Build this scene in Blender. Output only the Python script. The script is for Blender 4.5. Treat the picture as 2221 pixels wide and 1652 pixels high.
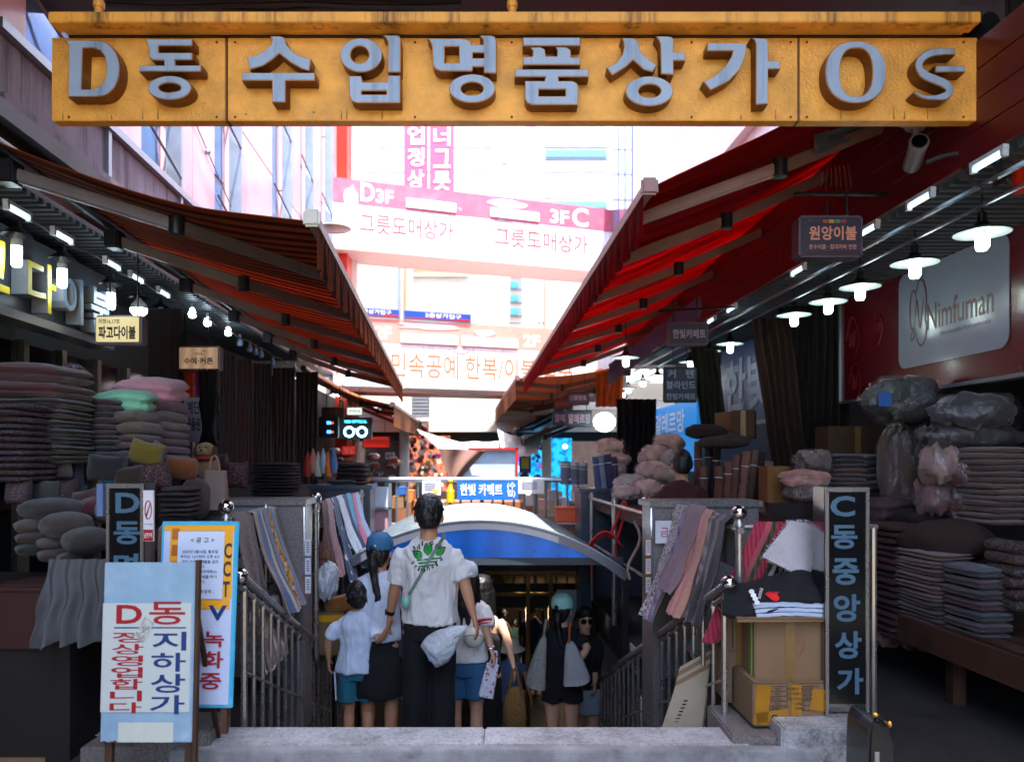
import bpy, bmesh, math, random
from mathutils import Vector, Matrix, Euler, noise
random.seed(7)
for o in list(bpy.data.objects): bpy.data.objects.remove(o)
SC = bpy.context.scene; COL = SC.collection
# ---------------------------------------------------------------- camera, world, sun, exposure
F = 1727.0; CX = 1110.5; HY = 1000.0; CAMH = 1.5; SK = .058
cam = bpy.data.objects.new('camera', bpy.data.cameras.new('camera')); COL.objects.link(cam)
cam.location = (0, 0, CAMH); cam.rotation_euler = (math.radians(90), 0, 0)
cam.data.sensor_width = 36; cam.data.lens = 36*F/2221.; cam.data.shift_y = (HY-826)/2221.
cam.data.clip_start = .05; cam.data.clip_end = 400
cam.data.dof.use_dof = True; cam.data.dof.focus_distance = 4.9; cam.data.dof.aperture_fstop = 2.0
SC.camera = cam
wd = bpy.data.worlds.new('World'); SC.world = wd; wd.use_nodes = True
SUN_EL, SUN_AZ = 74, 166      # degrees; azimuth clockwise from +Y (the way the camera looks)
nt = wd.node_tree; bg = nt.nodes['Background']
sky = nt.nodes.new('ShaderNodeTexSky'); sky.sky_type = 'NISHITA'; sky.sun_disc = False
sky.sun_elevation = math.radians(SUN_EL); sky.sun_rotation = math.radians(SUN_AZ)
sky.dust_density = 2.0; sky.ozone_density = 1.5
nt.links.new(sky.outputs[0], bg.inputs[0]); bg.inputs[1].default_value = .15
sl = bpy.data.lights.new('sun', 'SUN'); sl.energy = 3.3; sl.angle = math.radians(.55); sl.color = (1, .95, .87)
sun = bpy.data.objects.new('sun', sl); COL.objects.link(sun)
sd = Vector((math.sin(math.radians(SUN_AZ))*math.cos(math.radians(SUN_EL)), math.cos(math.radians(SUN_AZ))*math.cos(math.radians(SUN_EL)), math.sin(math.radians(SUN_EL))))
sun.rotation_euler = sd.to_track_quat('Z', 'Y').to_euler()
SC.view_settings.view_transform = 'Standard'; SC.view_settings.look = 'None'
SC.view_settings.exposure = 2.55; SC.view_settings.gamma = 1.0; SC.view_settings.use_curve_mapping = False
SC.render.engine = 'CYCLES'; SC.cycles.use_denoising = True
SC.cycles.max_bounces = 7; SC.cycles.diffuse_bounces = 4; SC.cycles.glossy_bounces = 3; SC.cycles.transmission_bounces = 5
SC.cycles.transparent_max_bounces = 8; SC.cycles.caustics_reflective = False; SC.cycles.caustics_refractive = False
SC.cycles.sample_clamp_indirect = 6
# ---------------------------------------------------------------- helpers
def P(px, py, Z): return Vector(((px-CX)*Z/F, Z, CAMH+(HY-py)*Z/F))
def ZU(px, U): return U/((px-CX)/F+SK)          # depth where the alley-parallel plane U is seen at px
def UX(U, Y): return U-SK*Y
ALONG = math.atan(SK)                            # rotation of alley-parallel things
def hx(s):
    s = s.lstrip('#'); s = s if len(s) == 6 else ''.join(q*2 for q in s); v = [int(s[i:i+2], 16)/255. for i in (0, 2, 4)]
    return tuple((c/12.92 if c <= .04045 else ((c+.055)/1.055)**2.4) for c in v)+(1.,)
def col(c): return hx(c) if isinstance(c, str) else (tuple(c)+(1.,) if len(c) == 3 else c)
MATS = {}
def mat(name, c='#808080', rough=.6, metal=0., var=.12, scale=6., bump=.0, bscale=None, emit=0., emitc=None, trans=0., alpha=1., kind=None, c2=None, spec=.5, sheen=0., objcol=False, stain=0., coat=0., aniso=None):
    if name in MATS: return MATS[name]
    m = bpy.data.materials.new(name); m.use_nodes = True; n = m.node_tree.nodes; L = m.node_tree.links
    b = n['Principled BSDF']; MATS[name] = m
    b.inputs['Roughness'].default_value = rough; b.inputs['Metallic'].default_value = metal
    b.inputs['Specular IOR Level'].default_value = spec
    if coat: b.inputs['Coat Weight'].default_value = coat; b.inputs['Coat Roughness'].default_value = .1
    if sheen: b.inputs['Sheen Weight'].default_value = sheen
    tc = n.new('ShaderNodeTexCoord'); co = tc.outputs['Object']
    if objcol:
        oi = n.new('ShaderNodeObjectInfo'); base = oi.outputs['Color']
    else:
        rgb = n.new('ShaderNodeRGB'); rgb.outputs[0].default_value = col(c); base = rgb.outputs[0]
    def noi(sc, det=5, rgh=.6, vec=None):
        t = n.new('ShaderNodeTexNoise'); t.inputs['Scale'].default_value = sc; t.inputs['Detail'].default_value = det; t.inputs['Roughness'].default_value = rgh
        L.new(vec or co, t.inputs['Vector']); return t
    def math_(op, a, bb, cl=False):
        t = n.new('ShaderNodeMath'); t.operation = op; t.use_clamp = cl
        for i, v in enumerate((a, bb)):
            if isinstance(v, (int, float)): t.inputs[i].default_value = v
            elif v is not None: L.new(v, t.inputs[i])
        return t.outputs[0]
    def mix(f, a, bb, mode='MIX'):
        t = n.new('ShaderNodeMix'); t.data_type = 'RGBA'; t.blend_type = mode
        if isinstance(f, (int, float)): t.inputs[0].default_value = f
        else: L.new(f, t.inputs[0])
        for i, v in ((6, a), (7, bb)):
            if isinstance(v, tuple): t.inputs[i].default_value = v
            else: L.new(v, t.inputs[i])
        return t.outputs[2]
    def ramp(v, lo, hi):
        t = n.new('ShaderNodeMapRange'); t.inputs[1].default_value = lo; t.inputs[2].default_value = hi; t.clamp = True
        L.new(v, t.inputs[0]); return t.outputs[0]
    x = base
    if kind == 'stripe':      # uv.x in metres along the awning
        uv = n.new('ShaderNodeUVMap'); sp = n.new('ShaderNodeSeparateXYZ'); L.new(uv.outputs[0], sp.inputs[0])
        s = math_('FRACT', math_('MULTIPLY', sp.outputs[0], scale), 0.)
        x = mix(math_('GREATER_THAN', s, .55), x, col(c2))
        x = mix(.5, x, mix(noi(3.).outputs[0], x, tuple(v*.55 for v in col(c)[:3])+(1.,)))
    if kind in ('stripe', 'folds'):  # sunlit and shaded streaks of canvas folds are put into the colour
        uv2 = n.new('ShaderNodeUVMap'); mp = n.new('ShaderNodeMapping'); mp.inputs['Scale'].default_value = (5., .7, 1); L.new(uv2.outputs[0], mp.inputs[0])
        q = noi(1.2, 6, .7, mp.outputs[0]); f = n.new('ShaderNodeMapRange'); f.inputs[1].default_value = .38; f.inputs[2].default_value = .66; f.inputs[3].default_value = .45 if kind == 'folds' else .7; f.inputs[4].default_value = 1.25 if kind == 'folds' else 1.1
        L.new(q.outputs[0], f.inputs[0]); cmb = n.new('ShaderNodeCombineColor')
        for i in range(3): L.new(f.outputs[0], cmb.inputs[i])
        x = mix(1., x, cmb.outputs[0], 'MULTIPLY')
    elif kind == 'granite':
        v = noi(90., 3, .8); w = noi(38., 2, .7)
        x = mix(ramp(v.outputs[0], .38, .62), x, col(c2)); x = mix(ramp(w.outputs[0], .55, .7), x, tuple(q*.45 for q in col(c)[:3])+(1.,))
    elif kind == 'spots':
        v = n.new('ShaderNodeTexVoronoi'); v.inputs['Scale'].default_value = scale; L.new(co, v.inputs['Vector'])
        x = mix(math_('LESS_THAN', v.outputs['Distance'], .33), x, col(c2))
    elif kind == 'weave':
        v = n.new('ShaderNodeTexWave'); v.inputs['Scale'].default_value = scale; v.inputs['Distortion'].default_value = 3.; v.inputs['Detail'].default_value = 2.; L.new(co, v.inputs['Vector'])
        x = mix(v.outputs['Fac'], x, col(c2))
    elif kind == 'floral':
        v = n.new('ShaderNodeTexVoronoi'); v.inputs['Scale'].default_value = scale; L.new(co, v.inputs['Vector'])
        x = mix(ramp(noi(scale*2.).outputs[0], .48, .56), x, col(c2)); x = mix(math_('LESS_THAN', v.outputs['Distance'], .25), x, v.outputs['Color'])
    elif kind == 'marble' or stain:
        v = noi(2.3, 8, .7); w = noi(9., 6, .75)
        cc = col(c2) if c2 else tuple(q*.35 for q in col(c)[:3])+(1.,)
        f = math_('MULTIPLY', ramp(v.outputs[0], .42, .68), ramp(w.outputs[0], .35, .65))
        x = mix(math_('MULTIPLY', f, stain or .6), x, cc)
    elif kind == 'streak':    # dirt running down
        mp = n.new('ShaderNodeMapping'); mp.inputs['Scale'].default_value = (9, 9, .6); L.new(co, mp.inputs[0])
        v = noi(1.6, 7, .7, mp.outputs[0]); f = ramp(v.outputs[0], .5, .68)
        x = mix(math_('MULTIPLY', f, .85), x, col(c2))
    if kind == 'granite' and stain:
        v = noi(2.1, 8, .72); w = noi(11., 6, .75); x = mix(math_('MULTIPLY', math_('MULTIPLY', ramp(v.outputs[0], .46, .64), ramp(w.outputs[0], .38, .6)), stain), x, (.05, .05, .055, 1.))
    if var:
        v = noi(scale if kind is None else 5., 6, .62)
        f = n.new('ShaderNodeMapRange'); f.inputs[1].default_value = .3; f.inputs[2].default_value = .7; f.inputs[3].default_value = 1-var; f.inputs[4].default_value = 1+var*.6
        L.new(v.outputs[0], f.inputs[0]); cmb = n.new('ShaderNodeCombineColor')
        for i in range(3): L.new(f.outputs[0], cmb.inputs[i])
        x = mix(1., x, cmb.outputs[0], 'MULTIPLY')
        rr = math_('ADD', math_('MULTIPLY', v.outputs[0], .25*min(1, rough*2)), rough-.12*min(1, rough*2), True); L.new(rr, b.inputs['Roughness'])
    L.new(x, b.inputs['Base Color'])
    if bump:
        v = noi(bscale or 30., 4, .65); bp = n.new('ShaderNodeBump'); bp.inputs['Strength'].default_value = min(1, bump); bp.inputs['Distance'].default_value = .01*max(1, bump)
        L.new(v.outputs[0], bp.inputs['Height']); L.new(bp.outputs[0], b.inputs['Normal'])
    if emit:
        b.inputs['Emission Strength'].default_value = emit
        if emitc: b.inputs['Emission Color'].default_value = col(emitc)
        else: L.new(x, b.inputs['Emission Color'])
    if alpha < 1: b.inputs['Alpha'].default_value = alpha
    if trans:
        t = n.new('ShaderNodeBsdfTranslucent'); L.new(x, t.inputs[0]); ms = n.new('ShaderNodeMixShader'); ms.inputs[0].default_value = trans
        L.new(b.outputs[0], ms.inputs[1]); L.new(t.outputs[0], ms.inputs[2]); L.new(ms.outputs[0], n['Material Output'].inputs[0])
    return m
def plastic(name, tint='#dfe4ea', a=.35):
    """thin clear wrapping film: mostly transparent, glossy crinkles"""
    if name in MATS: return MATS[name]
    m = bpy.data.materials.new(name); m.use_nodes = True; n = m.node_tree.nodes; L = m.node_tree.links; MATS[name] = m
    b = n['Principled BSDF']; b.inputs['Base Color'].default_value = col(tint); b.inputs['Roughness'].default_value = .16
    b.inputs['Alpha'].default_value = a
    gl_ = n.new('ShaderNodeBsdfGlossy'); gl_.inputs['Color'].default_value = (.9, .92, 1, 1); gl_.inputs['Roughness'].default_value = .1; ms = n.new('ShaderNodeMixShader')
    ms.inputs[0].default_value = .07 if a < .5 else .05; L.new(b.outputs[0], ms.inputs[1]); L.new(gl_.outputs[0], ms.inputs[2]); L.new(ms.outputs[0], n['Material Output'].inputs[0])
    tc = n.new('ShaderNodeTexCoord'); t = n.new('ShaderNodeTexNoise'); t.inputs['Scale'].default_value = 14; t.inputs['Detail'].default_value = 5; t.inputs['Distortion'].default_value = 1.5
    L.new(tc.outputs['Object'], t.inputs['Vector']); bp = n.new('ShaderNodeBump'); bp.inputs['Strength'].default_value = 1.; bp.inputs['Distance'].default_value = .03
    L.new(t.outputs[0], bp.inputs['Height']); L.new(bp.outputs[0], b.inputs['Normal']); L.new(bp.outputs[0], gl_.inputs['Normal']); return m

class M:
    """collects geometry; build() links it as one mesh object"""
    def __init__(s): s.v = []; s.f = []; s.m = []; s.uv = {}; s.T = Matrix.Identity(4)
    def add(s, vs, fs, m=0):
        k = len(s.v); s.v += [s.T@Vector(v) for v in vs]; s.f += [tuple(i+k for i in f) for f in fs]; s.m += [m]*len(fs); return k
    def box(s, c, d, rz=0, m=0, rot=None):
        R = rot if rot is not None else Matrix.Rotation(rz, 3, 'Z'); c = Vector(c); h = [q/2. for q in d]
        vs = [c+R@Vector((x*h[0], y*h[1], z*h[2])) for z in (-1, 1) for y in (-1, 1) for x in (-1, 1)]
        s.add(vs, [(0, 2, 3, 1), (4, 5, 7, 6), (0, 1, 5, 4), (2, 6, 7, 3), (0, 4, 6, 2), (1, 3, 7, 5)], m); return s
    def hexa(s, a, b, m=0):   # two quads, near & far
        s.add(list(a)+list(b), [(0, 1, 2, 3), (7, 6, 5, 4), (0, 4, 5, 1), (1, 5, 6, 2), (2, 6, 7, 3), (3, 7, 4, 0)], m); return s
    def prism(s, pts, off, m=0, back=True):
        pts = [Vector(p) for p in pts]; off = Vector(off); n = len(pts)
        s.add(pts+[p+off for p in pts], [tuple(range(n))]+([tuple(range(2*n-1, n-1, -1))] if back else [])+[(i, i+n, (i+1) % n+n, (i+1) % n) for i in range(n)], m); return s
    def tube(s, pts, r, seg=8, m=0, caps=True, sq=None):
        pts = [Vector(p) for p in pts]; rs = r if isinstance(r, (list, tuple)) else [r]*len(pts); rings = []
        up = None
        for i, p in enumerate(pts):
            t = (pts[min(i+1, len(pts)-1)]-pts[max(i-1, 0)]); t = t.normalized() if t.length > 1e-9 else Vector((0, 0, 1))
            if up is None: up = Vector((0, 0, 1)) if abs(t.z) < .9 else Vector((0, 1, 0))
            a = t.cross(up); a = a.normalized() if a.length > 1e-6 else Vector((1, 0, 0)); bb = a.cross(t).normalized(); up = bb
            ra, rb = (rs[i] if isinstance(rs[i], (tuple, list)) else (rs[i], rs[i]))
            rings.append([p+a*(math.cos(q)*ra)+bb*(math.sin(q)*rb) for q in [2*math.pi*(j+.5*(seg == 4))/seg for j in range(seg)]])
        s.loft(rings, caps, m); return s
    def loft(s, rings, caps=True, m=0, closed=True):
        n = len(rings[0]); fs = []; rr = range(n if closed else n-1)
        for i in range(len(rings)-1): fs += [(i*n+j, i*n+(j+1) % n, (i+1)*n+(j+1) % n, (i+1)*n+j) for j in rr]
        if caps and closed: fs += [tuple(range(n-1, -1, -1)), tuple((len(rings)-1)*n+j for j in range(n))]
        s.add([p for r in rings for p in r], fs, m); return s
    def lathe(s, prof, c=(0, 0, 0), seg=16, m=0, rot=None, caps=True):
        c = Vector(c); R = rot or Matrix.Identity(3)
        s.loft([[c+R@Vector((max(r, 1e-4)*math.cos(2*math.pi*j/seg), max(r, 1e-4)*math.sin(2*math.pi*j/seg), z)) for j in range(seg)] for r, z in prof], caps, m); return s
    def ball(s, c, r, seg=12, m=0, rings=8):
        r = r if isinstance(r, (tuple, list)) else (r, r, r); c = Vector(c)
        s.loft([[c+Vector((r[0]*math.sin(a)*math.cos(2*math.pi*j/seg), r[1]*math.sin(a)*math.sin(2*math.pi*j/seg), -r[2]*math.cos(a))) for j in range(seg)] for a in [math.pi*(.02+.96*i/rings) for i in range(rings+1)]], True, m); return s
    def grid(s, fn, nu, nv, m=0, uv=None):
        k = s.add([fn(i/nu, j/nv) for j in range(nv+1) for i in range(nu+1)], [(j*(nu+1)+i, j*(nu+1)+i+1, (j+1)*(nu+1)+i+1, (j+1)*(nu+1)+i) for j in range(nv) for i in range(nu)], m)
        if uv:
            for j in range(nv+1):
                for i in range(nu+1): s.uv[k+j*(nu+1)+i] = uv(i/nu, j/nv)
        return s
    def sheet(s, fn, nu, nv, th, m=0, uv=None):
        """grid with real thickness (two skins and a rim)"""
        g = [[Vector(fn(i/nu, j/nv)) for i in range(nu+1)] for j in range(nv+1)]
        def nrm(j, i):
            a = g[j][min(i+1, nu)]-g[j][max(i-1, 0)]; b = g[min(j+1, nv)][i]-g[max(j-1, 0)][i]; q = a.cross(b); return q.normalized() if q.length > 1e-9 else Vector((0, 0, 1))
        N = [[nrm(j, i) for i in range(nu+1)] for j in range(nv+1)]
        for sg in (0, 1):
            k = len(s.v)
            vs = [g[j][i]+N[j][i]*(th*sg) for j in range(nv+1) for i in range(nu+1)]
            fs = [(j*(nu+1)+i, j*(nu+1)+i+1, (j+1)*(nu+1)+i+1, (j+1)*(nu+1)+i) for j in range(nv) for i in range(nu)]
            if not sg: fs = [f[::-1] for f in fs]; k0 = k
            s.add(vs, fs, m)
            if uv:
                for j in range(nv+1):
                    for i in range(nu+1): s.uv[k+j*(nu+1)+i] = uv(i/nu, j/nv)
        n1 = (nu+1)*(nv+1); rim = [i for i in range(nu+1)]+[j*(nu+1)+nu for j in range(1, nv+1)]+[nv*(nu+1)+i for i in range(nu-1, -1, -1)]+[j*(nu+1) for j in range(nv-1, 0, -1)]
        L = len(rim)
        s.f += [(k0+rim[q], k0+rim[(q+1) % L], k0+n1+rim[(q+1) % L], k0+n1+rim[q]) for q in range(L)]; s.m += [m]*L
        return s
    def build(s, name, mats, parent=None, loc=None, smooth=False, bevel=0, **kw):
        me = bpy.data.meshes.new(name); me.from_pydata(s.v, [], s.f)
        if not isinstance(mats, (list, tuple)): mats = [mats]
        for q in mats: me.materials.append(q)
        if any(s.m): me.polygons.foreach_set('material_index', s.m)
        if s.uv:
            u = me.uv_layers.new(name='UVMap')
            for lp in me.loops: u.data[lp.index].uv = s.uv.get(lp.vertex_index, (0, 0))
        if bevel:
            bm = bmesh.new(); bm.from_mesh(me)
            bmesh.ops.bevel(bm, geom=[e for e in bm.edges if e.is_manifold and e.calc_face_angle(0) > .6], offset=bevel, segments=2, affect='EDGES', clamp_overlap=True)
            bm.to_mesh(me); bm.free()
        me.update()
        if smooth or bevel:
            me.polygons.foreach_set('use_smooth', [True]*len(me.polygons)); me.set_sharp_from_angle(angle=math.radians(smooth if isinstance(smooth, (int, float)) and smooth > 1 else 38))
        return link(name, me, parent, loc, **kw)
def link(name, me, parent=None, loc=None, rz=None, label=None, cat=None, group=None, kind=None, color=None):
    o = bpy.data.objects.new(name, me); COL.objects.link(o)
    if parent is not None: o.parent = parent
    if loc is not None: o.location = loc
    if rz is not None: o.rotation_euler = rz if isinstance(rz, (tuple, list)) else (0, 0, rz)
    if color is not None: o.color = col(color)
    return tag(o, label, cat, group, kind)
def tag(o, label=None, cat=None, group=None, kind=None):
    if label:
        o['label'] = label
        if len(label.split()) > 16: print('LONG', len(label.split()), label)
    if cat: o['category'] = cat
    if group: o['group'] = group
    if kind: o['kind'] = kind
    return o
def thing(name, label, cat, loc=(0, 0, 0), rz=0, group=None):
    return link(name, None, None, loc, rz, label, cat, group)
def ev_mesh(o, name=None):
    dg = bpy.context.evaluated_depsgraph_get(); me = bpy.data.meshes.new_from_object(o.evaluated_get(dg)); me.name = name or o.name; return me
TXT = {}
def text_mesh(body, bold=0., res=3, gap=None):
    k = (body, bold, res, gap)
    if k in TXT: return TXT[k]
    cu = bpy.data.curves.new('lettering', 'FONT'); cu.body = body; cu.size = 1.; cu.resolution_u = res; cu.offset = bold*.5; cu.fill_mode = 'FRONT'
    if gap: cu.space_line = gap
    o = bpy.data.objects.new('lettering', cu); COL.objects.link(o); bpy.context.view_layer.update()
    me = ev_mesh(o); bpy.data.objects.remove(o)
    vs = [v.co.copy() for v in me.vertices]; fs = [tuple(p.vertices) for p in me.polygons]; bpy.data.meshes.remove(me)
    x0 = min(v.x for v in vs); x1 = max(v.x for v in vs); y0 = min(v.y for v in vs); y1 = max(v.y for v in vs)
    vs = [((v.x-x0)/(x1-x0), (v.y-y0)/(y1-y0)) for v in vs]; TXT[k] = (vs, fs); return TXT[k]
def lettering(body, m, parent, o, ex, ey, w, h, bold=.012, th=.0, res=3, name='lettering', warp=None, gap=None):
    """flat print: text fitted to w x h with lower left corner o, along ex / ey"""
    vs, fs = text_mesh(body, bold, res, gap); o = Vector(o); ex = Vector(ex).normalized(); ey = Vector(ey).normalized()
    g = M(); pts = [(warp(u, v) if warp else (u*w, v*h)) for u, v in vs]
    g.add([o+ex*a+ey*b for a, b in pts], fs)
    if th:
        n = ex.cross(ey).normalized(); from collections import Counter
        cnt = Counter(); 
        for f in fs:
            for i in range(len(f)): cnt[(f[i], f[(i+1) % len(f)])] += 1
        k = g.add([o+ex*a+ey*b-n*th for a, b in pts], [])
        g.f += [(a, a+k, b+k, b) for (a, b) in cnt if (b, a) not in cnt]; g.m += [0]*(len(g.f)-len(g.m))
    return g.build(name, m, parent)
def set_parent_frame(root): return root
def rnd(a, b): return random.uniform(a, b)
def nz(x, y=0, z=0): return noise.noise(Vector((x, y, z)))
def floor_z(Z): return .15-.16*min(11, max(0, math.ceil((Z-4.05)/.345))) if Z > 4.05 else 0.
# ---------------------------------------------------------------- materials of the setting
paving = mat('paving', '#383535', .75, kind='granite', c2='#2a2828', var=.35, bump=.4, bscale=40)
granite = mat('granite', '#8d8583', .45, kind='granite', c2='#5d5654', var=.1)
granite_k = mat('kerb_granite', '#c8c6c8', .5, kind='granite', c2='#a2a2a6', stain=.8, var=.35, bump=.15)
conc = mat('stained_concrete', '#a09fa2', .6, kind='marble', c2='#2c2a2a', stain=1., var=.4, bump=.3, bscale=20)
gold = mat('gold_paint', '#f2a844', .42, .18, var=.25, scale=7., bump=.5, bscale=70, stain=.32, c2='#8a4c14')
gold_dirty = mat('gold_paint_cornice', '#f2a844', .45, .15, kind='streak', c2='#4b2a10', var=.22, bump=.2)
gold_dark = mat('letter_return', '#6d431d', .4, .6, var=.2)
lface = mat('letter_face', '#97a5b8', .35, kind='streak', c2='#707c8e', var=.12)
rimm = mat('letter_rim', '#b8743a', .35, .5)
ceil_m = mat('soffit_paint', '#3e353c', .8, var=.3, scale=3., bump=.2)
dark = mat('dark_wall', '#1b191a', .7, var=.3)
darkm = mat('dark_metal', '#2b2a2c', .4, .6)
pinkp = mat('pink_panel', '#f0bcbe', .22, var=.1, scale=2.)
whitep = mat('white_panel', '#e6e4e8', .3, var=.06, scale=2.)
whitew = mat('white_plaster', '#eeecea', .6, var=.1, scale=2.)
creamw = mat('cream_plaster', '#ded3c4', .6, var=.08, scale=1.)
alu = mat('aluminium', '#9aa2ad', .35, .8, var=.1)
glass = mat('mirror_glass', '#8ea6cc', .08, .6, var=.2, scale=1.5)
redm = mat('red_cladding', '#c8260c', .4, var=.08)
steel = mat('stainless_steel', '#aaa4a0', .28, .75, var=.08)
chrome = mat('chrome', '#c4c2c2', .07, 1., var=0)
stairm = mat('stair_stone', '#5f5a58', .6, kind='granite', c2='#444', var=.2)
sidew = mat('stair_side_panel', '#6e6a6c', .35, var=.15)
ribm = mat('galvanised_ribs', '#565c62', .45, .5, var=.2)

def struct(g, name, m, **k): return g.build(name, m, kind='structure', **k)
# ---------------------------------------------------------------- ground and stairs
UL, UR = -1.28, 1.39
def gq(g, pts): g.add([(x, y, 0) for x, y in pts]+[(x, y, -.3) for x, y in pts], [(0, 1, 2, 3), (7, 6, 5, 4)]+[(i, i+4, (i+1) % 4+4, (i+1) % 4) for i in range(4)])
g = M(); B = 90
gq(g, [(-B, -20), (B, -20), (B, 3.81), (-B, 3.81)])
gq(g, [(-B, 3.81), (UX(UL, 3.81), 3.81), (UX(UL, 9.8), 9.8), (-B, 9.8)])
gq(g, [(UX(UR, 3.81), 3.81), (B, 3.81), (B, 9.8), (UX(UR, 9.8), 9.8)])
gq(g, [(-B, 9.8), (B, 9.8), (B, 140), (-B, 140)])
struct(g, 'pavement', paving)
M().box((0, -5.2, .002), (8.6, 12., .012)).build('bounce_slab', mat('pale_bounce_slab', '#b4a890', .8, var=.2, bump=.2), kind='structure')  # unseen pale ground added behind the camera to bounce sun onto the sign
st = link('stairs', None, kind='structure')
for i in range(11):
    z = .15-.16*(i+1); y0 = 4.05+.345*i; y1 = y0+.345 if i < 10 else 12.
    M().hexa([Vector((UX(UL, y0), y0, z)), Vector((UX(UR, y0), y0, z)), Vector((UX(UR, y1), y1, z)), Vector((UX(UL, y1), y1, z))],
             [Vector((UX(UL, y0), y0, z-.2)), Vector((UX(UR, y0), y0, z-.2)), Vector((UX(UR, y1), y1, z-.2)), Vector((UX(UL, y1), y1, z-.2))]).build('step' if i < 10 else 'landing', stairm, st)
kb = link('kerb', None, kind='structure')
kx = [UX(UL, 3.93)-.02, P(1050, 0, 3.93).x, UX(UR, 3.93)-.02]
for a, b in zip(kx, kx[1:]):
    g = M(); g.hexa([Vector((a+.002, 3.80, -.05)), Vector((b-.002, 3.80, -.05)), Vector((b-.002, 4.055, -.05)), Vector((a+.002, 4.055, -.05))], [Vector((a+.002, 3.80, .15)), Vector((b-.002, 3.80, .15)), Vector((b-.002, 4.055, .15)), Vector((a+.002, 4.055, .15))])
    g.build('kerb_stone', granite_k, kb, bevel=.008)
g = M(); g.box((-.08, 3.76, .028), (3.05, .074, .24)); g.build('kerb_riser', conc, kb, bevel=.006)
g = M().box((-1.62, 3.93, .09), (.36, .3, .26)); struct(g, 'granite_block', granite, bevel=.01)
for U, nm in ((UL, 'stair_wall'), (UR, 'stair_wall')):
    s = -1 if U < 0 else 1; g = M()
    a = [Vector((UX(U+d, y), y, z)) for d, y, z in ((0, 4.05, -2.), (0, 9.8, -2.), (s*.15, 9.8, -2.), (s*.15, 4.05, -2.))]
    b = [Vector((v.x, v.y, -.004)) for v in a]; g.hexa(a, b); w = struct(g, nm, sidew)
# sloping side kerbs beside the steps
for U in (UL+.07, UR-.07):
    g = M(); y0, y1 = 4.06, 8.2
    pr = [Vector((UX(U-.05, y), y, z)) for y, z in ((y0, .13), (y1, .13-.43*(y1-y0)), (y1, -.25-.43*(y1-y0)), (y0, -.25))]
    g.prism(pr, (.1, 0, 0)); struct(g, 'stair_kerb', sidew)
# ---------------------------------------------------------------- granite parapet pillars
def pillar(label, u0, u1, Y, dep, h, m=granite):
    t = thing('granite_pillar', label, 'pillar', (UX((u0+u1)/2, Y), Y, 0), ALONG)
    w = u1-u0; M().box((0, dep/2, (h-.045)/2-.2), (w, dep, h-.045+.4)).build('body', m, t, bevel=.006)
    M().box((0, dep/2, h-.022), (w+.05, dep+.05, .045)).build('cap', m, t, bevel=.005); return t
pl = pillar('speckled granite pillar left of the stairs with silver tape down its edge', -1.92, -1.14, 5.55, .34, 1.235)
pr_ = pillar('speckled granite pillar right of the stairs with the white paper notice on it', 1.30, 2.05, 5.55, .34, 1.225)
gdk = mat('granite_dark', '#4c5668', .3, kind='granite', c2='#39414f', var=.15)
pillar('blue grey stone pillar behind the hanging towels left of the arched roof', -1.72, -1.06, 8.8, .5, 1.235, gdk)
pillar('dark stone pillar behind the red plastic chair right of the arched roof', 1.27, 2.2, 8.8, .5, 1.2, gdk)
tape = mat('silver_tape', '#8fa5c4', .2, .5, var=.2)
M().box((.392, .02, .95), (.003, .035, .45)).build('tape_strip', tape, pl); M().box((-.38, .02, .95), (.004, .035, .45)).build('tape_strip', tape, pr_)
paper = mat('white_paper', '#d9d6dc', .6, var=.05)
redp = mat('red_print', '#a81220', .5, var=.05); blackp = mat('black_print', '#101014', .5, var=0); bluep = mat('blue_print', '#0c2f73', .5, var=.05)
# no-smoking notice on the right pillar (local coordinates)
nn = thing('paper_notice', 'white paper notice with pink writing taped to the right granite pillar', 'notice', P(1458, 1153, 5.49), ALONG)
M().box((0, 0, 0), (.235, .003, .155)).build('sheet', paper, nn)
pk = mat('magenta_print', '#b0306c', .5)
for q, (s, x0) in enumerate((('금', -.085), ('연', .02))): lettering(s, pk, nn, (x0, -.004, -.035), (1, 0, 0), (0, 0, 1), .06, .065, .01)
# narrow label strips
for k, (px, py, Y, lab) in enumerate(((668, 1215, 5.546, 'narrow strip of printed stickers down the left granite pillar'), (1406, 1215, 5.546, 'narrow yellow edged sticker strip on the right granite pillar'))):
    t = thing('sticker_strip', lab, 'sticker', P(px, py, Y), ALONG); c = mat('yellow_edge', '#c88a2a', .5)
    for j in range(3):
        M().box((0, 0, .09-.13*j), (.04, .003, .115)).build('sticker', c if k else paper, t); M().box((0, -.002, .09-.13*j), (.03, .002, .1)).build('paper', paper, t)
        for q in range(5): M().box((0, -.004, .125-.13*j-.016*q), (.02, .001, .006)).build('print', redp if q == 2 else bluep, t)
# ---------------------------------------------------------------- shop blocks, side walls
UWL, UWR = -2.85, 3.5
def wallbox(name, u0, u1, y0, y1, z0, z1, m, label=None, cat=None, parent=None, **k):
    a = [Vector((UX(u0, y0), y0, z0)), Vector((UX(u1, y0), y0, z0)), Vector((UX(u1, y1), y1, z0)), Vector((UX(u0, y1), y1, z0))]
    return M().hexa(a, [Vector((v.x, v.y, z1)) for v in a]).build(name, m, parent, label=label, cat=cat, **k)
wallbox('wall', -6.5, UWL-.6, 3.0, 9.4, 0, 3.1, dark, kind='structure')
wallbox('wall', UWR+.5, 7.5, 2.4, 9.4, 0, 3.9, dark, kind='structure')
wallbox('shop_roof', -6.5, -2.42, 3.6, 12.4, 3.3, 3.4, darkm, kind='structure')
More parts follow.
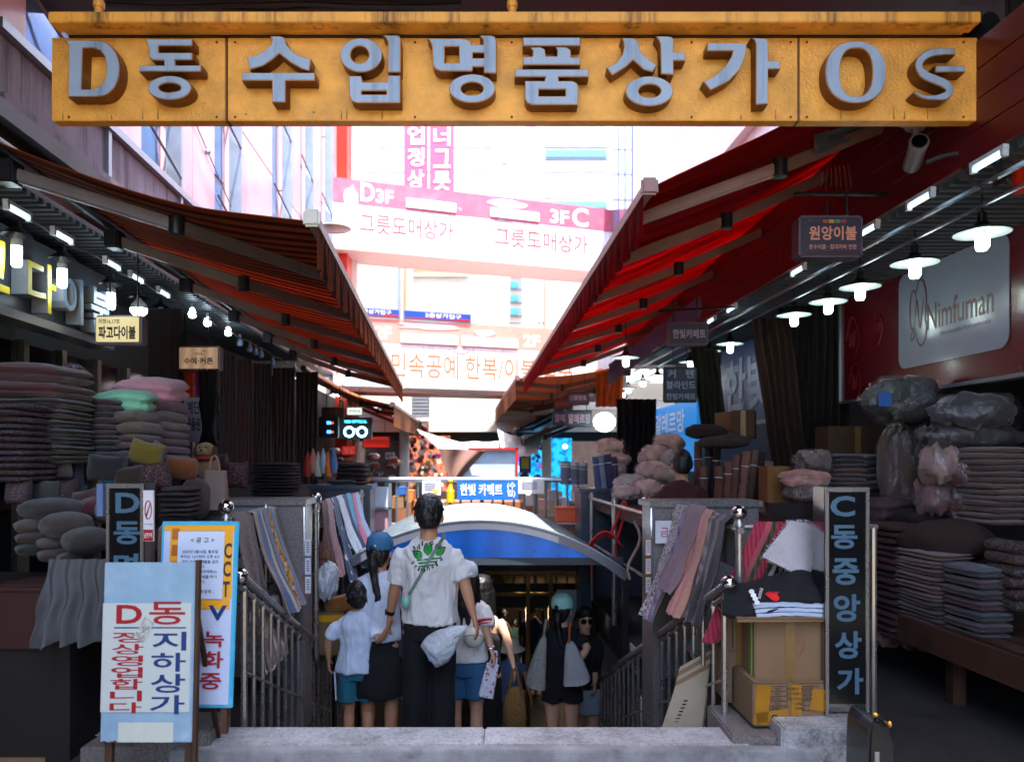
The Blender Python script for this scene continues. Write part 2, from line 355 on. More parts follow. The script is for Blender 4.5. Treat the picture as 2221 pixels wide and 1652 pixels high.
# ribbed ceilings under the shop roofs
for nm, u0, u1, y0, y1, z in (('left', -3.5, -2.55, 3.7, 12.4, 3.06), ('right', 2.62, 4.1, 3.0, 12.4, 3.0)):
    t = link('ribbed_ceiling', None, kind='structure')
    M().hexa(*[[Vector((UX(u, y), y, zz)) for u, y in ((u0, y0), (u1, y0), (u1, y1), (u0, y1))] for zz in (z+.02, z+.05)]).build('deck', ribm, t)
    g = M()
    n = int((y1-y0)/.09)
    for i in range(n):
        y = y0+(i+.5)*.09; g.box((UX((u0+u1)/2, y), y, z+.005), (u1-u0, .035, .03), rz=-.0)
    g.build('rib', ribm, t, kind='stuff')
# walls left and right of and behind the place where the camera stands
brick_d = mat('plain_wall', '#3c3735', .8, var=.3)
for nm, x0, x1, y0, y1, h in (('w', -9, -4.4, -9, 3.0, 5.), ('e', 4.9, 9, -9, 2.4, 5.), ('s', -9, 9, -14, -13.5, 2.5)):
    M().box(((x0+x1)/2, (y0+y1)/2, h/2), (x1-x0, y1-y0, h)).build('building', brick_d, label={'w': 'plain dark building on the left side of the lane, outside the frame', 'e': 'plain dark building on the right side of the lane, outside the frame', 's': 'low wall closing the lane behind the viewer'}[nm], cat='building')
# ceiling slab over the entrance (a footbridge) and its cables
g = M(); zc = 1.5+(HY-33)*5.2/F
g.box((0, 3.7, zc+.2), (10.4, 3.0, .4)); struct(g, 'ceiling', ceil_m, bevel=.01)
for x0, x1 in ((-9, -2.25), (2.35, 9)): M().box(((x0+x1)/2, -2.5, 4.0), (x1-x0, 12.6, .14)).build('added_shading_roof', dark, kind='structure')  # unseen side roofs added to keep skylight off the stalls
cabm = mat('cable_sheath', '#2a2526', .6, var=.2)
for k, (x0, x1, yy, r, sag, lab) in enumerate(((230, 1000, 5.05, .016, .02, 'ribbed black conduit running along the ceiling above the golden sign'), (560, 1700, 4.95, .009, .03, 'thin black cable sagging under the ceiling above the golden sign'), (480, 900, 5.1, .012, .015, 'second conduit beside the ribbed one under the ceiling'))):
    a, b = P(x0, 20, yy).x, P(x1, 20, yy).x; g = M()
    g.tube([(a+(b-a)*t, yy+.02*math.sin(t*9), zc-r-.002-sag*math.sin(math.pi*t)*.5*(1+nz(t*5, k))) for t in [i/24. for i in range(25)]], r, 7); g.build('electric_cable', cabm, smooth=True, label=lab, cat='cable')
# dark boxed duct and coils of cable at the upper right corner
t = thing('boxed_duct', 'dark boxed duct in the upper right corner beside the golden sign', 'duct', (0, 0, 0))
g = M(); a = P(2150, 300, 4.1); g.box((a.x+.55, 4.3, 3.3+.4), (1.0, .5, .8)); g.build('casing', dark, t, bevel=.02)
M().box((P(2216, 150, 4.0).x, 4.02, 3.25), (.05, .04, .8)).build('trim', redm, t)
g = M(); g.tube([P(2140+20*math.cos(q)*3, 330+75*math.sin(q), 4.0+.05*math.sin(3*q)) for q in [i*.35 for i in range(-4, 9)]], .012, 7)
g.tube([P(2221-t*60, 250+t*150-40*math.sin(t*3), 3.95) for t in [i/8. for i in range(-3, 9)]], .01, 7)
g.tube([P(2221, 420-60*t, 4.05)+Vector((-.5*t, 0, .12*math.sin(t*3))) for t in [i/8. for i in range(9)]], .012, 7)
g.build('cable_loop', cabm, smooth=True, label='loose loops of black cable hanging right of the golden sign', cat='cable')
M().tube([P(2105, 292, 4.05), P(2300, 292, 4.05)], .03, 8).build('pipe', darkm, smooth=True, label='dark horizontal pipe right of the golden sign', cat='pipe')

# ---------------------------------------------------------------- the golden sign
ZS = 3.9
sg = thing('shop_sign', 'long golden sign board with large raised Korean letters hanging above the stairs', 'sign', (0, 0, 0))
def px(*a): return P(*a)
def plate(x0, x1, name='panel'):
    a, b = P(x0, 82, ZS), P(x1, 262, ZS); M().box(((a.x+b.x)/2, ZS+.035, (a.z+b.z)/2), (b.x-a.x, .07, a.z-b.z)).build(name, gold, sg, bevel=.003)
plate(112, 488.5); plate(494, 1730.5); plate(1734, 2120)
a, b = P(112, 82, ZS), P(2120, 262, ZS)
M().box(((a.x+b.x)/2, ZS+.05, (a.z+b.z)/2), (b.x-a.x-.01, .05, a.z-b.z-.006)).build('backing', gold_dark, sg)
for s in (491, 1732): M().tube([P(s, 86, ZS-.002), P(s, 266, ZS-.002)], .005, 6).build('seam_strip', gold_dark, sg)
rs = mat('rust_spot', '#3a2008', .8)
random.seed(5)
for k in range(16):
    q = P(rnd(130, 2100), rnd(90, 258), ZS-.001); w_ = rnd(.002, .005); M().prism([(q.x+w_*math.cos(a)*(1+.4*nz(a, k)), q.y, q.z+w_*math.sin(a)) for a in [i*.9 for i in range(7)]], (0, -.001, 0)).build('rust_spot', rs, sg)
for k in range(14):
    q = P(rnd(130, 2100), 250, ZS-.001); w_ = rnd(.002, .004); h_ = rnd(.02, .07); M().prism([(q.x-w_, q.y, q.z-.02), (q.x+w_, q.y, q.z-.02), (q.x+w_*.3, q.y, q.z-.02+h_), (q.x-w_*.3, q.y, q.z-.02+h_)], (0, -.0006, 0)).build('rust_streak', mat('rust_streak', '#8a5414', .7, var=.3), sg)
for x in (150, 470, 510, 900, 1110, 1500, 1715, 1750, 2090):
    for y in (92, 254): q = P(x, y, ZS-.002); M().ball(q, .006, 8, 0, 4).build('rivet', gold_dark, sg)
# cornice: front lip, cove
l, r = P(104, 0, 3.78).x, P(2128, 0, 3.78).x; z1 = P(0, 25, 3.78).z; z2 = P(0, 48, 3.78).z
M().box(((l+r)/2, 3.83, (z1+z2)/2), (r-l, .1, z1-z2)).build('cornice', gold_dirty, sg, bevel=.004)
zb = P(0, 78, 3.9).z; zt = z2-.001; prof = [(3.845, zt)]+[(3.845+.055*math.sin(q*math.pi/2)**.7, zt+(zb-zt)*(1-math.cos(q*math.pi/2))) for q in [i/7. for i in range(1, 8)]]+[(3.96, zb), (3.96, zt)]
M().prism([(l+.03, y, z) for y, z in prof], (r-l-.06, 0, 0)).build('cove', gold, sg, smooth=True)
M().box(((l+r)/2, 3.925, zb-.006), (r-l-.07, .07, .008)).build('shadow_gap', darkm, sg)
for s in (212, 1111): 
    q = P(s, 20, 3.83); M().tube([(q.x, 3.84, z1-.01), (q.x, 3.84, zc+.01)], .019, 10).tube([(q.x, 3.84, z1+.05), (q.x, 3.84, z1+.08)], .026, 10).build('hanger_rod', gold, sg, smooth=True)
def arcp(c, rx, ry, n=28, a0=0, a1=360): return [(c[0]+rx*math.cos(math.radians(a0+(a1-a0)*i/n)), c[1]+ry*math.sin(math.radians(a0+(a1-a0)*i/n))) for i in range(n)]
def stroke(pts, w):
    L_, R_ = [], []
    for i, p in enumerate(pts):
        a = pts[max(0, i-1)]; b = pts[min(len(pts)-1, i+1)]; d = Vector((b[0]-a[0], b[1]-a[1])).normalized(); ww = w[i] if isinstance(w, list) else w
        L_.append((p[0]-d.y*ww/2, p[1]+d.x*ww/2)); R_.append((p[0]+d.y*ww/2, p[1]-d.x*ww/2))
    return L_+R_[::-1]
def chaik(pts, closed=False, n=2):
    for _ in range(n):
        q = [pts[0]]
        for a, b in zip(pts, pts[1:]): q += [(a[0]*.75+b[0]*.25, a[1]*.75+b[1]*.25), (a[0]*.25+b[0]*.75, a[1]*.25+b[1]*.75)]
        pts = q+[pts[-1]]
    return pts
S_ = chaik([(1775, 337), (1690, 335), (1610, 345), (1548, 385), (1535, 440), (1575, 490), (1640, 515), (1715, 545), (1748, 585), (1715, 625), (1640, 635), (1560, 630), (1508, 598)])
GL = [
 ('D', 0, [(chaik([(430, 262), (620, 262), (690, 275), (745, 325), (775, 400), (778, 460), (768, 525), (735, 585), (690, 622), (620, 632)], n=1)+[(442, 632), (445, 300), (432, 280), (410, 262)], [[(540, 318), (605, 317), (650, 332), (677, 368), (688, 420), (688, 470), (678, 520), (655, 553), (610, 578), (532, 578)]])]),
 ('동', 0, [([(932, 255), (1245, 255), (1245, 302), (1028, 302), (1028, 343), (1245, 343), (1245, 393), (1135, 393), (1135, 424), (1302, 424), (1302, 468), (900, 468), (900, 424), (1060, 424), (1060, 397), (988, 394), (964, 375), (965, 340), (955, 300), (946, 272)], []), (arcp((1097, 571), 142, 80), [arcp((1098, 570), 70, 29)])]),
 ('수', 0, [([(1742, 237), (1805, 236), (1832, 243), (1846, 265), (1850, 290), (1880, 325), (1930, 360), (2010, 386), (1998, 463), (1950, 450), (1880, 410), (1805, 352), (1760, 390), (1700, 430), (1615, 455), (1592, 370), (1650, 362), (1710, 330), (1750, 290), (1758, 262)], []), ([(1562, 472), (2035, 472), (2035, 526), (1845, 526), (1845, 665), (1757, 665), (1757, 526), (1562, 526)], [])]),
 ('입', 1, [(arcp((137, 360), 137, 112), [arcp((128, 358), 58, 55)]), ([(275, 232), (370, 232), (388, 240), (394, 260), (392, 472), (310, 472), (310, 275), (298, 250)], []), ([(57, 493), (138, 493), (148, 533), (304, 533), (312, 490), (390, 490), (390, 670), (110, 670), (75, 655), (62, 625)], [[(142, 592), (300, 592), (300, 612), (142, 612)]])]),
 ('명', 1, [([(562, 252), (800, 252), (835, 265), (850, 291), (925, 291), (924, 262), (900, 232), (975, 232), (1000, 240), (1010, 265), (1010, 480), (930, 475), (928, 437), (858, 437), (855, 465), (650, 465), (615, 450), (600, 425), (594, 300), (580, 272)], [[(677, 308), (768, 308), (768, 410), (677, 410)], [(858, 347), (930, 347), (930, 378), (858, 378)]]), (arcp((853, 575), 150, 94), [arcp((853, 577), 72, 41)])]),
 ('품', 1, [([(1180, 245), (1552, 245), (1552, 302), (1180, 302)], []), ([(1223, 309), (1295, 307), (1322, 322), (1330, 366), (1400, 366), (1402, 330), (1388, 307), (1460, 307), (1488, 325), (1492, 373), (1552, 375), (1552, 425), (1180, 425), (1180, 372), (1242, 366), (1244, 332)], []), ([(1127, 450), (1605, 450), (1605, 502), (1410, 502), (1412, 525), (1500, 525), (1530, 540), (1540, 570), (1535, 682), (1240, 682), (1207, 668), (1193, 640), (1193, 525), (1320, 525), (1325, 502), (1127, 502)], [[(1283, 582), (1455, 582), (1455, 623), (1283, 623)]])]),
 ('상', 1, [([(1813, 248), (1890, 250), (1918, 262), (1930, 290), (1935, 325), (1970, 370), (2045, 425), (2015, 470), (1960, 455), (1890, 393), (1840, 440), (1755, 492), (1720, 440), (1780, 410), (1820, 360), (1832, 310), (1827, 270)], []), ([(2035, 237), (2110, 237), (2142, 243), (2152, 260), (2152, 340), (2228, 340), (2228, 398), (2152, 398), (2152, 488), (2070, 482), (2066, 290), (2052, 260)], []), (arcp((1996, 592), 155, 98), [arcp((1998, 591), 72, 42)])]),
 ('가', 2, [([(175, 280), (395, 280), (418, 286), (428, 305), (425, 350), (410, 400), (380, 460), (310, 530), (195, 588), (148, 530), (220, 495), (290, 430), (330, 370), (338, 335), (172, 335)], []), ([(455, 250), (535, 250), (560, 257), (569, 285), (570, 395), (645, 395), (645, 452), (568, 452), (568, 675), (487, 680), (487, 290), (480, 265)], [])]),
 ('O', 2, [([(1132+198*abs(math.cos(t))**.9*(1 if math.cos(t) > 0 else -1), 470+202*abs(math.sin(t))**.9*(1 if math.sin(t) > 0 else -1)) for t in [i*math.pi/18 for i in range(36)]], [[(1134+104*abs(math.cos(t))**.75*(1 if math.cos(t) > 0 else -1), 470+154*abs(math.sin(t))**.85*(1 if math.sin(t) > 0 else -1)) for t in [i*math.pi/14 for i in range(28)]]])]),
 ('S', 2, [(stroke(S_, [46]*6+[52]*14+[62]*12+[52]*8+[40-(i*2.2) for i in range(len(S_)-40)] if len(S_) > 40 else 52), []), ([(1642, 427), (1838, 427), (1838, 472), (1642, 472)], [])])]
def solid2d(loops, o_fn, y0, y1):
    """extruded outline with holes; loops in picture units mapped by o_fn to x, z"""
    cu = bpy.data.curves.new('outline', 'CURVE'); cu.dimensions = '2D'; cu.fill_mode = 'BOTH'; cu.extrude = (y1-y0)/2
    for lp in loops:
        sp = cu.splines.new('POLY'); sp.points.add(len(lp)-1); sp.use_cyclic_u = True
        for i, p in enumerate(lp): x, z = o_fn(p); sp.points[i].co = (x, z, 0, 1)
    o = bpy.data.objects.new('outline', cu); COL.objects.link(o); bpy.context.view_layer.update(); me = ev_mesh(o, 'letter'); bpy.data.objects.remove(o)
    me.transform(Matrix.Translation((0, (y0+y1)/2, 0)) @ Matrix.Rotation(math.pi/2, 4, 'X')); return me
def shrink(lp, d, hole=False):
    n = len(lp); A = sum(lp[i][0]*lp[(i+1) % n][1]-lp[(i+1) % n][0]*lp[i][1] for i in range(n)); s = (1 if A > 0 else -1)*(-1 if hole else 1); out = []
    for i in range(n):
        a, b, c = Vector(lp[i-1]), Vector(lp[i]), Vector(lp[(i+1) % n]); e1 = (b-a).normalized(); e2 = (c-b).normalized()
        n1 = Vector((-e1.y, e1.x))*s; n2 = Vector((-e2.y, e2.x))*s; m_ = n1+n2; q = max(.35, 1+n1.dot(n2)); out.append(tuple(b+m_*(d/q)))
    return out
OFF = [0, 737.4, 1474.9]; ZF = ZS-.075
for ch, c, shapes in GL:
    fn = lambda p: (lambda q: (q.x, q.z))(P(OFF[c]+p[0]*.3361, p[1]*.3361, ZF))
    me = None
    L1 = [lp for sh in shapes for lp in [sh[0]]+sh[1]]
    body = link('letter', solid2d(L1, fn, ZF, ZS+.001), sg); body.data.materials.append(gold_dark)
    L2 = [shrink(lp, 2.2, h) for sh in shapes for h, lp in [(False, sh[0])]+[(True, x) for x in sh[1]]]
    L3 = [shrink(lp, 6.5, h) for sh in shapes for h, lp in [(False, sh[0])]+[(True, x) for x in sh[1]]]
    r1 = link('rim', solid2d(L2, fn, ZF-.003, ZF+.001), body); r1.data.materials.append(rimm)
    f1 = link('face', solid2d(L3, fn, ZF-.006, ZF-.001), body); f1.data.materials.append(lface)
# ---------------------------------------------------------------- pink building on the left
UP = -2.65
pb = thing('pink_building', 'pink panelled building with tall narrow windows above the left stalls', 'building', (0, 0, 0))
wallbox('wall', UP-5, UP-.12, 4.3, 16.6, 3.25, 10, whitew, parent=pb)
wins = [(4.8, 5.62), (6.5, 7.05), (8.4, 8.93), (10.9, 11.5), (12.75, 13.15), (14.55, 15.0)]
edges = [4.3]+[v for w_ in wins for v in w_]+[16.6]
for i in range(0, len(edges), 2):
    y0, y1 = edges[i], edges[i+1]; n = max(1, round((y1-y0)/.85))
    for j in range(n):
        ya, yb = y0+(y1-y0)*j/n+.004, y0+(y1-y0)*(j+1)/n-.004
        for za, zb_ in ((3.25, 5.4), (5.41, 7.6), (7.61, 10)):
            wallbox('panel', UP-.12, UP, ya, yb, za+.004, zb_-.004, pinkp, parent=pb)
for k, (y0, y1) in enumerate(wins):
    w = wallbox('window', UP-.1, UP-.06, y0, y1, 3.3, 9.9, alu, parent=pb)
    zs = [3.35, 4.55, 6.3, 8.1, 9.85]
    for za, zb_ in zip(zs, zs[1:]):
        p_ = wallbox('pane', UP-.061, UP-.045, y0+.05, y1-.04, za+.04, zb_-.04, glass, parent=w)
    g = M()      # open sash standing out on stays
    g.hexa([Vector((UX(UP, y1-.02), y1-.02, z)) for z in (3.4, 9.8)]+[Vector((UX(UP+.13, y1), y1, z)) for z in (9.8, 3.4)], [Vector((UX(UP, y1+.03), y1+.03, z)) for z in (3.4, 9.8)]+[Vector((UX(UP+.13, y1+.05), y1+.05, z)) for z in (9.8, 3.4)])
    for z in (4.0, 5.0, 6.1): g.tube([(UX(UP, y0+.1), y0+.1, z+.35), (UX(UP+.13, y1), y1, z)], .012, 5)
    g.build('sash', alu, w)
# grey stained gutter band under it, with a thin lower lip
gt = thing('gutter', 'grey concrete gutter band with black rain streaks above the striped awning', 'gutter', (0, 0, 0))
gut = mat('streaked_concrete', '#8c7f88', .75, kind='streak', c2='#2e2529', var=.25)
wallbox('face', UP-.1, UP+.1, 4.3, 8.6, 3.50, 3.84, gut, parent=gt); wallbox('lip', UP-.1, UP+.16, 4.3, 8.6, 3.43, 3.495, gut, parent=gt)
wallbox('coping', UP-.1, UP+.15, 4.3, 8.6, 3.845, 3.90, alu, parent=gt)
# rod bracing with round clips on the pink panels
g = M(); a, b = (UX(UP+.02, 6.9), 6.9, 5.1), (UX(UP+.02, 9.6), 9.6, 4.1); g.tube([a, b], .006, 5)
for t in (.0, .45, 1.): g.ball(Vector(a).lerp(Vector(b), t), .03, 8, 0, 5)
g.build('brace_rod', alu, label='thin diagonal rod with round clips across the pink panels', cat='rod')
g = M(); g.tube([P(225, 333, 6.3), P(260, 298, 6.0)], .011, 6); g.box(P(224, 326, 6.3), (.02, .03, .09)); g.build('bracket', alu, label='short slanted metal bracket above the top edge of the striped awning', cat='bracket')
# red corner pilaster
M().box((P(742, 0, 16.45).x, 16.6, 7.), (.245, .5, 11.5)).build('pilaster', redm, label='bright red corner pilaster at the end of the pink building', cat='pillar')
M().box((P(765, 0, 17.).x, 17.2, 7.), (.16, .3, 11.5)).build('pilaster', whitew, label='white strip of wall right of the red pilaster', cat='pillar')
# ---------------------------------------------------------------- right building upper storeys
rb = thing('white_building', 'white panelled building above the red awning on the right', 'building', (0, 0, 0)); URB = 3.3
wallbox('wall', URB+.1, URB+5, 6.5, 18.2, 3.6, 11, whitew, parent=rb)
for y0, y1 in ((6.5, 9.4), (9.42, 12.5), (12.52, 15.7)):
    for za, zb_ in ((3.6, 5.0), (5.01, 6.6), (6.61, 8.4), (8.41, 11)): wallbox('panel', URB, URB+.1, y0, y1, za, zb_, whitep, parent=rb)
wallbox('panel', URB, URB+.1, 15.72, 18.2, 3.6, 6.55, whitep, parent=rb)
w = wallbox('window', URB+.03, URB+.07, 15.8, 18.1, 6.56, 10.5, alu, parent=rb)
for y0, y1 in ((15.9, 16.5), (16.6, 17.2), (17.3, 18.)): wallbox('pane', URB+.01, URB+.03, y0, y1, 6.65, 10.4, glass, parent=w)
w = wallbox('window', URB-.03, URB+.01, 9.6, 11.2, 6.9, 7.6, alu, parent=rb); wallbox('pane', URB-.04, URB-.03, 9.7, 11.1, 6.98, 7.52, glass, parent=w)
wallbox('ledge', URB-.12, URB+.0, 6.5, 18.2, 5.3, 5.42, whitep, parent=rb)
# ---------------------------------------------------------------- link bridges
def bridge(label, Zl, xl, xr_d, z0, z1, zmid, band, lines):
    d = Vector((2.78, 1, 0)).normalized(); n = Vector((d.y, -d.x, 0)); a = Vector(((xl-CX)*Zl/F, Zl, 0)); L_ = xr_d
    ang = math.atan2(d.y, d.x); t = thing('link_bridge', label, 'bridge', (a.x, a.y, z0), ang)
    H = z1-z0
    M().box((L_/2, .6, H/2-.01), (L_, 1.14, H-.06)).build('body', whitew, t)
    M().box((L_/2, 0.0, (zmid-z0)+(z1-zmid)/2), (L_, .06, z1-zmid)).build('band', band, t)
    M().box((L_/2, 0.0, (zmid-z0)/2-.003), (L_, .06, zmid-z0-.006)).build('lower_band', mat('bridge_lower', '#e4e3e8', .55, kind='streak', c2='#b3adb0', var=.08), t)
    M().box((L_/2, .55, -.05), (L_, 1.16, .09)).build('soffit', mat('soffit_pinkish', '#c9a8a4', .6), t)
    return t
pinkb = mat('bridge_pink', '#d65f78', .5, kind='marble', c2='#dca4ae', stain=.35, var=.1)
oranb = mat('bridge_orange', '#e58f80', .5, kind='marble', c2='#9f8f92', stain=.6, var=.1)
lightened = mat('lightened_red_print', '#c43a4a', .5); lightened_o = mat('lightened_orange_print', '#e0683a', .5)  # bands and prints: washed-out glare is put into these paler colours
whl = mat('white_letter', '#ececee', .4, var=.04); tornm = mat('torn_backing', '#b7a9ad', .7, var=.2)
b3 = bridge('upper link bridge with a pink band reading D 3F and 3F C', 16., 722, 6.6, 5.86, 7.2, 6.70, pinkb, 0)
# scale along the bridge: helper converting px to local x
def brx(px_, Zl=16., xl=722):
    d = Vector((2.78, 1, 0)).normalized(); a = Vector(((xl-CX)*Zl/F, Zl, 0)); k = (px_-CX)/F
    return (k*a.y-a.x)/(d.x-k*d.y)
def blet(br, s, x0, x1, z0, z1, m, bold=.02, th=.02): lettering(s, m, br, (brx(x0), -.033, z0), (1, 0, 0), (0, 0, 1), brx(x1)-brx(x0), z1-z0, bold, th)
blet(b3, 'D', 782, 812, .92, 1.3, whl, .05); blet(b3, '3F', 815, 852, .92, 1.2, whl, .05)
blet(b3, '3F', 1192, 1233, .9, 1.2, whl, .05); blet(b3, 'C', 1240, 1275, .88, 1.3, whl, .05)
blet(b3, '그릇도매상가', 780, 982, .28, .68, lightened, .006, .006); blet(b3, '그릇도매상가', 1072, 1274, .28, .68, lightened, .006, .006)
for x0, x1 in ((880, 988), (1062, 1168)):
    M().box(((brx(x0)+brx(x1))/2, -.05, .98), (brx(x1)-brx(x0), .03, .2)).build('name_plate', whl, b3, bevel=.01)
lettering('Kitchenware', mat('ghost_print', '#c2a8b0', .5), b3, (brx(900), -.07, .93), (1, 0, 0), (0, 0, 1), 1.0, .1, .0)
for k, (x, z, w_, h) in enumerate(((760, .95, .3, .5), (1100, 1.2, .9, .18), (1090, .75, .5, .22), (1150, .72, .35, .15), (1300, .5, .2, .25))):
    pts = [(brx(x)+w_*.5*math.cos(q)*(1+.5*nz(q*2, k)), -.033, z+h*.5*math.sin(q)*(1+.6*nz(q*2, k+9))) for q in [i*.42 for i in range(15)]]
    M().prism(pts, (0, -.004, 0)).build('torn_patch', tornm if z < 1 else mat('torn_white', '#e5d9dc', .7), b3)
b2 = bridge('lower link bridge with a faded orange band reading 2F', 16., 722, 6.6, 3.02, 4.42, 3.92, oranb, 0)
blet(b2, '2F', 812, 848, .98, 1.24, whl, .05); blet(b2, '2F', 1134, 1170, .98, 1.24, whl, .05)
blet(b2, '복/이불/민속공예', 700, 993, .22, .72, lightened_o, .012, .008); blet(b2, '한복/이불/침구', 1008, 1240, .22, .72, lightened_o, .012, .008)
for x0, x1 in ((868, 992), (1000, 1122)): M().box(((brx(x0)+brx(x1))/2, -.05, 1.02), (brx(x1)-brx(x0), .03, .2)).build('name_plate', mat('plate_grey', '#dcd8da', .5), b2, bevel=.01)
for k, (x, z, w_, h) in enumerate(((930, 1.3, 1.3, .16), (1050, 1.22, .5, .15), (1000, .82, .4, .12))):
    pts = [(brx(x)+w_*.5*math.cos(q)*(1+.5*nz(q*2, k+30)), -.034, z+h*.5*math.sin(q)*(1+.6*nz(q*2, k+39))) for q in [i*.42 for i in range(15)]]
    M().prism(pts, (0, -.004, 0)).build('torn_patch', tornm, b2)
M().box((3.3, -.045, -.03), (6.6, .05, .06)).build('bottom_edge', mat('dark_edge', '#4a3c3c', .7), b2)  # darker strip along the foot of the bridge
# blue entrance sign standing on the lower bridge
es = thing('entrance_sign', 'long blue sign with a red and white stripe standing on the lower link bridge', 'sign', b2.location+Vector((0, 0, 1.42)), b2.rotation_euler.z)
es.location = (b2.location.x, b2.location.y, 4.43)
bl = mat('sign_blue', '#123f98', .4, var=.05)
for x0, x1, tx in ((735, 868, '2층상가입구'), (872, 1022, '2층상가입구')):
    a, b = brx(x0), brx(x1)
    M().box(((a+b)/2, -.02, .1), (b-a-.02, .06, .2)).build('frame', alu, es, bevel=.01)
    M().box(((a+b)/2, -.055, .1), (b-a-.07, .01, .155)).build('panel', bl, es)
    M().prism([(a+.05, -.062, .03), (b-.05, -.062, .03), (b-.05, -.062, .075), (b-.3, -.062, .075), (b-.38, -.062, .045), (a+.05, -.062, .045)], (0, -.004, 0)).build('stripe', redp, es)
    lettering(tx, whl, es, (a+(b-a)*.32, -.063, .07), (1, 0, 0), (0, 0, 1), (b-a)*.52, .095, .02, .004)
M().lathe([(0.02, -.03), (.22, -.02), (.26, .0), (.2, .04), (.05, .06)], seg=18).build('lamp_head', alu, smooth=True, loc=P(725, 496, 12.), label='small round grey street lamp head beside the left awning corner', cat='lamp')
# ---------------------------------------------------------------- far building facing down the lane
fb = thing('far_building', 'white and cream building closing the lane behind the link bridges', 'building', (0, 0, 0)); ZB = 24.
def fbox(name, x0, x1, y0, y1, m, d=.1, Z=ZB, parent=fb, **k):
    a, b = P(x0, y0, Z), P(x1, y1, Z); return M().box(((a.x+b.x)/2, Z+d/2, (a.z+b.z)/2), (b.x-a.x, d, a.z-b.z)).build(name, m, parent, **k)
fbox('wall', 300, 2000, -560, 990, whitew, 3., Z=24.3)
for i, (y0, y1) in enumerate(((-100, 180), (182, 318), (322, 372), (376, 428), (432, 545), (548, 700), (702, 860))):
    fbox('panel', 1170, 1330, y0, y1, whitep if i < 4 else creamw, .25); fbox('panel', 760, 1168, y0, y1, whitep if i < 4 else creamw, .22)
for (x0, x1, y0, y1) in ((1182, 1318, 322, 345), (1182, 1318, 434, 455), (985, 1060, 430, 452), (800, 870, 425, 440), (1182, 1318, 200, 250), (800, 1060, 200, 250)):
    w = fbox('window', x0, x1, y0, y1, alu, .06, Z=ZB-.07); fbox('pane', x0+3, x1-3, y0+4, y1-4, mat('pale_glass', '#6f93aa', .15, .3), .03, Z=ZB-.11, parent=w)
for y in (590, 618, 647, 676):
    w = fbox('window', 1106, 1133, y-8, y+9, alu, .06, Z=ZB-.07); fbox('pane', 1108, 1124, y-6, y+6, mat('louvre_blue', '#3f93c4', .3), .03, Z=ZB-.11, parent=w)
fbox('duct', 862, 868, 556, 700, alu, .15, Z=ZB-.2); fbox('duct', 876, 881, 556, 700, mat('brass_pipe', '#a58a68', .4, .4), .15, Z=ZB-.2); fbox('duct', 1182, 1192, 560, 720, mat('rust_pipe', '#c9a48c', .6), .15, Z=ZB-.2)
for i, y in enumerate((570, 582, 596)): fbox('moulding', 895, 1050-18*i, y, y+3, mat('cream_moulding', '#d7cba8', .6), .1, Z=ZB-.1)
fbox('moulding', 1035, 1038, 600, 800, mat('cream_moulding', '#d7cba8', .6), .1, Z=ZB-.1)
def banner(label, x0, x1, y0, y1, Z, m, txt, tm, lean=0):
    t = thing('banner', label, 'banner', (0, 0, 0)); fbox('cloth', x0, x1, y0, y1, m, .02, Z=Z, parent=t)
    n = len(txt); h = (y1-y0)/n
    for i, c in enumerate(txt): a, b = P(x0+(x1-x0)*.16, y0+h*(i+.92), Z-.012), P(x1-(x1-x0)*.16, y0+h*(i+.08), Z-.012); lettering(c, tm, t, a, (1, 0, 0), (0, 0, 1), b.x-a.x, b.z-a.z, .04, .004)
pinkc = mat('banner_pink', '#c4587c', .7, trans=.2); whc = mat('banner_white', '#e6e2e4', .7, trans=.2)
banner('pink vertical banner with large white letters, nearer the red pilaster', 876, 928, 128, 412, 20., pinkc, '정상영업정상영업'[:6], whl)
banner('pink vertical banner with narrow white letters hanging right beside the other', 932, 985, 128, 416, 20., pinkc, '그릇코너그릇'[:6], whl)
banner('white vertical banner with pale blue letters above the upper bridge', 1066, 1116, 128, 452, 20., whc, '그릇그릇코너', mat('pale_blue_print', '#9ab4de', .6))
banner('white vertical banner with faint pink letters above the upper bridge', 1120, 1180, 128, 456, 20., whc, '정상영업합니', mat('faint_pink_print', '#d08c98', .6))
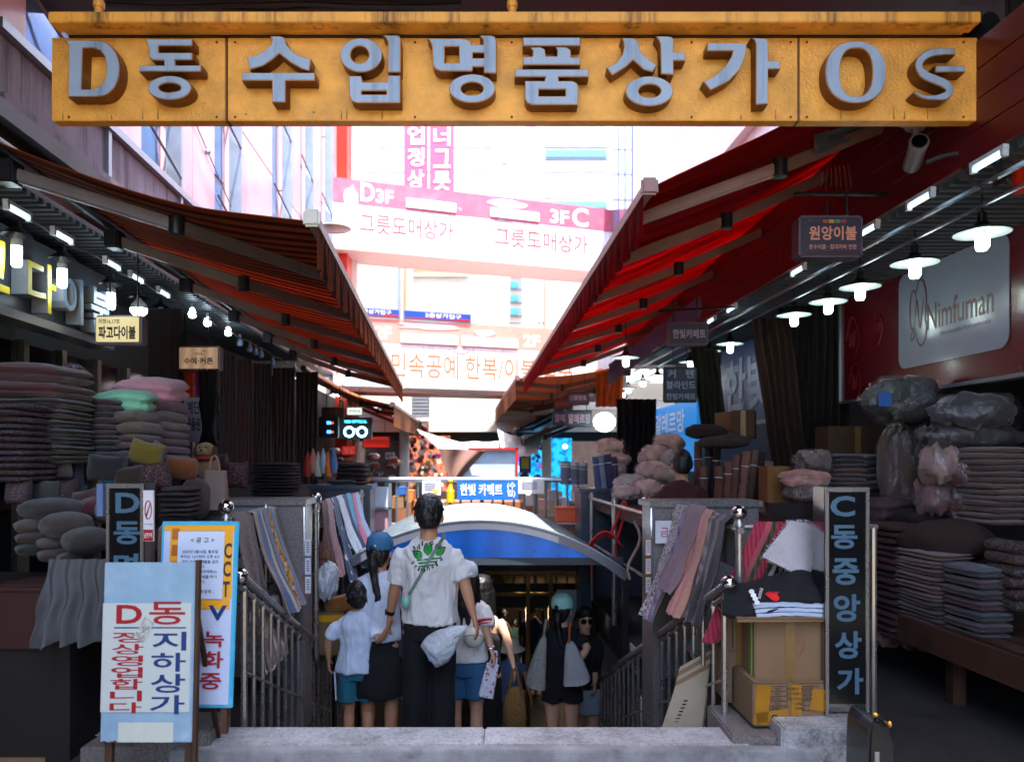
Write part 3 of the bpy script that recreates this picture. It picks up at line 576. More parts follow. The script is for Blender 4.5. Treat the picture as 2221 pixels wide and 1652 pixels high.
# ---------------------------------------------------------------- awnings
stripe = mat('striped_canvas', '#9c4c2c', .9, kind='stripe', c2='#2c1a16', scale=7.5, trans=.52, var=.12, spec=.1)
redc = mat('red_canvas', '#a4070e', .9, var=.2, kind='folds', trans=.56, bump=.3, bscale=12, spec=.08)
tanc = mat('tan_canvas', '#b8784c', .8, kind='stripe', c2='#7a3b2b', scale=5., trans=.4, var=.15)
bluec = mat('blue_canvas', '#26456e', .8, trans=.35, var=.2)
blackc = mat('dark_canvas', '#2a2024', .85, trans=.1, var=.2)
armm = mat('awning_arm', '#6d6260', .4, .4, var=.15); armr = mat('awning_arm_rosy', '#8a675e', .45, .3, var=.15)
def awning(label, wall, front, y0, y1, m, arms, valance=.2, seed=0, am=None, zn=None, capm=None, group='retractable awnings along the lane'):
    """wall, front: ((x,z) at y0, (x,z) at y1)"""
    am = am or armm; A = lambda e, t: Vector((e[0][0]+(e[1][0]-e[0][0])*t, y0+(y1-y0)*t, e[0][1]+(e[1][1]-e[0][1])*t))
    t = thing('awning', label, 'awning', (A(front, .5).x, (y0+y1)/2, 0), group=group); o = t.location.copy(); T = Matrix.Translation(-o)
    L_ = y1-y0; n = max(14, int(L_*7))
    def fab(u, v):
        p = A(wall, u).lerp(A(front, u), v); s = math.sin(math.pi*v)
        p.z -= s*(.05+.035*math.sin(u*L_*math.pi/1.6+seed)) - .012*nz(u*L_*3, v*3, seed)*s; p.z += .05*s*nz(u*L_*.9, v*1.2, seed+4)
        return p
    g = M(); g.T = T; g.sheet(fab, n, 12, .006, uv=lambda u, v: (u*L_, v)); g.build('canvas', m, t, smooth=80)
    sgn = 1 if front[0][0] > wall[0][0] else -1
    g = M(); g.T = T      # hanging frill along the front bar
    def fr(u, v):
        p = A(front, u); w = math.sin(u*L_*math.pi/.11)*.014*v; return p+Vector((sgn*(.02+w), 0, -.03-v*valance*(1+.1*nz(u*L_*.8, seed))-.012*v*math.cos(u*L_*math.pi/.11)))
    g.sheet(fr, int(L_*36), 3, .004, uv=lambda u, v: (u*L_, v)); g.build('frill', m, t, smooth=80)
    g = M(); g.T = T; a, b = A(front, -.004), A(front, 1.004); g.tube([a, b], .036, 4); g.build('front_bar', am, t)
    for q, s in ((a, -1), (b, 1)):
        e = M(); e.T = T; e.box(q+Vector((0, s*.02, 0)), (.085, .04, .085)); e.build('end_cap', capm or am, t, bevel=.012)
    g = M(); g.T = T; g.tube([A(wall, 0)+Vector((-sgn*.03, 0, .0)), A(wall, 1)+Vector((-sgn*.03, 0, .0))], .05, 10); g.build('roller', darkm, t, smooth=True)
    for (ys, ye, yf) in arms:     # shoulder, elbow, wrist along the lane
        f = lambda y: (y-y0)/L_
        S = A(wall, f(ys))+Vector((0, 0, -.12)); Wp = A(front, f(yf))+Vector((0, 0, -.03)); E = A(wall, f(ye)).lerp(A(front, f(ye)), .52)+Vector((0, 0, -.15))
        for p, q, r in ((S, E, .032), (E, Wp, .028)):
            g = M(); g.T = T; d = (q-p); ang = math.atan2(d.y, d.x); R = d.to_track_quat('X', 'Z').to_matrix(); g.box((p+q)/2, (d.length, .045, .07), rot=R); g.build('arm', am, t, bevel=.01)
        g = M(); g.T = T; g.lathe([(.01, -.05), (.042, -.048), (.042, .048), (.01, .05)], E, 12); g.build('elbow_joint', darkm, t, smooth=True)
        g = M(); g.T = T; g.box(S, (.1, .12, .12)); g.build('shoulder_bracket', darkm, t, bevel=.01)
    return t
whcap = mat('white_cap', '#d5d0c4', .5)
xw = lambda U, y: UX(U, y)
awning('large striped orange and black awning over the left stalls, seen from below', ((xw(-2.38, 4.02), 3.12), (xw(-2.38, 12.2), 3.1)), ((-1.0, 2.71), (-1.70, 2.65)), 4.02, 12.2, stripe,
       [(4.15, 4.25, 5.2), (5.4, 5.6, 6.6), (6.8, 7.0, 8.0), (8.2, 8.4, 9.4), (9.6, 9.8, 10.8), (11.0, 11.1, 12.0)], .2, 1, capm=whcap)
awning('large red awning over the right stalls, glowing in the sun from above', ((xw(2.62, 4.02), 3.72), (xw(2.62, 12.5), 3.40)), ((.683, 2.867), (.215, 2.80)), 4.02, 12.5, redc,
       [(4.85, 4.4, 4.45), (5.6, 5.3, 5.5), (6.8, 6.5, 6.8), (8.1, 7.8, 8.1), (9.4, 9.1, 9.4), (10.8, 10.5, 10.8), (12.1, 11.8, 12.)], .2, 5, am=armr)
awning('second smaller awning on the left, red canvas with an orange frill', ((xw(-2.5, 12.4), 2.95), (xw(-2.5, 18), 2.95)), ((-1.86, 2.38), (-2.12, 2.40)), 12.4, 18., tanc, [(12.6, 13.6, 13.), (15, 16, 15.4)], .3, 2)
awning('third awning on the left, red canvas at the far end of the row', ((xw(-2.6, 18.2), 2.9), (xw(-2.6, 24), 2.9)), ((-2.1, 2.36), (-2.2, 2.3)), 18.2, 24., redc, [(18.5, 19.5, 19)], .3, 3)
awning('second awning on the right, tan and rust canvas on many struts', ((xw(2.6, 12.7), 3.05), (xw(2.6, 20), 3.0)), ((.08, 2.82), (-.4, 2.82)), 12.7, 20., tanc, [(12.8, 13.8, 13.2), (14.4, 15.4, 14.8), (16, 17, 16.4), (17.6, 18.6, 18), (19, 19.9, 19.5)], .3, 6, am=armr)
awning('small black awning on the right below the tan one', ((xw(2.0, 17), 2.6), (xw(2.0, 21), 2.6)), ((.12, 2.22), (-.05, 2.22)), 17, 21., blackc, [(17.5, 18.5, 18)], .12, 7)
awning('lower small black awning on the right, nearest to the white column', ((xw(2.2, 14.5), 2.35), (xw(2.2, 18.5), 2.35)), ((.25, 1.95), (-.1, 1.9)), 14.5, 18.5, blackc, [(15, 16, 15.5)], .1, 8)
# loose blue tarpaulin strip hanging by the red awning
g = M(); g.sheet(lambda u, v: P(1520-200*u, 640+150*u+v*(45+18*nz(u*9, 1)), 7.2+3.2*u)+Vector((.03*nz(u*14, v*3), 0, .03*nz(u*11, 4))), 26, 5, .004)
g.build('tarpaulin', mat('blue_plastic_sheet', '#51698f', .35, trans=.3, bump=.6, bscale=14), smooth=80, label='crumpled blue plastic sheet hanging from the wall edge of the red awning', cat='tarpaulin')
g = M(); g.sheet(lambda u, v: P(1768+150*u, 262+72*v-46*u*v+10*nz(u*4, v*4), 4.4+.5*u)+Vector((0, .04*nz(u*6, v*5), 0)), 12, 8, .004)
g.build('tarpaulin', mat('grey_plastic_sheet', '#5b5a60', .5, trans=.2, bump=.5, bscale=9), smooth=80, label='grey printed plastic sheet behind the torn near end of the red awning', cat='tarpaulin')
# red boards behind the roller on the right
t = thing('fascia', 'dark red boarded fascia between the red awning and the row of tube lights', 'fascia', (0, 0, 0))
redf = mat('red_board', '#5a0a10', .45, var=.25)
for k in range(4):
    for j, (ya, yb) in enumerate(((3.4, 6.4), (6.41, 9.4), (9.41, 12.4))): wallbox('board', 2.50-k*.0, 2.53, ya, yb, 2.98+k*.145, 2.98+k*.145+.138, redf, parent=t)
# ---------------------------------------------------------------- lamps
bulbm = mat('lit_bulb', '#ffffff', .5, var=0, emit=3., emitc='#d9f2ff'); bulbg = mat('lit_bulb_greenish', '#ffffff', .5, var=0, emit=2.8, emitc='#e4fff0')
tubem = mat('lit_tube', '#ffffff', .5, var=0, emit=.8, emitc='#c4ecff'); baseb = mat('bulb_base', '#b9bcc0', .35); offb = mat('unlit_bulb', '#8fa8cc', .15, coat=.5)
blk = mat('black_enamel', '#141316', .35); shadew = mat('shade_inside', '#cfd8de', .4)
def point(loc, e_, r=.05, c=(.8, .93, 1)):
    l = bpy.data.lights.new('lamp_light', 'POINT'); l.energy = e_*.06; l.shadow_soft_size = r; l.color = c; o = bpy.data.objects.new('lamp_light', l); COL.objects.link(o); o.location = loc; return o
def disc_lamp(px_, py_, U=2.87, bulb='u', label='', R=.15, e=5.):
    Z = ZU(px_, U); p = P(px_, py_, Z); t = thing('pendant_lamp', label, 'lamp', p, group='disc shaded lamps under the right roof')
    if bulb == 'u':
        for k in range(3):
            a = 2.1*k; g = M(); x, y = .027*math.cos(a), .027*math.sin(a)
            g.tube([(x, y, .035), (x, y, -.04), (x*.8, y*.8, -.05), (-y*.7, x*.7, -.05), (-y, x, -.04), (-y, x, .035)], .011, 6); g.build('tube_bulb', bulbg, t, smooth=True)
    else: M().lathe([(.03, .03), (.055, .01), (.05, -.02), (.03, -.035), (0, -.04)], seg=14).build('bulb', bulbg, t, smooth=True)
    M().lathe([(.03, .05), (R, .035), (R, .041), (.045, .075), (.03, .1)], seg=24).build('shade', [blk], t, smooth=True)
    M().lathe([(.03, .0455), (R-.005, .0335)], seg=24, caps=False).build('shade_lining', shadew, t, smooth=True)
    M().lathe([(.024, .1), (.024, .15), (.008, .16)], seg=10).tube([(0, 0, .15), (0, 0, 2.98-p.z)], .005, 5).build('cord', blk, t)
    l = point((0, 0, -.09), e); l.parent = t
nth = ['nearest', 'second', 'third', 'fourth', 'fifth', 'sixth', 'seventh', 'eighth', 'ninth', 'tenth', 'eleventh', 'twelfth', 'thirteenth', 'fourteenth', 'fifteenth', 'sixteenth', 'seventeenth', 'eighteenth', 'nineteenth', 'twentieth']
RL = [(2130, 520, 'u'), (1984, 583, 'u'), (1865, 633, 'u'), (1796, 664, 'u'), (1722, 692, 'u'), (1583, 753, 'u'), (1537, 768, 'd'), (1497, 791, 'u'), (1426, 820, 'd'), (1394, 833, 'd'), (1363, 847, 'd'), (1350, 857, 'd'), (1338, 865, 'd'), (1357, 783, 'u')]
for i, (a, b, k) in enumerate(RL):
    disc_lamp(a, b, 2.87 if i < 13 else 1.7, k, '%s lit black disc shaded lamp counting back from the right edge' % nth[i] if i < 13 else 'lit tube bulb lamp hanging alone left of the carpet shop sign', .15, 2.4 if i < 6 else 1.6)
def bulb_lamp(px_, py_, U, kind, label, e=2.5):
    Z = ZU(px_, U); p = P(px_, py_, Z); t = thing('hanging_bulb', label, 'lamp', p, group='bare bulbs under the left roof')
    if kind == 't':
        M().lathe([(.0, -.075), (.022, -.073), (.03, -.06), (.03, .05), (.02, .055)], seg=14).build('bulb', bulbm, t, smooth=True)
        M().lathe([(.031, .05), (.031, .085), (.018, .1), (.014, .13)], seg=14).build('bulb_base', baseb, t, smooth=True)
        M().lathe([(.085, .115), (.075, .125), (.03, .16), (.015, .2)], seg=16, caps=False).build('shade', blk, t, smooth=True)
    elif kind == 'd':
        M().lathe([(.0, -.05), (.04, -.045), (.062, -.025), (.066, .01)], seg=16).build('bulb', bulbm, t, smooth=True)
        M().lathe([(.066, .011), (.06, .045), (.03, .075), (.018, .1)], seg=16).build('bulb_base', baseb, t, smooth=True)
        M().lathe([(.075, .1), (.03, .13), (.012, .17)], seg=14, caps=False).build('shade', blk, t, smooth=True)
    else:
        M().lathe([(0, -.055), (.03, -.045), (.038, -.015), (.025, .03), (.015, .045)], seg=12).build('bulb', offb if kind == 'o' else bulbm, t, smooth=True)
        M().lathe([(.016, .045), (.016, .09)], seg=8).build('bulb_base', baseb, t)
    M().tube([(0, 0, .12), (.01, 0, .2), (0, 0, 3.05-p.z)], .004, 5).build('cord', blk, t)
    if kind != 'o': l = point((0, 0, -.13), e); l.parent = t
for i, (a, b, k) in enumerate(((36, 552, 't'), (135, 600, 't'), (241, 650, 't'), (301, 672, 'd'), (349, 690, 'd'), (417, 678, 's'), (450, 697, 's'), (495, 718, 's'), (520, 742, 'o'), (541, 755, 'o'), (554, 762, 'o'), (566, 768, 'o'), (640, 800, 'o'), (592, 786, 'o'))):
    bulb_lamp(a, b, -2.68, k, ('%s %s under the left roof, counted from the left edge' % (nth[i], {'t': 'lit long tube shaped bulb', 'd': 'lit wide drum bulb', 's': 'small lit bulb', 'o': 'small unlit bluish bulb'}[k])), 2.2)
for i, (x, y) in enumerate(((722, 849), (733, 853), (742, 856), (750, 861), (782, 886), (790, 892), (799, 898), (808, 905), (817, 911), (826, 917))):
    bulb_lamp(x, y, -2.6 if i < 4 else -2.75, 's', '%s round lit bulb in the string above the optical shop' % nth[i], 1.2)
M().ball(P(1311, 915, 11.5), (.16, .16, .14), 18).build('lantern', bulbg, smooth=True, label='large glowing white oval lantern on the right side', cat='lamp')
def tube_light(px_, py_, U, z, L_, label):
    Z = ZU(px_, U); t = thing('tube_light', label, 'lamp', (UX(U, Z), Z, z), ALONG, group='fluorescent tubes along the roof edges')
    M().tube([(0, -L_/2, 0), (0, L_/2, 0)], .011, 8).build('tube', tubem, t, smooth=True); M().box((0, 0, .028), (.03, L_+.05, .02)).build('fitting', baseb, t)
    for s in (-1, 1): M().box((0, s*(L_/2+.012), .004), (.03, .02, .04)).build('end_holder', baseb, t)
for i, (x, y) in enumerate(((39, 464), (136, 518), (244, 575), (296, 604), (355, 637))): tube_light(x, y, -2.5, 2.885, .2, '%s fluorescent tube along the left roof edge, from the left' % nth[i])
for i, (x, y) in enumerate(((2144, 339), (1996, 428), (1882, 497), (1731, 584), (1587, 666), (1543, 691))): tube_light(x, y, 2.5, 2.93, .2, '%s fluorescent tube along the right roof edge, counting back from the right' % nth[i])
g = M(); g.tube([(UX(2.62, y), y, 2.9) for y in (3., 12.4)], .014, 5).tube([(UX(2.75, y), y, 2.86) for y in (3., 12.4)], .01, 5); g.build('conduit', alu, label='pair of thin steel conduits along the right roof edge', cat='conduit')
g = M(); g.tube([(UX(-2.56, y), y, 2.92-.03*math.sin(y*4)**2) for y in [3.8+i*.2 for i in range(42)]], .008, 5); g.build('cable', cabm, label='thin cable looping along the left roof edge between the bulbs', cat='cable')
# ---------------------------------------------------------------- left shop front
t = thing('shop_fascia', 'grey sign fascia with raised letters over the quilt shop on the left', 'fascia', (0, 0, 0))
wallbox('board', UWL-.25, UWL, 3.4, 6.3, 2.44, 2.96, mat('fascia_grey', '#565c64', .35, .2), parent=t)
wallbox('lower_ledge', UWL-.1, UWL+.07, 3.4, 6.3, 2.38, 2.435, alu, parent=t)
yel = mat('yellow_face', '#c8ba14', .4, emit=.04); bface = mat('blue_white_face', '#8aa6c0', .4); retw = mat('letter_side_white', '#84888e', .4)
for s, ya, yb, m_, za, zb_ in (('고', 4.35, 4.78, yel, 2.50, 2.80), ('다', 4.98, 5.32, yel, 2.47, 2.79), ('이', 5.42, 5.70, bface, 2.47, 2.79), ('불', 5.82, 6.14, bface, 2.45, 2.79), ('파', 3.85, 4.2, yel, 2.5, 2.8)):
    e = Vector((-SK, 1, 0)).normalized()
    q = lettering(s, retw, t, (UX(UWL+.11, ya), ya, za), e, (0, 0, 1), yb-ya, zb_-za, .035, .10, name='letter')
    lettering(s, m_, q, (UX(UWL+.113, ya), ya, za), e, (0, 0, 1), yb-ya, zb_-za, .028, .0, name='face')
# glass front with steel frames behind the quilts, and the dark interior
t = thing('glazed_shopfront', 'dark glazed shop front with brushed metal frames behind the quilt piles', 'shop front', (0, 0, 0))
brass = mat('brushed_frame', '#7d7468', .35, .7)
for y in (4.3, 4.75, 5.3, 5.75, 6.3, 6.9, 7.5, 8.1, 8.8, 9.3): wallbox('frame_post', UWL-.42, UWL-.34, y, y+.07, 0, 2.38, brass, parent=t)
wallbox('transom', UWL-.36, UWL-.30, 4.3, 6.9, 2.0, 2.09, brass, parent=t)
for a, b in ((4.37, 4.75), (4.82, 5.3), (5.37, 5.75), (5.82, 6.3), (6.37, 6.9), (6.97, 7.5), (7.57, 8.1), (8.17, 8.8)): wallbox('pane', UWL-.40, UWL-.385, a+.01, b-.01, .02, 2.36, mat('dark_glass', '#1c2226', .08, .2, var=.3), parent=t)
# ---------------------------------------------------------------- hanging box signs
def box_sign(label, x0, x1, y0, y1, Z, body, face, texts, d=.11, rods=None, rz=0, side=None, emit=0):
    c = P((x0+x1)/2, (y0+y1)/2, Z); w = (x1-x0)*Z/F; h = (y1-y0)*Z/F
    t = thing('hanging_sign', label, 'sign', c, rz); M().box((0, d/2, 0), (w, d, h)).build('case', body, t, bevel=.012)
    M().box((0, -.004, 0), (w*.92, .01, h*.86)).build('face_panel', face, t, bevel=.004)
    for s, u0, u1, v0, v1, m_, bo in texts: lettering(s, m_, t, (-w/2+u0*w, -.011, -h/2+v0*h), (1, 0, 0), (0, 0, 1), (u1-u0)*w, (v1-v0)*h, bo)
    for u, L_ in (rods or ((-.3, .3), (.3, .3))): M().tube([(u*w, d/2, h/2), (u*w, d/2, h/2+L_)], .006, 6).build('hanger', blk, t)
    return t
cream_f = mat('cream_face', '#d9c791', .4, emit=.12); beige_f = mat('beige_face', '#c9a382', .4, kind='weave', c2='#a8886e', scale=3., emit=.1)
frm = mat('sign_case', '#7b7480', .35, .4); dkgreen = mat('dark_green_print', '#17302c', .5); peach = mat('peach_print', '#c98468', .5)
t = box_sign('cream hanging box sign reading 파고다이불 under the left roof', 205, 306, 683, 746, 5.7, frm, cream_f, [('외향16,17호', .1, .56, .68, .86, blackp, .03), ('파고다이불', .1, .9, .16, .62, blackp, .07)], rods=((-.25, .42), (.35, .5)))
t = box_sign('smaller beige hanging sign reading 수예·커튼 under the left roof', 386, 476, 750, 803, 7.2, frm, beige_f, [('수예·커튼', .15, .86, .24, .52, dkgreen, .05), ('영로바', .42, .6, .62, .73, dkgreen, .02)], rods=((-.4, .3), (.2, .3)))
g = M(); g.prism([(x*.2, -.011, z*.2) for x, z in chaik([(.16, .36), (.2, .3), (.34, .28), (.42, .34), (.36, .32), (.22, .33)], n=1)], (0, -.002, 0)); g.build('leaf_mark', mat('olive_print', '#6d7a2e', .5), t)
plum = mat('plum_face', '#2c1c2e', .4)
t = box_sign('dark hanging sign reading 원앙이불 in peach letters below the security camera', 1734, 1873, 466, 556, 4.55, mat('sign_case_plum', '#5e4a52', .4, .3), plum, [('원앙이불', .14, .88, .38, .72, peach, .05), ('혼수이불 · 침대카바 전문', .14, .88, .16, .28, peach, .01), ('외향 20, 30호', .12, .32, .82, .89, mat('dim_print', '#6d4c50', .6), .01)], d=.14, rods=((0, .12),))
for k, c in enumerate(('#8c4a2a', '#b08a38', '#4a7a54', '#8a2c3c')): M().box((-.04+.035*k, -.012, .078), (.03, .003, .02)).build('colour_tab', mat('tab_%d' % k, c, .5), t)
M().tube([P(1724, 420, 4.55), P(1972, 422, 4.75)], .011, 7).tube([P(1836, 420, 4.6), P(1836, 466, 4.6)], .009, 6).build('sign_bracket', darkm, smooth=True, label='thin horizontal iron bar from which the 원앙이불 sign hangs', cat='bracket')
plum2 = mat('violet_face', '#2a2440', .4); pale = mat('pale_violet_print', '#a79ab4', .5)
t = box_sign('dark violet hanging sign reading 한빛카페트 halfway down the right side', 1450, 1537, 698, 748, 7.0, mat('sign_case_plum', '#5e4a52'), plum2, [('한빛카페트', .1, .92, .28, .68, pale, .04)], d=.12, rods=((-.35, .22), (.25, .22)))
M().tube([P(1430, 675, 7.0), P(1600, 665, 7.4)], .011, 6).build('sign_bracket', darkm, label='thin iron bar above the violet 한빛카페트 sign', cat='bracket')
navy = mat('navy_face', '#1c2c4e', .45); palb = mat('pale_blue_letter', '#8c9cc4', .5)
t = box_sign('navy square hanging sign reading 커텐 블라인드 한빛카페트', 1439, 1512, 795, 873, 9.2, darkm, navy, [('커   텐', .12, .9, .68, .92, palb, .03), ('블라인드', .08, .95, .38, .6, palb, .03), ('한빛카페트', .08, .95, .08, .26, palb, .03)], d=.05, rods=((-.2, .35), (.2, .35)))
pinkl = mat('pink_letter', '#b98da8', .5); maroon = mat('maroon_face', '#4a1830', .45)
box_sign('blue hanging sign reading 알레르망, the nearer of the pair', 1228, 1284, 889, 926, 12., darkm, navy, [('알레르망', .08, .94, .22, .78, pinkl, .04)], d=.08)
box_sign('blue hanging sign reading 알레르망, partly behind its twin', 1199, 1252, 890, 922, 13., darkm, navy, [('알레르망', .08, .94, .22, .78, pinkl, .04)], d=.08)
box_sign('small maroon sign with pink letters above the blue 알레르망 signs, right one', 1230, 1278, 850, 878, 12.3, darkm, maroon, [('진흥침장', .1, .9, .35, .75, pinkl, .04)], d=.08)
box_sign('small red sign with orange letters above the blue 알레르망 signs, left one', 1201, 1243, 864, 888, 13.2, darkm, mat('red_face', '#7a1c22', .45), [('혼수이불', .1, .9, .3, .72, mat('orange_letter', '#d0604a', .5), .04)], d=.08)
# optical shop signs on the left
t = thing('optical_sign', 'black sign reading KIM OPTICAL with a glowing blue pair of spectacles', 'sign', P(771, 928, 12.5))
neon = mat('neon_blue', '#a8ecff', .4, emit=3.2, emitc='#7fd8ff', var=0); neon2 = mat('dim_blue_letters', '#3fb8d8', .4, emit=.9, var=0)
M().box((0, .06, 0), (.5, .08, .34)).build('board', blk, t)
lettering('KIM OPTICAL', neon2, t, (-.17, -.0, .08), (1, 0, 0), (0, 0, 1), .35, .045, .03)
for s in (-1, 1): M().tube([(s*.1+.072*math.cos(q), 0, -.06+.072*math.sin(q)) for q in [i*math.pi/12 for i in range(25)]], .012, 6).build('spectacle_ring', neon, t, smooth=True)
M().tube([(-.035, 0, -.04), (0, 0, -.02), (.035, 0, -.04)], .01, 6).build('spectacle_bridge', neon, t, smooth=True)
box_sign('small white and green shop sign on the left beyond the bulbs', 752, 786, 883, 900, 12.6, alu, mat('white_green_face', '#c8d4c8', .4, emit=.3), [('두꺼비네', .15, .85, .3, .7, mat('green_print', '#1f6b3c', .5), .03)], d=.06)
box_sign('small red sign reading 안경 in the optical shop', 741, 772, 966, 987, 12.7, darkm, mat('red_lit', '#a8241c', .4, emit=.2), [('안경', .2, .8, .25, .75, whl, .03)], d=.05)
box_sign('dull brown sign board on the left before the optical shop', 697, 745, 883, 910, 11.8, darkm, mat('brown_face', '#4a2a22', .5), [('안 경', .2, .8, .3, .7, mat('rust_letter', '#8a4030', .5), .03)], d=.08)
box_sign('red lit sign board with orange letters in the far left shop', 786, 846, 945, 972, 16., darkm, mat('red_lit', '#a8241c'), [('하이패션', .1, .9, .3, .75, mat('orange_letter', '#d0604a'), .03)], d=.1)
box_sign('small white sign with black print in the far left shop', 835, 856, 980, 996, 15., alu, paper, [('60%', .15, .85, .25, .75, blackp, .03)], d=.05)
box_sign('vertical black sign with yellow letters by the far left bulbs', 735, 744, 868, 912, 12.2, blk, mat('black_face', '#121214', .4), [('안\n경\n원', .15, .85, .06, .94, yel, .05)], d=.05)
t = thing('meter_box', 'dark box with glowing blue and red digits on the left', 'meter', P(712, 926, 11.5)); M().box((0, .05, 0), (.28, .1, .3)).build('case', darkm, t, bevel=.01)
led = mat('blue_led', '#2a6bff', .4, emit=3., var=0); ledr = mat('red_led', '#ff2a3a', .4, emit=2., var=0)
for z in (.06, -.07):
    lettering('88', led, t, (-.02, -.002, z-.02), (1, 0, 0), (0, 0, 1), .06, .045, .02); M().box((.062, -.002, z), (.02, .004, .02)).build('red_digit', ledr, t)
# ---------------------------------------------------------------- Nimfuman panel on the right
UN = 3.5
t = thing('brand_panel', 'dark red advertising panel with a pale rounded label reading Nimfuman', 'sign', (0, 0, 0))
redpan = mat('brand_red', '#5a0c18', .25, coat=.3, var=.06); palepan = mat('brand_pale', '#8a92a6', .2, coat=.3, var=.05); brn = mat('brand_print', '#55202c', .35, var=0); rln = mat('brand_red_line', '#701422', .3)
wallbox('board', UN, UN+.08, 4.2, 7.42, 2.06, 3.0, redpan, parent=t)
wallbox('edge_strip', UN-.02, UN+.09, 4.2, 7.45, 2.03, 2.057, alu, parent=t); wallbox('edge_strip', UN-.02, UN+.09, 7.422, 7.45, 2.06, 3.0, alu, parent=t)
en = Vector((SK, -1, 0)).normalized(); up = Vector((0, 0, 1))
def onN(y, z, d=.0): return Vector((UX(UN-d, y), y, z))
rc = []; ya, yb, za, zb_ = 6.42, 5.12, 2.235, 2.985
for cy, cz, a0 in ((yb+.09, za+.09, 180), (yb+.09, zb_-.09, 90), (ya-.09, zb_-.09, 0), (ya-.09, za+.09, -90)):
    for i in range(6): a = math.radians(a0+90-18*i); rc.append(onN(cy+.09*math.cos(a), cz+.09*math.sin(a), .004))
M().prism(rc, (-.006, 0, 0)).build('label_panel', palepan, t)
lettering('Nimfuman', brn, t, onN(6.02, 2.485, .012), en, up, .76, .2, .02, warp=lambda u, v: (u*.76, v*.2+.0))
lettering('More enjoyable, More comfortable', brn, t, onN(5.85, 2.41, .012), en, up, .56, .045, .0)
lg = thing
def onL(u, v): return onN(6.26-u*.24, 2.385+v*.50, .012)
g = M()
def st2(pts, w): 
    pts = chaik(pts, n=2); wl = [w*(.35+.65*math.sin(math.pi*i/(len(pts)-1))) for i in range(len(pts))]
    q = stroke([(p[0], p[1]*2.1) for p in pts], wl); k = len(q)//2
    vs = [onL(a, b/2.1) for a, b in q]; g.add(vs+[v+Vector((-.002, 0, 0)) for v in vs], [(i, i+1, 2*k-2-i, 2*k-1-i) for i in range(k-1)]); return
st2([(.42, .66), (.3, .92), (.05, .82), (.02, .5), (.08, .3), (.22, .3), (.3, .16), (.1, .1), (.08, .2), (.3, .32)], .08)
st2([(.35, .82), (.5, 1.02), (.8, 1.0), (.98, .75), (.92, .45), (.88, .38), (.98, .3), (.9, .06), (.65, -.02), (.42, .1), (.35, .28)], .09)
st2([(.3, .28), (.38, .7), (.45, .72), (.55, .35), (.62, .25), (.7, .5), (.82, .72)], .09)
g.build('logo', brn, t)
for (y, z, s) in ((7.2, 2.6, .4), (6.75, 2.62, .26), (7.15, 2.2, .36)):      # pale outlined emblems on the red
    M().tube([onN(y+s*.3*math.cos(q)*(1-.3*abs(math.sin(q))), z+s*.5*math.sin(q), .004) for q in [i*.35 for i in range(15)]], .008, 4).tube([onN(y+s*a, z+s*b, .004) for a, b in ((.12, -.15), (.1, .2), (-.05, -.15), (-.1, .2))], .008, 4).build('outlined_emblem', rln, t)
# blue wall panel, green and blue shop panels further down the right side
t = thing('wall_sign', 'blue wall sign with large pale letters 한빛 behind the drapes', 'sign', (0, 0, 0))
wallbox('board', 3.4, 3.46, 8.7, 10.6, 1.98, 2.95, mat('signboard_blue', '#2b4f86', .4), parent=t); wallbox('border', 3.37, 3.4, 8.7, 10.6, 1.93, 1.975, alu, parent=t)
lettering('한빛', palb, t, Vector((UX(3.39, 10.4), 10.4, 2.12)), en, up, 1.5, .66, .05)
t = thing('lit_panel', 'glowing green and blue shop panel with white letters far down the right side', 'sign', (0, 0, 0))
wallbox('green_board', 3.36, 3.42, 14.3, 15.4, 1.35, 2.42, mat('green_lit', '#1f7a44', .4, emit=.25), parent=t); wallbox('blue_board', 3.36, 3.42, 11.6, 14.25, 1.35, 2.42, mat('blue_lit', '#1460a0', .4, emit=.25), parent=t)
lettering('알레르망', whl, t, Vector((UX(3.35, 14.1), 14.1, 1.95)), en, up, 1.9, .36, .05); lettering('AllermanO', whl, t, Vector((UX(3.35, 14.1), 14.1, 1.7)), en, up, 1.7, .16, .03)
for q in range(3): lettering(('침구', '홈패션', '전문')[q], whl, t, Vector((UX(3.35, 15.2), 15.2, 2.2-.12*q)), en, up, .5, .09, .02)
M().tube([Vector((UX(3.34, 14.8), 14.8, 1.62))+Vector((0, .16*math.cos(q), .16*math.sin(q))) for q in [i*.5 for i in range(13)]], .03, 5).build('round_mark', yel, t)
# security camera
t = thing('security_camera', 'pale bullet security camera on a ceiling mount right of centre', 'camera', P(1985, 335, 4.2)); gm = mat('camera_grey', '#7c7478', .4)
M().lathe([(.08, .17), (.085, .2), (.085, .225)], seg=20).build('mount_plate', gm, t, smooth=True); M().lathe([(.045, .13), (.07, .17)], seg=14).tube([(0, 0, .14), (0, 0, .03)], .018, 8).build('stem', gm, t, smooth=True)
R = Matrix.Rotation(math.radians(74), 3, 'X') @ Matrix.Rotation(math.radians(0), 3, 'Z'); Rr = Matrix.Rotation(math.radians(-16), 3, 'Z') @ R
M().lathe([(.03, -.12), (.045, -.1), (.047, .06), (.05, .1), (.047, .105), (.04, .1)], seg=18, rot=Rr).build('body', gm, t, smooth=True)
M().lathe([(.001, .107), (.038, .107), (.038, .112), (.001, .1125)], seg=18, rot=Rr).build('lens', mat('black_lens', '#08080a', .08, coat=.8), t, smooth=True)
g = M()
for k in range(8): g.tube([P(1776+k*9, 370-k*2, 5), P(1770+k*11, 405+5*nz(k), 5.05)], .004, 4)
for k in range(7): g.tube([P(1795+k*22, 380, 5.1), P(1790+k*22+8*nz(k), 425, 5.1)], .003, 4)
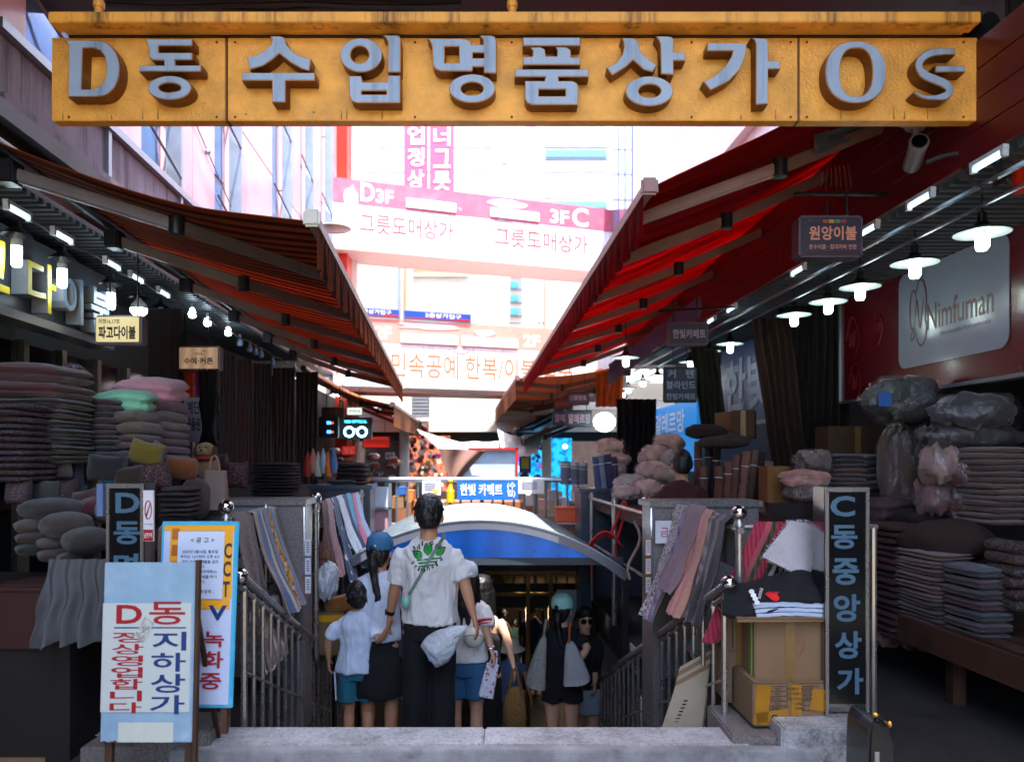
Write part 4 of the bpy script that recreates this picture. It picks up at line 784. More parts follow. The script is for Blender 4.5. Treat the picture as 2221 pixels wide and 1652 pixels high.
g.build('frayed_thread', mat('red_thread', '#6e2a2c', .8), kind='stuff', label='frayed red threads hanging from the torn edge of the awning')
# ---------------------------------------------------------------- arched shelter over the lower stairs
t = thing('arched_shelter', 'curved ribbed metal canopy with a blue panel over the underground entrance', 'shelter', (0, 0, 0))
y0, y1 = 6.8, 9.5; UA0, UA1 = -1.17, 1.40; zs, ztop = .54, .996
w2 = (UA1-UA0)/2; rise = ztop-zs; Rr_ = (w2*w2+rise*rise)/(2*rise); am_ = math.asin(w2/Rr_)
def arc(y, a, R_=None, dz=0): R_ = R_ or Rr_; return Vector((UX((UA0+UA1)/2, y)+R_*math.sin(a), y, ztop-Rr_+R_*math.cos(a)+dz))
roofm = mat('shelter_roof', '#66727e', .3, .5, kind='streak', c2='#8f9aa0', var=.1)
n = 30
M().loft([[arc(y, -am_+2*am_*i/n, Rr_-.012) for i in range(n+1)]+[arc(y, am_-2*am_*i/n, Rr_-.03) for i in range(n+1)] for y in (y0+.02, y1)], False).build('roof_skin', roofm, t, smooth=True)
for k in range(16):
    y = y0+.06+(y1-y0-.1)*k/15
    g = M(); g.loft([[arc(y-.035+.07*c, -am_+2*am_*i/n, Rr_+d) for c, d in ((0, -.012), (.2, .006), (.8, .006), (1, -.012))] for i in range(n+1)], True); g.build('roof_sheet', roofm, t, smooth=True)
g = M(); g.loft([[arc(y0-.02, a, Rr_+.0), arc(y0+.05, a, Rr_+.0), arc(y0+.05, a, Rr_-.075), arc(y0-.02, a, Rr_-.075)] for a in [-am_+2*am_*i/n for i in range(n+1)]]); g.build('rim', mat('rim_grey', '#6f7280', .35, .4), t, smooth=30)
g = M(); g.loft([[arc(y0-.026, a, Rr_+.006), arc(y0+.05, a, Rr_+.008), arc(y0+.05, a, Rr_+.001), arc(y0-.026, a, Rr_-.003)] for a in [-am_+2*am_*i/n for i in range(n+1)]]); g.build('rim_edge', alu, t, smooth=30)
zc0 = .67; a0 = math.acos(min(1, (zc0-(ztop-Rr_))/(Rr_-.075)))
pts = [arc(y0+.06, -a0+2*a0*i/24, Rr_-.076) for i in range(25)]
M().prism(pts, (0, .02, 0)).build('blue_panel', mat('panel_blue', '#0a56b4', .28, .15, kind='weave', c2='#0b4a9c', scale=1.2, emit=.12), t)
M().box(((pts[0].x+pts[-1].x)/2, y0+.1, zc0-.03), (2.48, .1, .062)).build('beam', mat('dark_slate', '#2f3a44', .4), t)
# legs / side frames of the shelter
for U in (UA0+.03, UA1-.03): M().box((UX(U, 6.85), 6.85, -.35), (.05, .08, 1.85)).build('post', darkm, t)
# ---------------------------------------------------------------- underground entrance
t = thing('underground_entrance', 'dark glazed entrance with brass frames at the foot of the stairs', 'entrance', (0, 0, 0)); YE = 9.3
goldf = mat('brass_frame', '#8a6a3a', .25, .9); zf = -1.6
wallbox('back_wall', -1.4, 1.6, 13.2, 13.3, zf, 1.0, mat('dim_wall', '#3a2c26', .7), parent=t)
for u in (-1.3, 1.55): wallbox('side_wall', u-.05, u+.05, YE-.2, 13.2, zf, .9, mat('dim_wall', '#3a2c26'), parent=t)
wallbox('inner_ceiling', -1.4, 1.6, YE, 13.2, .52, .6, mat('warm_ceiling', '#5a4a3c', .3, .4), parent=t)
wallbox('lintel', -1.3, 1.55, YE-.08, YE+.05, .22, .50, mat('smoked_panel', '#232a30', .25), parent=t)
for z in (.19, -.06): wallbox('transom_bar', -1.3, 1.55, YE-.09, YE-.04, z, z+.04, goldf, parent=t)
for u in (-1.25, -.55, .18, .72, .98, 1.5): wallbox('door_post', u-.025, u+.025, YE-.1, YE-.03, zf, .22, goldf if u > .5 else darkm, parent=t)
for u in (.62, .88): M().tube([(UX(u, YE-.16), YE-.16, z) for z in (-.75, -.2)], .016, 8).build('door_handle', goldf, t, smooth=True)
wallbox('notice_board', 1.05, 1.42, YE-.14, YE-.11, -.55, .02, mat('notice_grey', '#a8b0b4', .5), parent=t)
for k, (x, y, w_, h, lab) in enumerate(((1125, 1263, 90, 16, 'long warm light box'), (1150, 1222, 60, 9, 'left'), (1235, 1222, 40, 9, 'right'))):
    p = P(x, y, 10.2); M().box(p, (w_*10.2/F, .06, h*10.2/F)).build('ceiling_light_box', mat('warm_light', '#ffd59a', .5, var=0, emit=1.1, emitc='#ffca80'), label='warm ceiling light inside the underground entrance, ' + ('the long lower one', 'upper row, left', 'upper row, right')[k], cat='lamp')
for x, y, e in ((1170, 1300, 9), (1090, 1330, 7), (1250, 1300, 6)): point(P(x, y, 11.), e*7, .1, (1, .75, .5))
for i, (px_, h_, c, r) in enumerate(((1150, 1.25, '#1c2c4a', .17), (1085, 1.15, '#5b5a60', .18), (1058, 1.1, '#4a2c30', .16), (1120, 1.05, '#1e4a44', .17))):
    pass
# stickers and notices on the right side panel of the stairs
t = thing('wall_notice', 'row of printed notices on the grey wall panel right of the stairs', 'notice', (0, 0, 0))
for k, (y, z, w_, h) in enumerate(((6.4, -.02, .28, .2), (6.25, -.36, .1, .3), (6.0, .05, .1, .1))):
    q = wallbox('paper', UR-.012, UR-.004, y, y+w_, z-h, z, paper, parent=t)
    for j in range(4): wallbox('print', UR-.016, UR-.012, y+.03, y+w_-.03, z-h+.03+.035*j, z-h+.04+.035*j, bluep if j % 2 else redp, parent=q)
# ---------------------------------------------------------------- stair railings
def railing(label, U, z0, slope, y0, y1, ball=True, ext=None):
    t = thing('stair_railing', label, 'railing', (UX(U, y0), y0, 0), ALONG); L_ = y1-y0
    top = lambda q: Vector((0, q, z0-slope*q))
    M().tube([top(0), top(L_)], .026, 12).build('handrail', steel, t, smooth=True); M().tube([top(0)+Vector((0, 0, -.055)), top(L_)+Vector((0, 0, -.055))], .014, 8).build('lower_rail', steel, t, smooth=True)
    M().ball(top(0)+Vector((0, -.01, .005)), .042, 16, 0, 10).build('ball_end', chrome, t, smooth=True)
    n = int(L_/.188)
    for i in range(n+1):
        q = .06+i*.188; fz = floor_z(y0+q)+.12; M().tube([(0, q, fz-.3), (0, q, z0-slope*q-.03)], .0125 if i else .018, 8).lathe([(.02, z0-slope*q-.075), (.02, z0-slope*q-.05)], (0, q, 0), 8).build('baluster', steel, t, smooth=True)
    M().tube([(0, .06, z0-slope*.06-.48), (0, L_, z0-slope*L_-.48)], .009, 6).build('mid_rail', steel, t, smooth=True)
    return t
railing('steel stair railing with a ball end on the left of the steps', -1.15, .911, .39, 4.07, 7.4)
railing('steel stair railing with a ball end on the right beside the carton boxes', 1.343, .875, .395, 4.07, 8.0)
# chrome fence posts with balls and the top bars on which the rugs hang
def fence(label, U, y0, y1, h, posts):
    t = thing('rug_fence', label, 'fence', (UX(U, y0), y0, 0), ALONG)
    M().tube([(0, 0, h-.02), (0, y1-y0, h-.02)], .018, 8).build('top_bar', steel, t, smooth=True); M().tube([(0, 0, h-.5), (0, y1-y0, h-.5)], .012, 8).build('lower_bar', steel, t, smooth=True)
    for y in posts:
        M().tube([(0, y-y0, 0), (0, y-y0, h+.02)], .022, 12).lathe([(.03, h+.0), (.03, h+.02), (.018, h+.035), (.018, h+.045)], (0, y-y0, 0), 12).build('post', steel, t, smooth=True)
    M().ball((0, posts[0]-y0, h+.075), .042, 18, 0, 12).build('ball', chrome, t, smooth=True)
    return t
fence('shiny post with a mirror ball and bars carrying the rugs on the left', -1.33, 4.42, 5.5, 1.17, [4.42, 5.3])
fence('shiny post with a mirror ball and bars carrying the rugs on the right', 1.47, 4.25, 5.5, 1.15, [4.28, 5.3])
fence('bars behind the left granite pillar on which towels hang', -1.13, 5.95, 8.75, 1.15, [6.0, 7.3, 8.6])
fence('bars behind the right granite pillar with plastic sacks behind', 1.36, 5.95, 8.75, 1.12, [6.0, 7.3, 8.6])
# cross railing behind the shelter with its posters
YR = 9.9; t = thing('cross_railing', 'pale steel railing across the stairwell behind the arched roof', 'railing', (0, 0, 0))
x0, x1 = P(805, 0, YR).x, P(1262, 0, YR).x; sbl = mat('railing_steel', '#a4b0c0', .3, .8)
M().tube([(x0, YR, 1.27), (x1, YR, 1.27)], .035, 10).build('top_rail', sbl, t, smooth=True); M().tube([(x0, YR, .72), (x1, YR, .72)], .018, 8).build('lower_rail', sbl, t, smooth=True)
for i in range(20): x = x0+.05+(x1-x0-.1)*i/19; M().tube([(x, YR, -.1), (x, YR, 1.25)], .014 if i % 5 else .026, 8).build('baluster', sbl, t, smooth=True)
def fxt(name, label, cat, x0, x1, y0, y1, Z, m, d=.02, **k): a, b = P(x0, y0, Z), P(x1, y1, Z); t = thing(name, label, cat, (a+b)/2); w_, h = b.x-a.x, a.z-b.z; M().box((0, 0, 0), (w_, d, h)).build('sheet', m, t, **k); return t, w_, h
t, w_, h = fxt('banner', 'blue banner reading 한빛 카페트 tied to the cross railing', 'banner', 992, 1124, 1043, 1084, YR-.06, mat('banner_blue', '#1566c8', .4))
lettering('한빛 카페트', whl, t, (-.34, -.013, -.06), (1, 0, 0), (0, 0, 1), .52, .145, .05); lettering('(수\n입)', whl, t, (.24, -.013, -.085), (1, 0, 0), (0, 0, 1), .1, .19, .03)
for k, (x0, x1, y0, y1, lab) in enumerate(((916, 956, 1042, 1073, 'white printed notice tied to the cross railing left of the man'), (1124, 1180, 1040, 1070, 'white sheet of paper on the cross railing right of the blue banner'), (1140, 1165, 1045, 1075, 'small white card behind the cross railing'))):
    t, w_, h = fxt('notice', lab, 'notice', x0, x1, y0, y1, YR-.05 if k < 2 else YR+.1, paper)
    for j in range(4): M().box((-.02, -.012, h*.3-j*.025), (w_*.6, .002, .006)).build('print', bluep, t)
    if k == 0: M().box((w_*.22, -.012, -.04), (.07, .002, .05)).build('picture', mat('yellow_print', '#d8b04a', .5), t)
# ---------------------------------------------------------------- goods
fabric = mat('fabric', rough=.9, objcol=True, var=.22, scale=9., bump=.5, bscale=60, sheen=.3)
quiltm = mat('quilt_fabric', rough=.85, objcol=True, var=.18, scale=5., bump=.5, bscale=22, sheen=.3)
tweed = mat('tweed', rough=.95, objcol=True, kind='weave', c2='#3a2826', scale=30., var=.35, bump=.6, bscale=90)
flor = mat('floral_cloth', rough=.9, objcol=True, kind='floral', c2='#3a1a22', scale=30., var=.15, bump=.3)
card = mat('cardboard', '#86694c', .8, var=.12, scale=5., bump=.15); cardd = mat('cardboard_dark', '#4a3626', .8, var=.2)
film = plastic('clear_film', '#5c5458', .14); milky = plastic('milky_film', '#c8ced8', .6)
woodm = mat('old_wood', '#523220', .7, kind='weave', c2='#38210f', scale=2.5, var=.25, bump=.3)
SM = {}
def fold_mesh(kind, seed):
    """unit sized (1x1x1) soft folded textile: kind = number of layers seen on its edge"""
    k = (kind, seed)
    if k in SM: return SM[k]
    nu, nv = 40, 18; g = M(); e1, e2 = .28, .5
    def sp(a, e): return math.copysign(abs(a)**e, a)
    def f(u, v):
        t = 2*math.pi*u; w = math.pi*(v-.5)*.998
        x = sp(math.cos(w), e2)*sp(math.cos(t), e1)/2; y = sp(math.cos(w), e2)*sp(math.sin(t), e1)/2; z = sp(math.sin(w), .75)/2
        q = abs(math.sin(math.pi*kind*(z+.5))); b = 1-(.10 if kind == 1 else .16)*(1-q)**3; x *= b; y *= b
        n = .05*nz(x*3+seed, y*3, z*2)+.03*nz(x*9, y*9+seed, z*5)-.03*abs(nz(x*14, y*14, seed))*(1 if z > 0 else .4)
        z += n*1.6+(.05*math.sin(x*5+seed)+.05*math.cos(y*4+seed*2))*(1 if z > -.3 else .3); x += .03*nz(z*6, y*5, seed+3); y += .03*nz(z*6, x*5, seed+7)
        return (x, y, z)
    g.grid(f, nu, nv)
    me = bpy.data.meshes.new('folded_textile'); me.from_pydata(g.v, [], g.f); bm = bmesh.new(); bm.from_mesh(me); bmesh.ops.remove_doubles(bm, verts=bm.verts, dist=1e-4); bm.to_mesh(me); bm.free()
    me.polygons.foreach_set('use_smooth', [True]*len(me.polygons)); SM[k] = me; return me
MC = {}
def folded(name, label, cat, c, size, color, kind=2, seed=0, m=None, rz=0, group=None, tilt=0):
    m = m or fabric; k = (kind, seed % 4, m.name)
    if k not in MC: me = fold_mesh(kind, seed % 4).copy(); me.materials.clear(); me.materials.append(m); MC[k] = me
    o = link(name, MC[k], None, c, (tilt, 0, rz), label, cat, group, color=color); o.scale = size; return o
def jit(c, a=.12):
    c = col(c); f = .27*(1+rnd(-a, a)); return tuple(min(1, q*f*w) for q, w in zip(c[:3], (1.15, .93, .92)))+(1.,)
ORD = ['top', 'second', 'third', 'fourth', 'fifth', 'sixth', 'seventh', 'eighth', 'ninth', 'tenth', 'eleventh', 'twelfth', 'thirteenth', 'fourteenth', 'fifteenth', 'sixteenth', 'seventeenth', 'eighteenth']
def stack(what, where, x0, x1, ys, Z, dep, colors, kind=2, m=None, name='folded_blanket', cat='blanket', group=None, lean=0, names=None, rz=ALONG, wj=.03, cw=None):
    n = len(ys)-1
    for i in range(n):
        a, b = P(x0, ys[i], Z), P(x1, ys[i+1], Z); w_ = b.x-a.x; h = a.z-b.z; c = colors[i % len(colors)]; cn = names[i % len(names)] if names else ''
        s = rnd(1-wj, 1+wj)
        folded(name, '%s%s, %s down in %s' % (cn+' ' if cn else '', what, ORD[i] if i else 'the one', where) if i else '%s%s on top of %s' % (cn+' ' if cn else '', what, where), cat,
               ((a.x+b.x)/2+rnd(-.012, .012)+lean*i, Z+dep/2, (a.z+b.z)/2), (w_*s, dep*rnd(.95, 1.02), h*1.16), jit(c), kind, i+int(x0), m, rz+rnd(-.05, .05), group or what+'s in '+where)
def lin(a, b, n): return [a+(b-a)*i/n for i in range(n+1)]
def table(label, u0, u1, y0, y1, z, m, th=.05):
    t = thing('display_table', label, 'table', (0, 0, 0)); wallbox('table_top', u0, u1, y0, y1, z-th, z, m, parent=t)
    for u in (u0+.05, u1-.05):
        for y in (y0+.05, y1-.05): wallbox('leg', u-.03, u+.03, y-.03, y+.03, 0, z-th, m, parent=t)
    return t
table('low table under the quilt piles on the left', -2.82, -1.75, 4.1, 6.6, .62, woodm)
Q = dict(m=quiltm, name='folded_quilt', cat='quilt')
DP, PK, GG, CR, MV, LB = '#a8727a', '#b98690', '#6e7a72', '#c9c2b4', '#8c6f86', '#7d8ba0'
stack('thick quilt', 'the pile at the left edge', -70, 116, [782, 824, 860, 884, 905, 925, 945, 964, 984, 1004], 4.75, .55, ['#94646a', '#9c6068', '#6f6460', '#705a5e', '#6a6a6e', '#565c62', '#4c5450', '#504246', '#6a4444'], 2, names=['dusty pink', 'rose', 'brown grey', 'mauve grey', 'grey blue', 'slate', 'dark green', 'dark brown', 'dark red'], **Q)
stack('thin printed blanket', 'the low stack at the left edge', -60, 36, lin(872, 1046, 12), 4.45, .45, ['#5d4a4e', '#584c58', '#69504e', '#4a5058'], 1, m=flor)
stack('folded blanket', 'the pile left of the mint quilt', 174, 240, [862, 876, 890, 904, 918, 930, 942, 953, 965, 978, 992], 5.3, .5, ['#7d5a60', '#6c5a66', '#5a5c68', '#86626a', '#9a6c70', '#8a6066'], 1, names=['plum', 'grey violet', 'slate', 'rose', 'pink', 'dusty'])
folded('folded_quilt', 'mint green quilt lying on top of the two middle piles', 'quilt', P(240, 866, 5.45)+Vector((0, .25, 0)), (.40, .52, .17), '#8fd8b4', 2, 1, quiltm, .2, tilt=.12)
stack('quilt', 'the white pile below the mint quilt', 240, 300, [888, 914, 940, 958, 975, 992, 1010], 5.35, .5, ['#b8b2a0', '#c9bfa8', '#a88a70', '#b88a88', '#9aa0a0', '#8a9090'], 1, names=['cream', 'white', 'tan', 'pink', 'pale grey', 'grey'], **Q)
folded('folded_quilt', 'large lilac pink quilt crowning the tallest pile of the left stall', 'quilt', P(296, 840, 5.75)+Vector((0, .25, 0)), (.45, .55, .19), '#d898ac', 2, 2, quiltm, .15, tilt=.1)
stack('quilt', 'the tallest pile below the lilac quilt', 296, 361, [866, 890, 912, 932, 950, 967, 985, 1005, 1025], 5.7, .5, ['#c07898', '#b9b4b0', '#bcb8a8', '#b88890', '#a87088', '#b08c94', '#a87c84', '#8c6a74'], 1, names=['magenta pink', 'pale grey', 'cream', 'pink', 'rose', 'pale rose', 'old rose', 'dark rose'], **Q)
def cushion(label, x0, x1, y0, y1, Z, c, m=None, kind='pillow', dep=None, rz=0, tilt=0, roll=0, name='cushion'):
    m = m or fabric; a, b = P(x0, y0, Z), P(x1, y1, Z); w_, h = b.x-a.x, a.z-b.z; key = ('cushion', kind, m.name)
    if key not in MC:
        g = M()
        if kind == 'pillow':
            def f(u, v):
                s = 1 if u < .5 else -1; uu = (u*2 if u < .5 else 2-u*2)
                x, z = uu-.5, v-.5; r = (1-(2*abs(x))**3.5)*(1-(2*abs(z))**3.5); pin = 1-.13*(1-(2*abs(x))**2*(1))*(2*abs(z))**2
                return (x*(1-.12*(1-4*z*z)*0+.0)*(1-.1*(1-4*abs(z))*0), s*-.5*max(0, r)**.45+.03*nz(x*4, z*4, s), z*pin+.02*nz(x*6, z*6))
            g.grid(f, 28, 14)
        elif kind == 'bolster':
            g.lathe([(.02, -.5), (.3, -.495), (.46, -.46), (.5, -.4)]+[(.5+.012*math.sin(i*2), -.4+.8*i/8) for i in range(9)]+[(.46, .46), (.3, .495), (.02, .5)], seg=22, rot=Matrix.Rotation(math.pi/2, 3, 'Y'))
        else:
            def f(u, v):
                t = 2*math.pi*u; w = math.pi*(v-.5)*.998; q = 1+.2*nz(math.cos(t)*2, math.sin(t)*2, v*3)-.06*abs(nz(math.cos(t)*6, math.sin(t)*6, v*9)); return (.5*math.cos(w)*math.cos(t)*q, .5*math.cos(w)*math.sin(t)*q, .5*math.sin(w)*(1+.1*nz(u*6, v*5)))
            g.grid(f, 22, 12)
        me = bpy.data.meshes.new('cushion'); me.from_pydata(g.v, [], g.f); me.polygons.foreach_set('use_smooth', [True]*len(me.polygons)); me.materials.append(m); MC[key] = me
    o = link(name, MC[key], None, ((a.x+b.x)/2, Z+(dep or h)/2, (a.z+b.z)/2), (tilt, roll, rz), label, 'cushion', color=jit(c, .03)); o.scale = (w_*1.03, dep or h*.7, h*1.03); return o
cushion('yellow cushion with pointed corners on the middle of the left stall', 272, 342, 955, 1010, 5.0, '#c8b422', dep=.14, roll=.25)
cushion('pale lilac cushion behind the yellow one', 318, 352, 958, 1000, 5.15, '#b8a0b4', dep=.1, roll=.5)
cushion('red floral cushion under the yellow one', 278, 356, 1002, 1064, 4.95, '#7c3a38', m=flor, dep=.16, roll=-.1)
cushion('orange bolster cushion right of the yellow cushion', 352, 416, 993, 1040, 5.3, '#d8782a', kind='bolster', dep=.14, rz=.3, roll=.08, name='bolster')
cushion('brown quilted round cushion behind the checked towels', 376, 446, 1038, 1128, 5.3, '#8a6a62', kind='round', m=quiltm, dep=.2)
stack('checked towel', 'the small pile behind the glass sided pillar sign', 336, 402, lin(1056, 1124, 6), 4.75, .3, ['#8c8c92', '#9a8c90', '#70747c'], 1, m=tweed, name='folded_towel', cat='towel')
# stuffed dog
t = thing('stuffed_dog', 'brown plush dog with floppy ears sitting above the orange bolster', 'toy', P(446, 975, 5.9)); dgm = mat('plush_brown', '#8c6a40', .95, bump=.6, bscale=40, sheen=.4); dgd = mat('plush_dark', '#4c3420', .95)
M().ball((0, 0, 0), (.065, .06, .055), 16).ball((0, -.055, -.015), (.035, .035, .025), 12).build('head', dgm, t, smooth=True); M().ball((0, -.088, -.005), .011, 8).build('nose', blk, t, smooth=True)
for s in (-1, 1): M().ball((s*.07, 0, -.02), (.02, .035, .05), 10).build('ear', dgd, t, smooth=True); M().ball((s*.024, -.05, .018), .008, 8).build('eye', blk, t, smooth=True)
M().ball((.0, .05, -.13), (.085, .08, .1), 16).build('body', dgm, t, smooth=True)
M().lathe([(.072, -.05), (.078, -.065), (.07, -.075)], seg=14).build('red_scarf', mat('red_cloth', '#9c2420', .9), t, smooth=True)
for k, (x0, x1, y0, y1, Z, c, nm) in enumerate(((180, 262, 985, 1045, 4.9, '#3c4248', 'dark slate'), (60, 110, 1040, 1090, 4.7, '#7c8078', 'pale grey'), (112, 158, 1040, 1110, 4.8, '#6c504c', 'brown pink'), (80, 140, 1000, 1042, 4.9, '#8c807c', 'beige'), (240, 300, 1010, 1062, 4.9, '#5a4a2a', 'olive'), (2, 50, 1040, 1096, 4.5, '#7c6c78', 'grey mauve'), (150, 200, 1062, 1110, 4.6, '#8a5a58', 'dull rose'), (455, 490, 985, 1030, 6.3, '#6a2c2c', 'dark red'), (486, 530, 1000, 1060, 6.3, '#8c3c34', 'brick red'))):
    cushion('%s cushion in the goods heaped on the left stall' % nm, x0, x1, y0, y1, Z, c, dep=.13, roll=rnd(-.3, .3), m=[fabric, quiltm, flor][k % 3])
# tote bag and dark bag
def bagbox(label, x0, x1, y0, y1, Z, m, d=.16, taper=.85, handles=True, name='shopping_bag'):
    a, b = P(x0, y0, Z), P(x1, y1, Z); w_, h = b.x-a.x, a.z-b.z; t = thing(name, label, 'bag', ((a.x+b.x)/2, Z+d/2, b.z))
    g = M(); rings = []
    for i in range(9):
        q = i/8.; ww, dd = w_*(1-(1-taper)*q), d*(1-.5*q)
        rings.append([Vector((math.copysign(abs(math.cos(s))**.35, math.cos(s))*ww/2*(1+.03*nz(q*5, s)), math.copysign(abs(math.sin(s))**.5, math.sin(s))*dd/2*(1+.1*nz(q*4, s+9)), h*q)) for s in [j*math.pi/12 for j in range(24)]])
    g.loft(rings); g.build('body', m, t, smooth=True)
    if handles: M().tube([(w_*.2*math.cos(s), -d*.2, h+.1*math.sin(s)) for s in [math.pi*i/10 for i in range(11)]], .008, 6).build('handle', m, t, smooth=True)
    return t
bagbox('plain beige upright bag behind the left granite pillar', 434, 488, 1020, 1106, 5.4, mat('beige_bag', '#8c7466', .8, var=.15), .12)
bagbox('grey plastic garment bag hanging between the two left quilt piles', 128, 166, 925, 1060, 5.2, mat('grey_bag', '#5c5a68', .5, bump=.5), .12, .9)
t = thing('wrapped_bedding', 'round dark red bedding bag in shiny plastic left of the narrow pile', 'bag', P(136, 812, 5.1)); M().ball((0, .12, 0), (.075, .12, .08), 18).build('bedding', flor, t, smooth=True, color='#7c3a34'); 
M().ball((0, .12, 0), (.085, .13, .09), 20).lathe([(.01, -.2), (.05, -.12), (.03, -.07)], (0, .1, 0), 10).build('plastic_wrap', film, t, smooth=True)
# flat caps / beanies heap lower left
for k, (x0, x1, y0, y1, Z, c, nm) in enumerate(((8, 150, 1082, 1132, 4.35, '#565450', 'large grey'), (58, 164, 1114, 1172, 4.2, '#6c625c', 'taupe'), (108, 204, 1148, 1206, 4.1, '#5a5854', 'dark taupe with a pale rim'), (10, 62, 1128, 1160, 4.3, '#8c8474', 'pale khaki'), (14, 62, 1156, 1184, 4.3, '#7c5a4c', 'brown'), (14, 62, 1180, 1210, 4.3, '#34504c', 'dark teal'), (60, 112, 1166, 1196, 4.22, '#94887c', 'beige'), (62, 112, 1192, 1224, 4.22, '#7c6c64', 'dusty brown'), (106, 150, 1200, 1228, 4.12, '#5c4a3a', 'olive brown'), (150, 206, 1080, 1130, 4.5, '#8c2444', 'crimson'), (190, 228, 1086, 1140, 4.5, '#8a8234', 'yellow green'))):
    cushion('%s round padded cushion in the heap at the lower left' % nm, x0, x1, y0, y1, Z, c, kind='round', dep=.3, name='floor_cushion')
wallbox('display_box', -2.9, -1.98, 3.98, 4.75, 0, .84, mat('dark_board', '#1c1514', .7), label='dark box table carrying the heap of round cushions at the lower left', cat='table')
g = M(); g.sheet(lambda u, v: P(106+125*u, 1212+(178+14*nz(u*5))*v-(30*(1-u))*0, 3.93+.25*math.sin(math.pi*u)*-.0)+Vector((0, .03*math.sin(u*26+2*nz(v*3, u))*(.3+v)-.15*v*(1-u), 0)), 40, 16, .006)
g.build('table_cloth', mat('grey_sheet', '#505054', .85, var=.15, bump=.4), smooth=80, label='grey white sheet hanging down from the cushion table at the lower left', cat='cloth')
a = P(55, 1312, 4.0); M().box((a.x, 4.1, a.z-.05), (.24, .3, .32)).box((a.x, 3.945, a.z+.09), (.25, .01, .03)).build('storage_box', mat('maroon_box', '#3c1c1a', .6), bevel=.006, label='dark maroon storage box under the cushion table at the left edge', cat='box')
g = M(); g.sheet(lambda u, v: Vector((-2.25+.26*u, 4.25+.2*v, .02+.03*abs(nz(u*4, v*4))+.02*u)), 10, 8, .004); g.build('crumpled_bag', mat('white_plastic', '#a8b4c4', .3), smooth=80, label='small crumpled white plastic bag lying on the dark ground at the left', cat='bag')
g = M(); g.box((-2.6, 4.1, .012), (.5, .35, .02), rz=.15); g.build('cardboard_sheet', card, label='flattened cardboard lying on the ground at the lower left', cat='cardboard')
# stacks right before the left granite pillar
stack('dark flat carpet', 'the pile left of the towels', 538, 628, lin(1003, 1082, 11), 6.6, .45, ['#3a3238', '#4a2c30', '#2c3038', '#3c3c40'], 1, m=tweed, name='folded_carpet', cat='carpet')
stack('dark folded cloth', 'the small pile above the hanging towels', 724, 790, lin(1004, 1052, 5), 8.9, .4, ['#2c3442', '#4a2830', '#26303c'], 1, m=tweed, name='folded_cloth', cat='cloth')
stack('blue folded cloth', 'the low pile on the dark pillar', 704, 768, [1040, 1050, 1060], 8.85, .4, ['#3a5068', '#4a5a70'], 1, name='folded_cloth', cat='cloth')
table('counter carrying the carpets behind the left granite pillar', -2.3, -1.25, 5.95, 9.3, 1.06, woodm)
# ---------------------------------------------------------------- curtains and hung clothes
def drape(label, x0, x1, y0, y1, Z, c, folds=6, amp=.03, lean=0., dz=0., waist=None, name='curtain', cat='curtain', m=None, th=.006):
    def f(u, v):
        wv = 1-(.45*math.exp(-((v-waist)/.18)**2) if waist else 0); uu = .5+(u-.5)*wv
        p = P(x0+(x1-x0)*uu+lean*v, y0+(y1-y0)*v, Z+dz*u); p.y += amp*(.6+.8*abs(nz(u*5, v*1.5, folds)))*math.sin((u+.06*nz(u*3, v*1.2, folds+2))*folds*2*math.pi+2.5*nz(v*2, folds, u*2))+.02*nz(u*5, v*5); return p
    g = M(); g.sheet(f, folds*8, 14, th); return g.build(name, m or mat('cloth_'+c.strip('#'), c, .9, var=.25, bump=.3, bscale=40), smooth=80, label=label, cat=cat)
drape('black curtain behind the tallest quilt pile on the left', 322, 394, 670, 1080, 6.4, '#141216', 7, dz=.9)
drape('orange scarf hanging under the beige sign on the left', 402, 421, 805, 900, 7.3, '#d8461c', 2, name='scarf', cat='scarf')
drape('magenta scarf hanging under the beige sign on the left', 426, 437, 805, 880, 7.35, '#b02080', 2, name='scarf', cat='scarf')
drape('black jacket hanging with a narrow waist right of the poster', 432, 472, 800, 975, 7.2, '#17141a', 3, waist=.72, name='hanging_jacket', cat='jacket')
t, w_, h = fxt('poster', 'white poster with two rows of big blue grey letters below the orange scarf', 'poster', 400, 440, 862, 958, 7.25, mat('poster_lilac', '#b9b4cc', .6)); pg = mat('poster_print', '#3c5264', .6)
lettering('계단', pg, t, (-w_*.36, -.013, .05), (1, 0, 0), (0, 0, 1), w_*.75, .12, .06); lettering('공동원', pg, t, (-w_*.36, -.013, -.1), (1, 0, 0), (0, 0, 1), w_*.75, .12, .06)
for k, (x0, x1, c, nm) in enumerate(((478, 512, '#2c1e22', 'brown black'), (514, 548, '#3a2024', 'maroon'), (550, 590, '#1c191e', 'black'), (592, 640, '#281c20', 'dark brown'), (642, 690, '#17151a', 'deep black'))):
    drape('%s curtain panel, number %s of the row on the left, before the optical shop' % (nm, ['one', 'two', 'three', 'four', 'five'][k]), x0, x1, 770+k*9, 1050, 7.6+k*.8, c, 5, .05, dz=.5)
g = M()
for k in range(9): g.tube([P(472+k*23, 850+k*8, 8+k*.45), P(472+k*23, 1030, 8+k*.45)], .012, 5)
g.build('display_rail', steel, smooth=True, label='row of upright steel display poles between the dark curtains on the left', cat='rack')
drape('very dark drape on the right between the lamps and the red panel', 1690, 1842, 660, 1010, 7.75, '#131214', 9, .06, dz=-.3)
drape('brown gathered drape on the right, its edge swinging down to the sacks', 1632, 1712, 690, 1008, 7.6, '#33221c', 5, .06, lean=42)
drape('olive grey drape above the carton boxes on the right', 1498, 1556, 752, 940, 9.3, '#2a2a24', 4, .05, lean=24)
drape('black blue curtain beside the green and blue shop panel', 1338, 1424, 865, 1070, 11.0, '#131522', 6, .06)
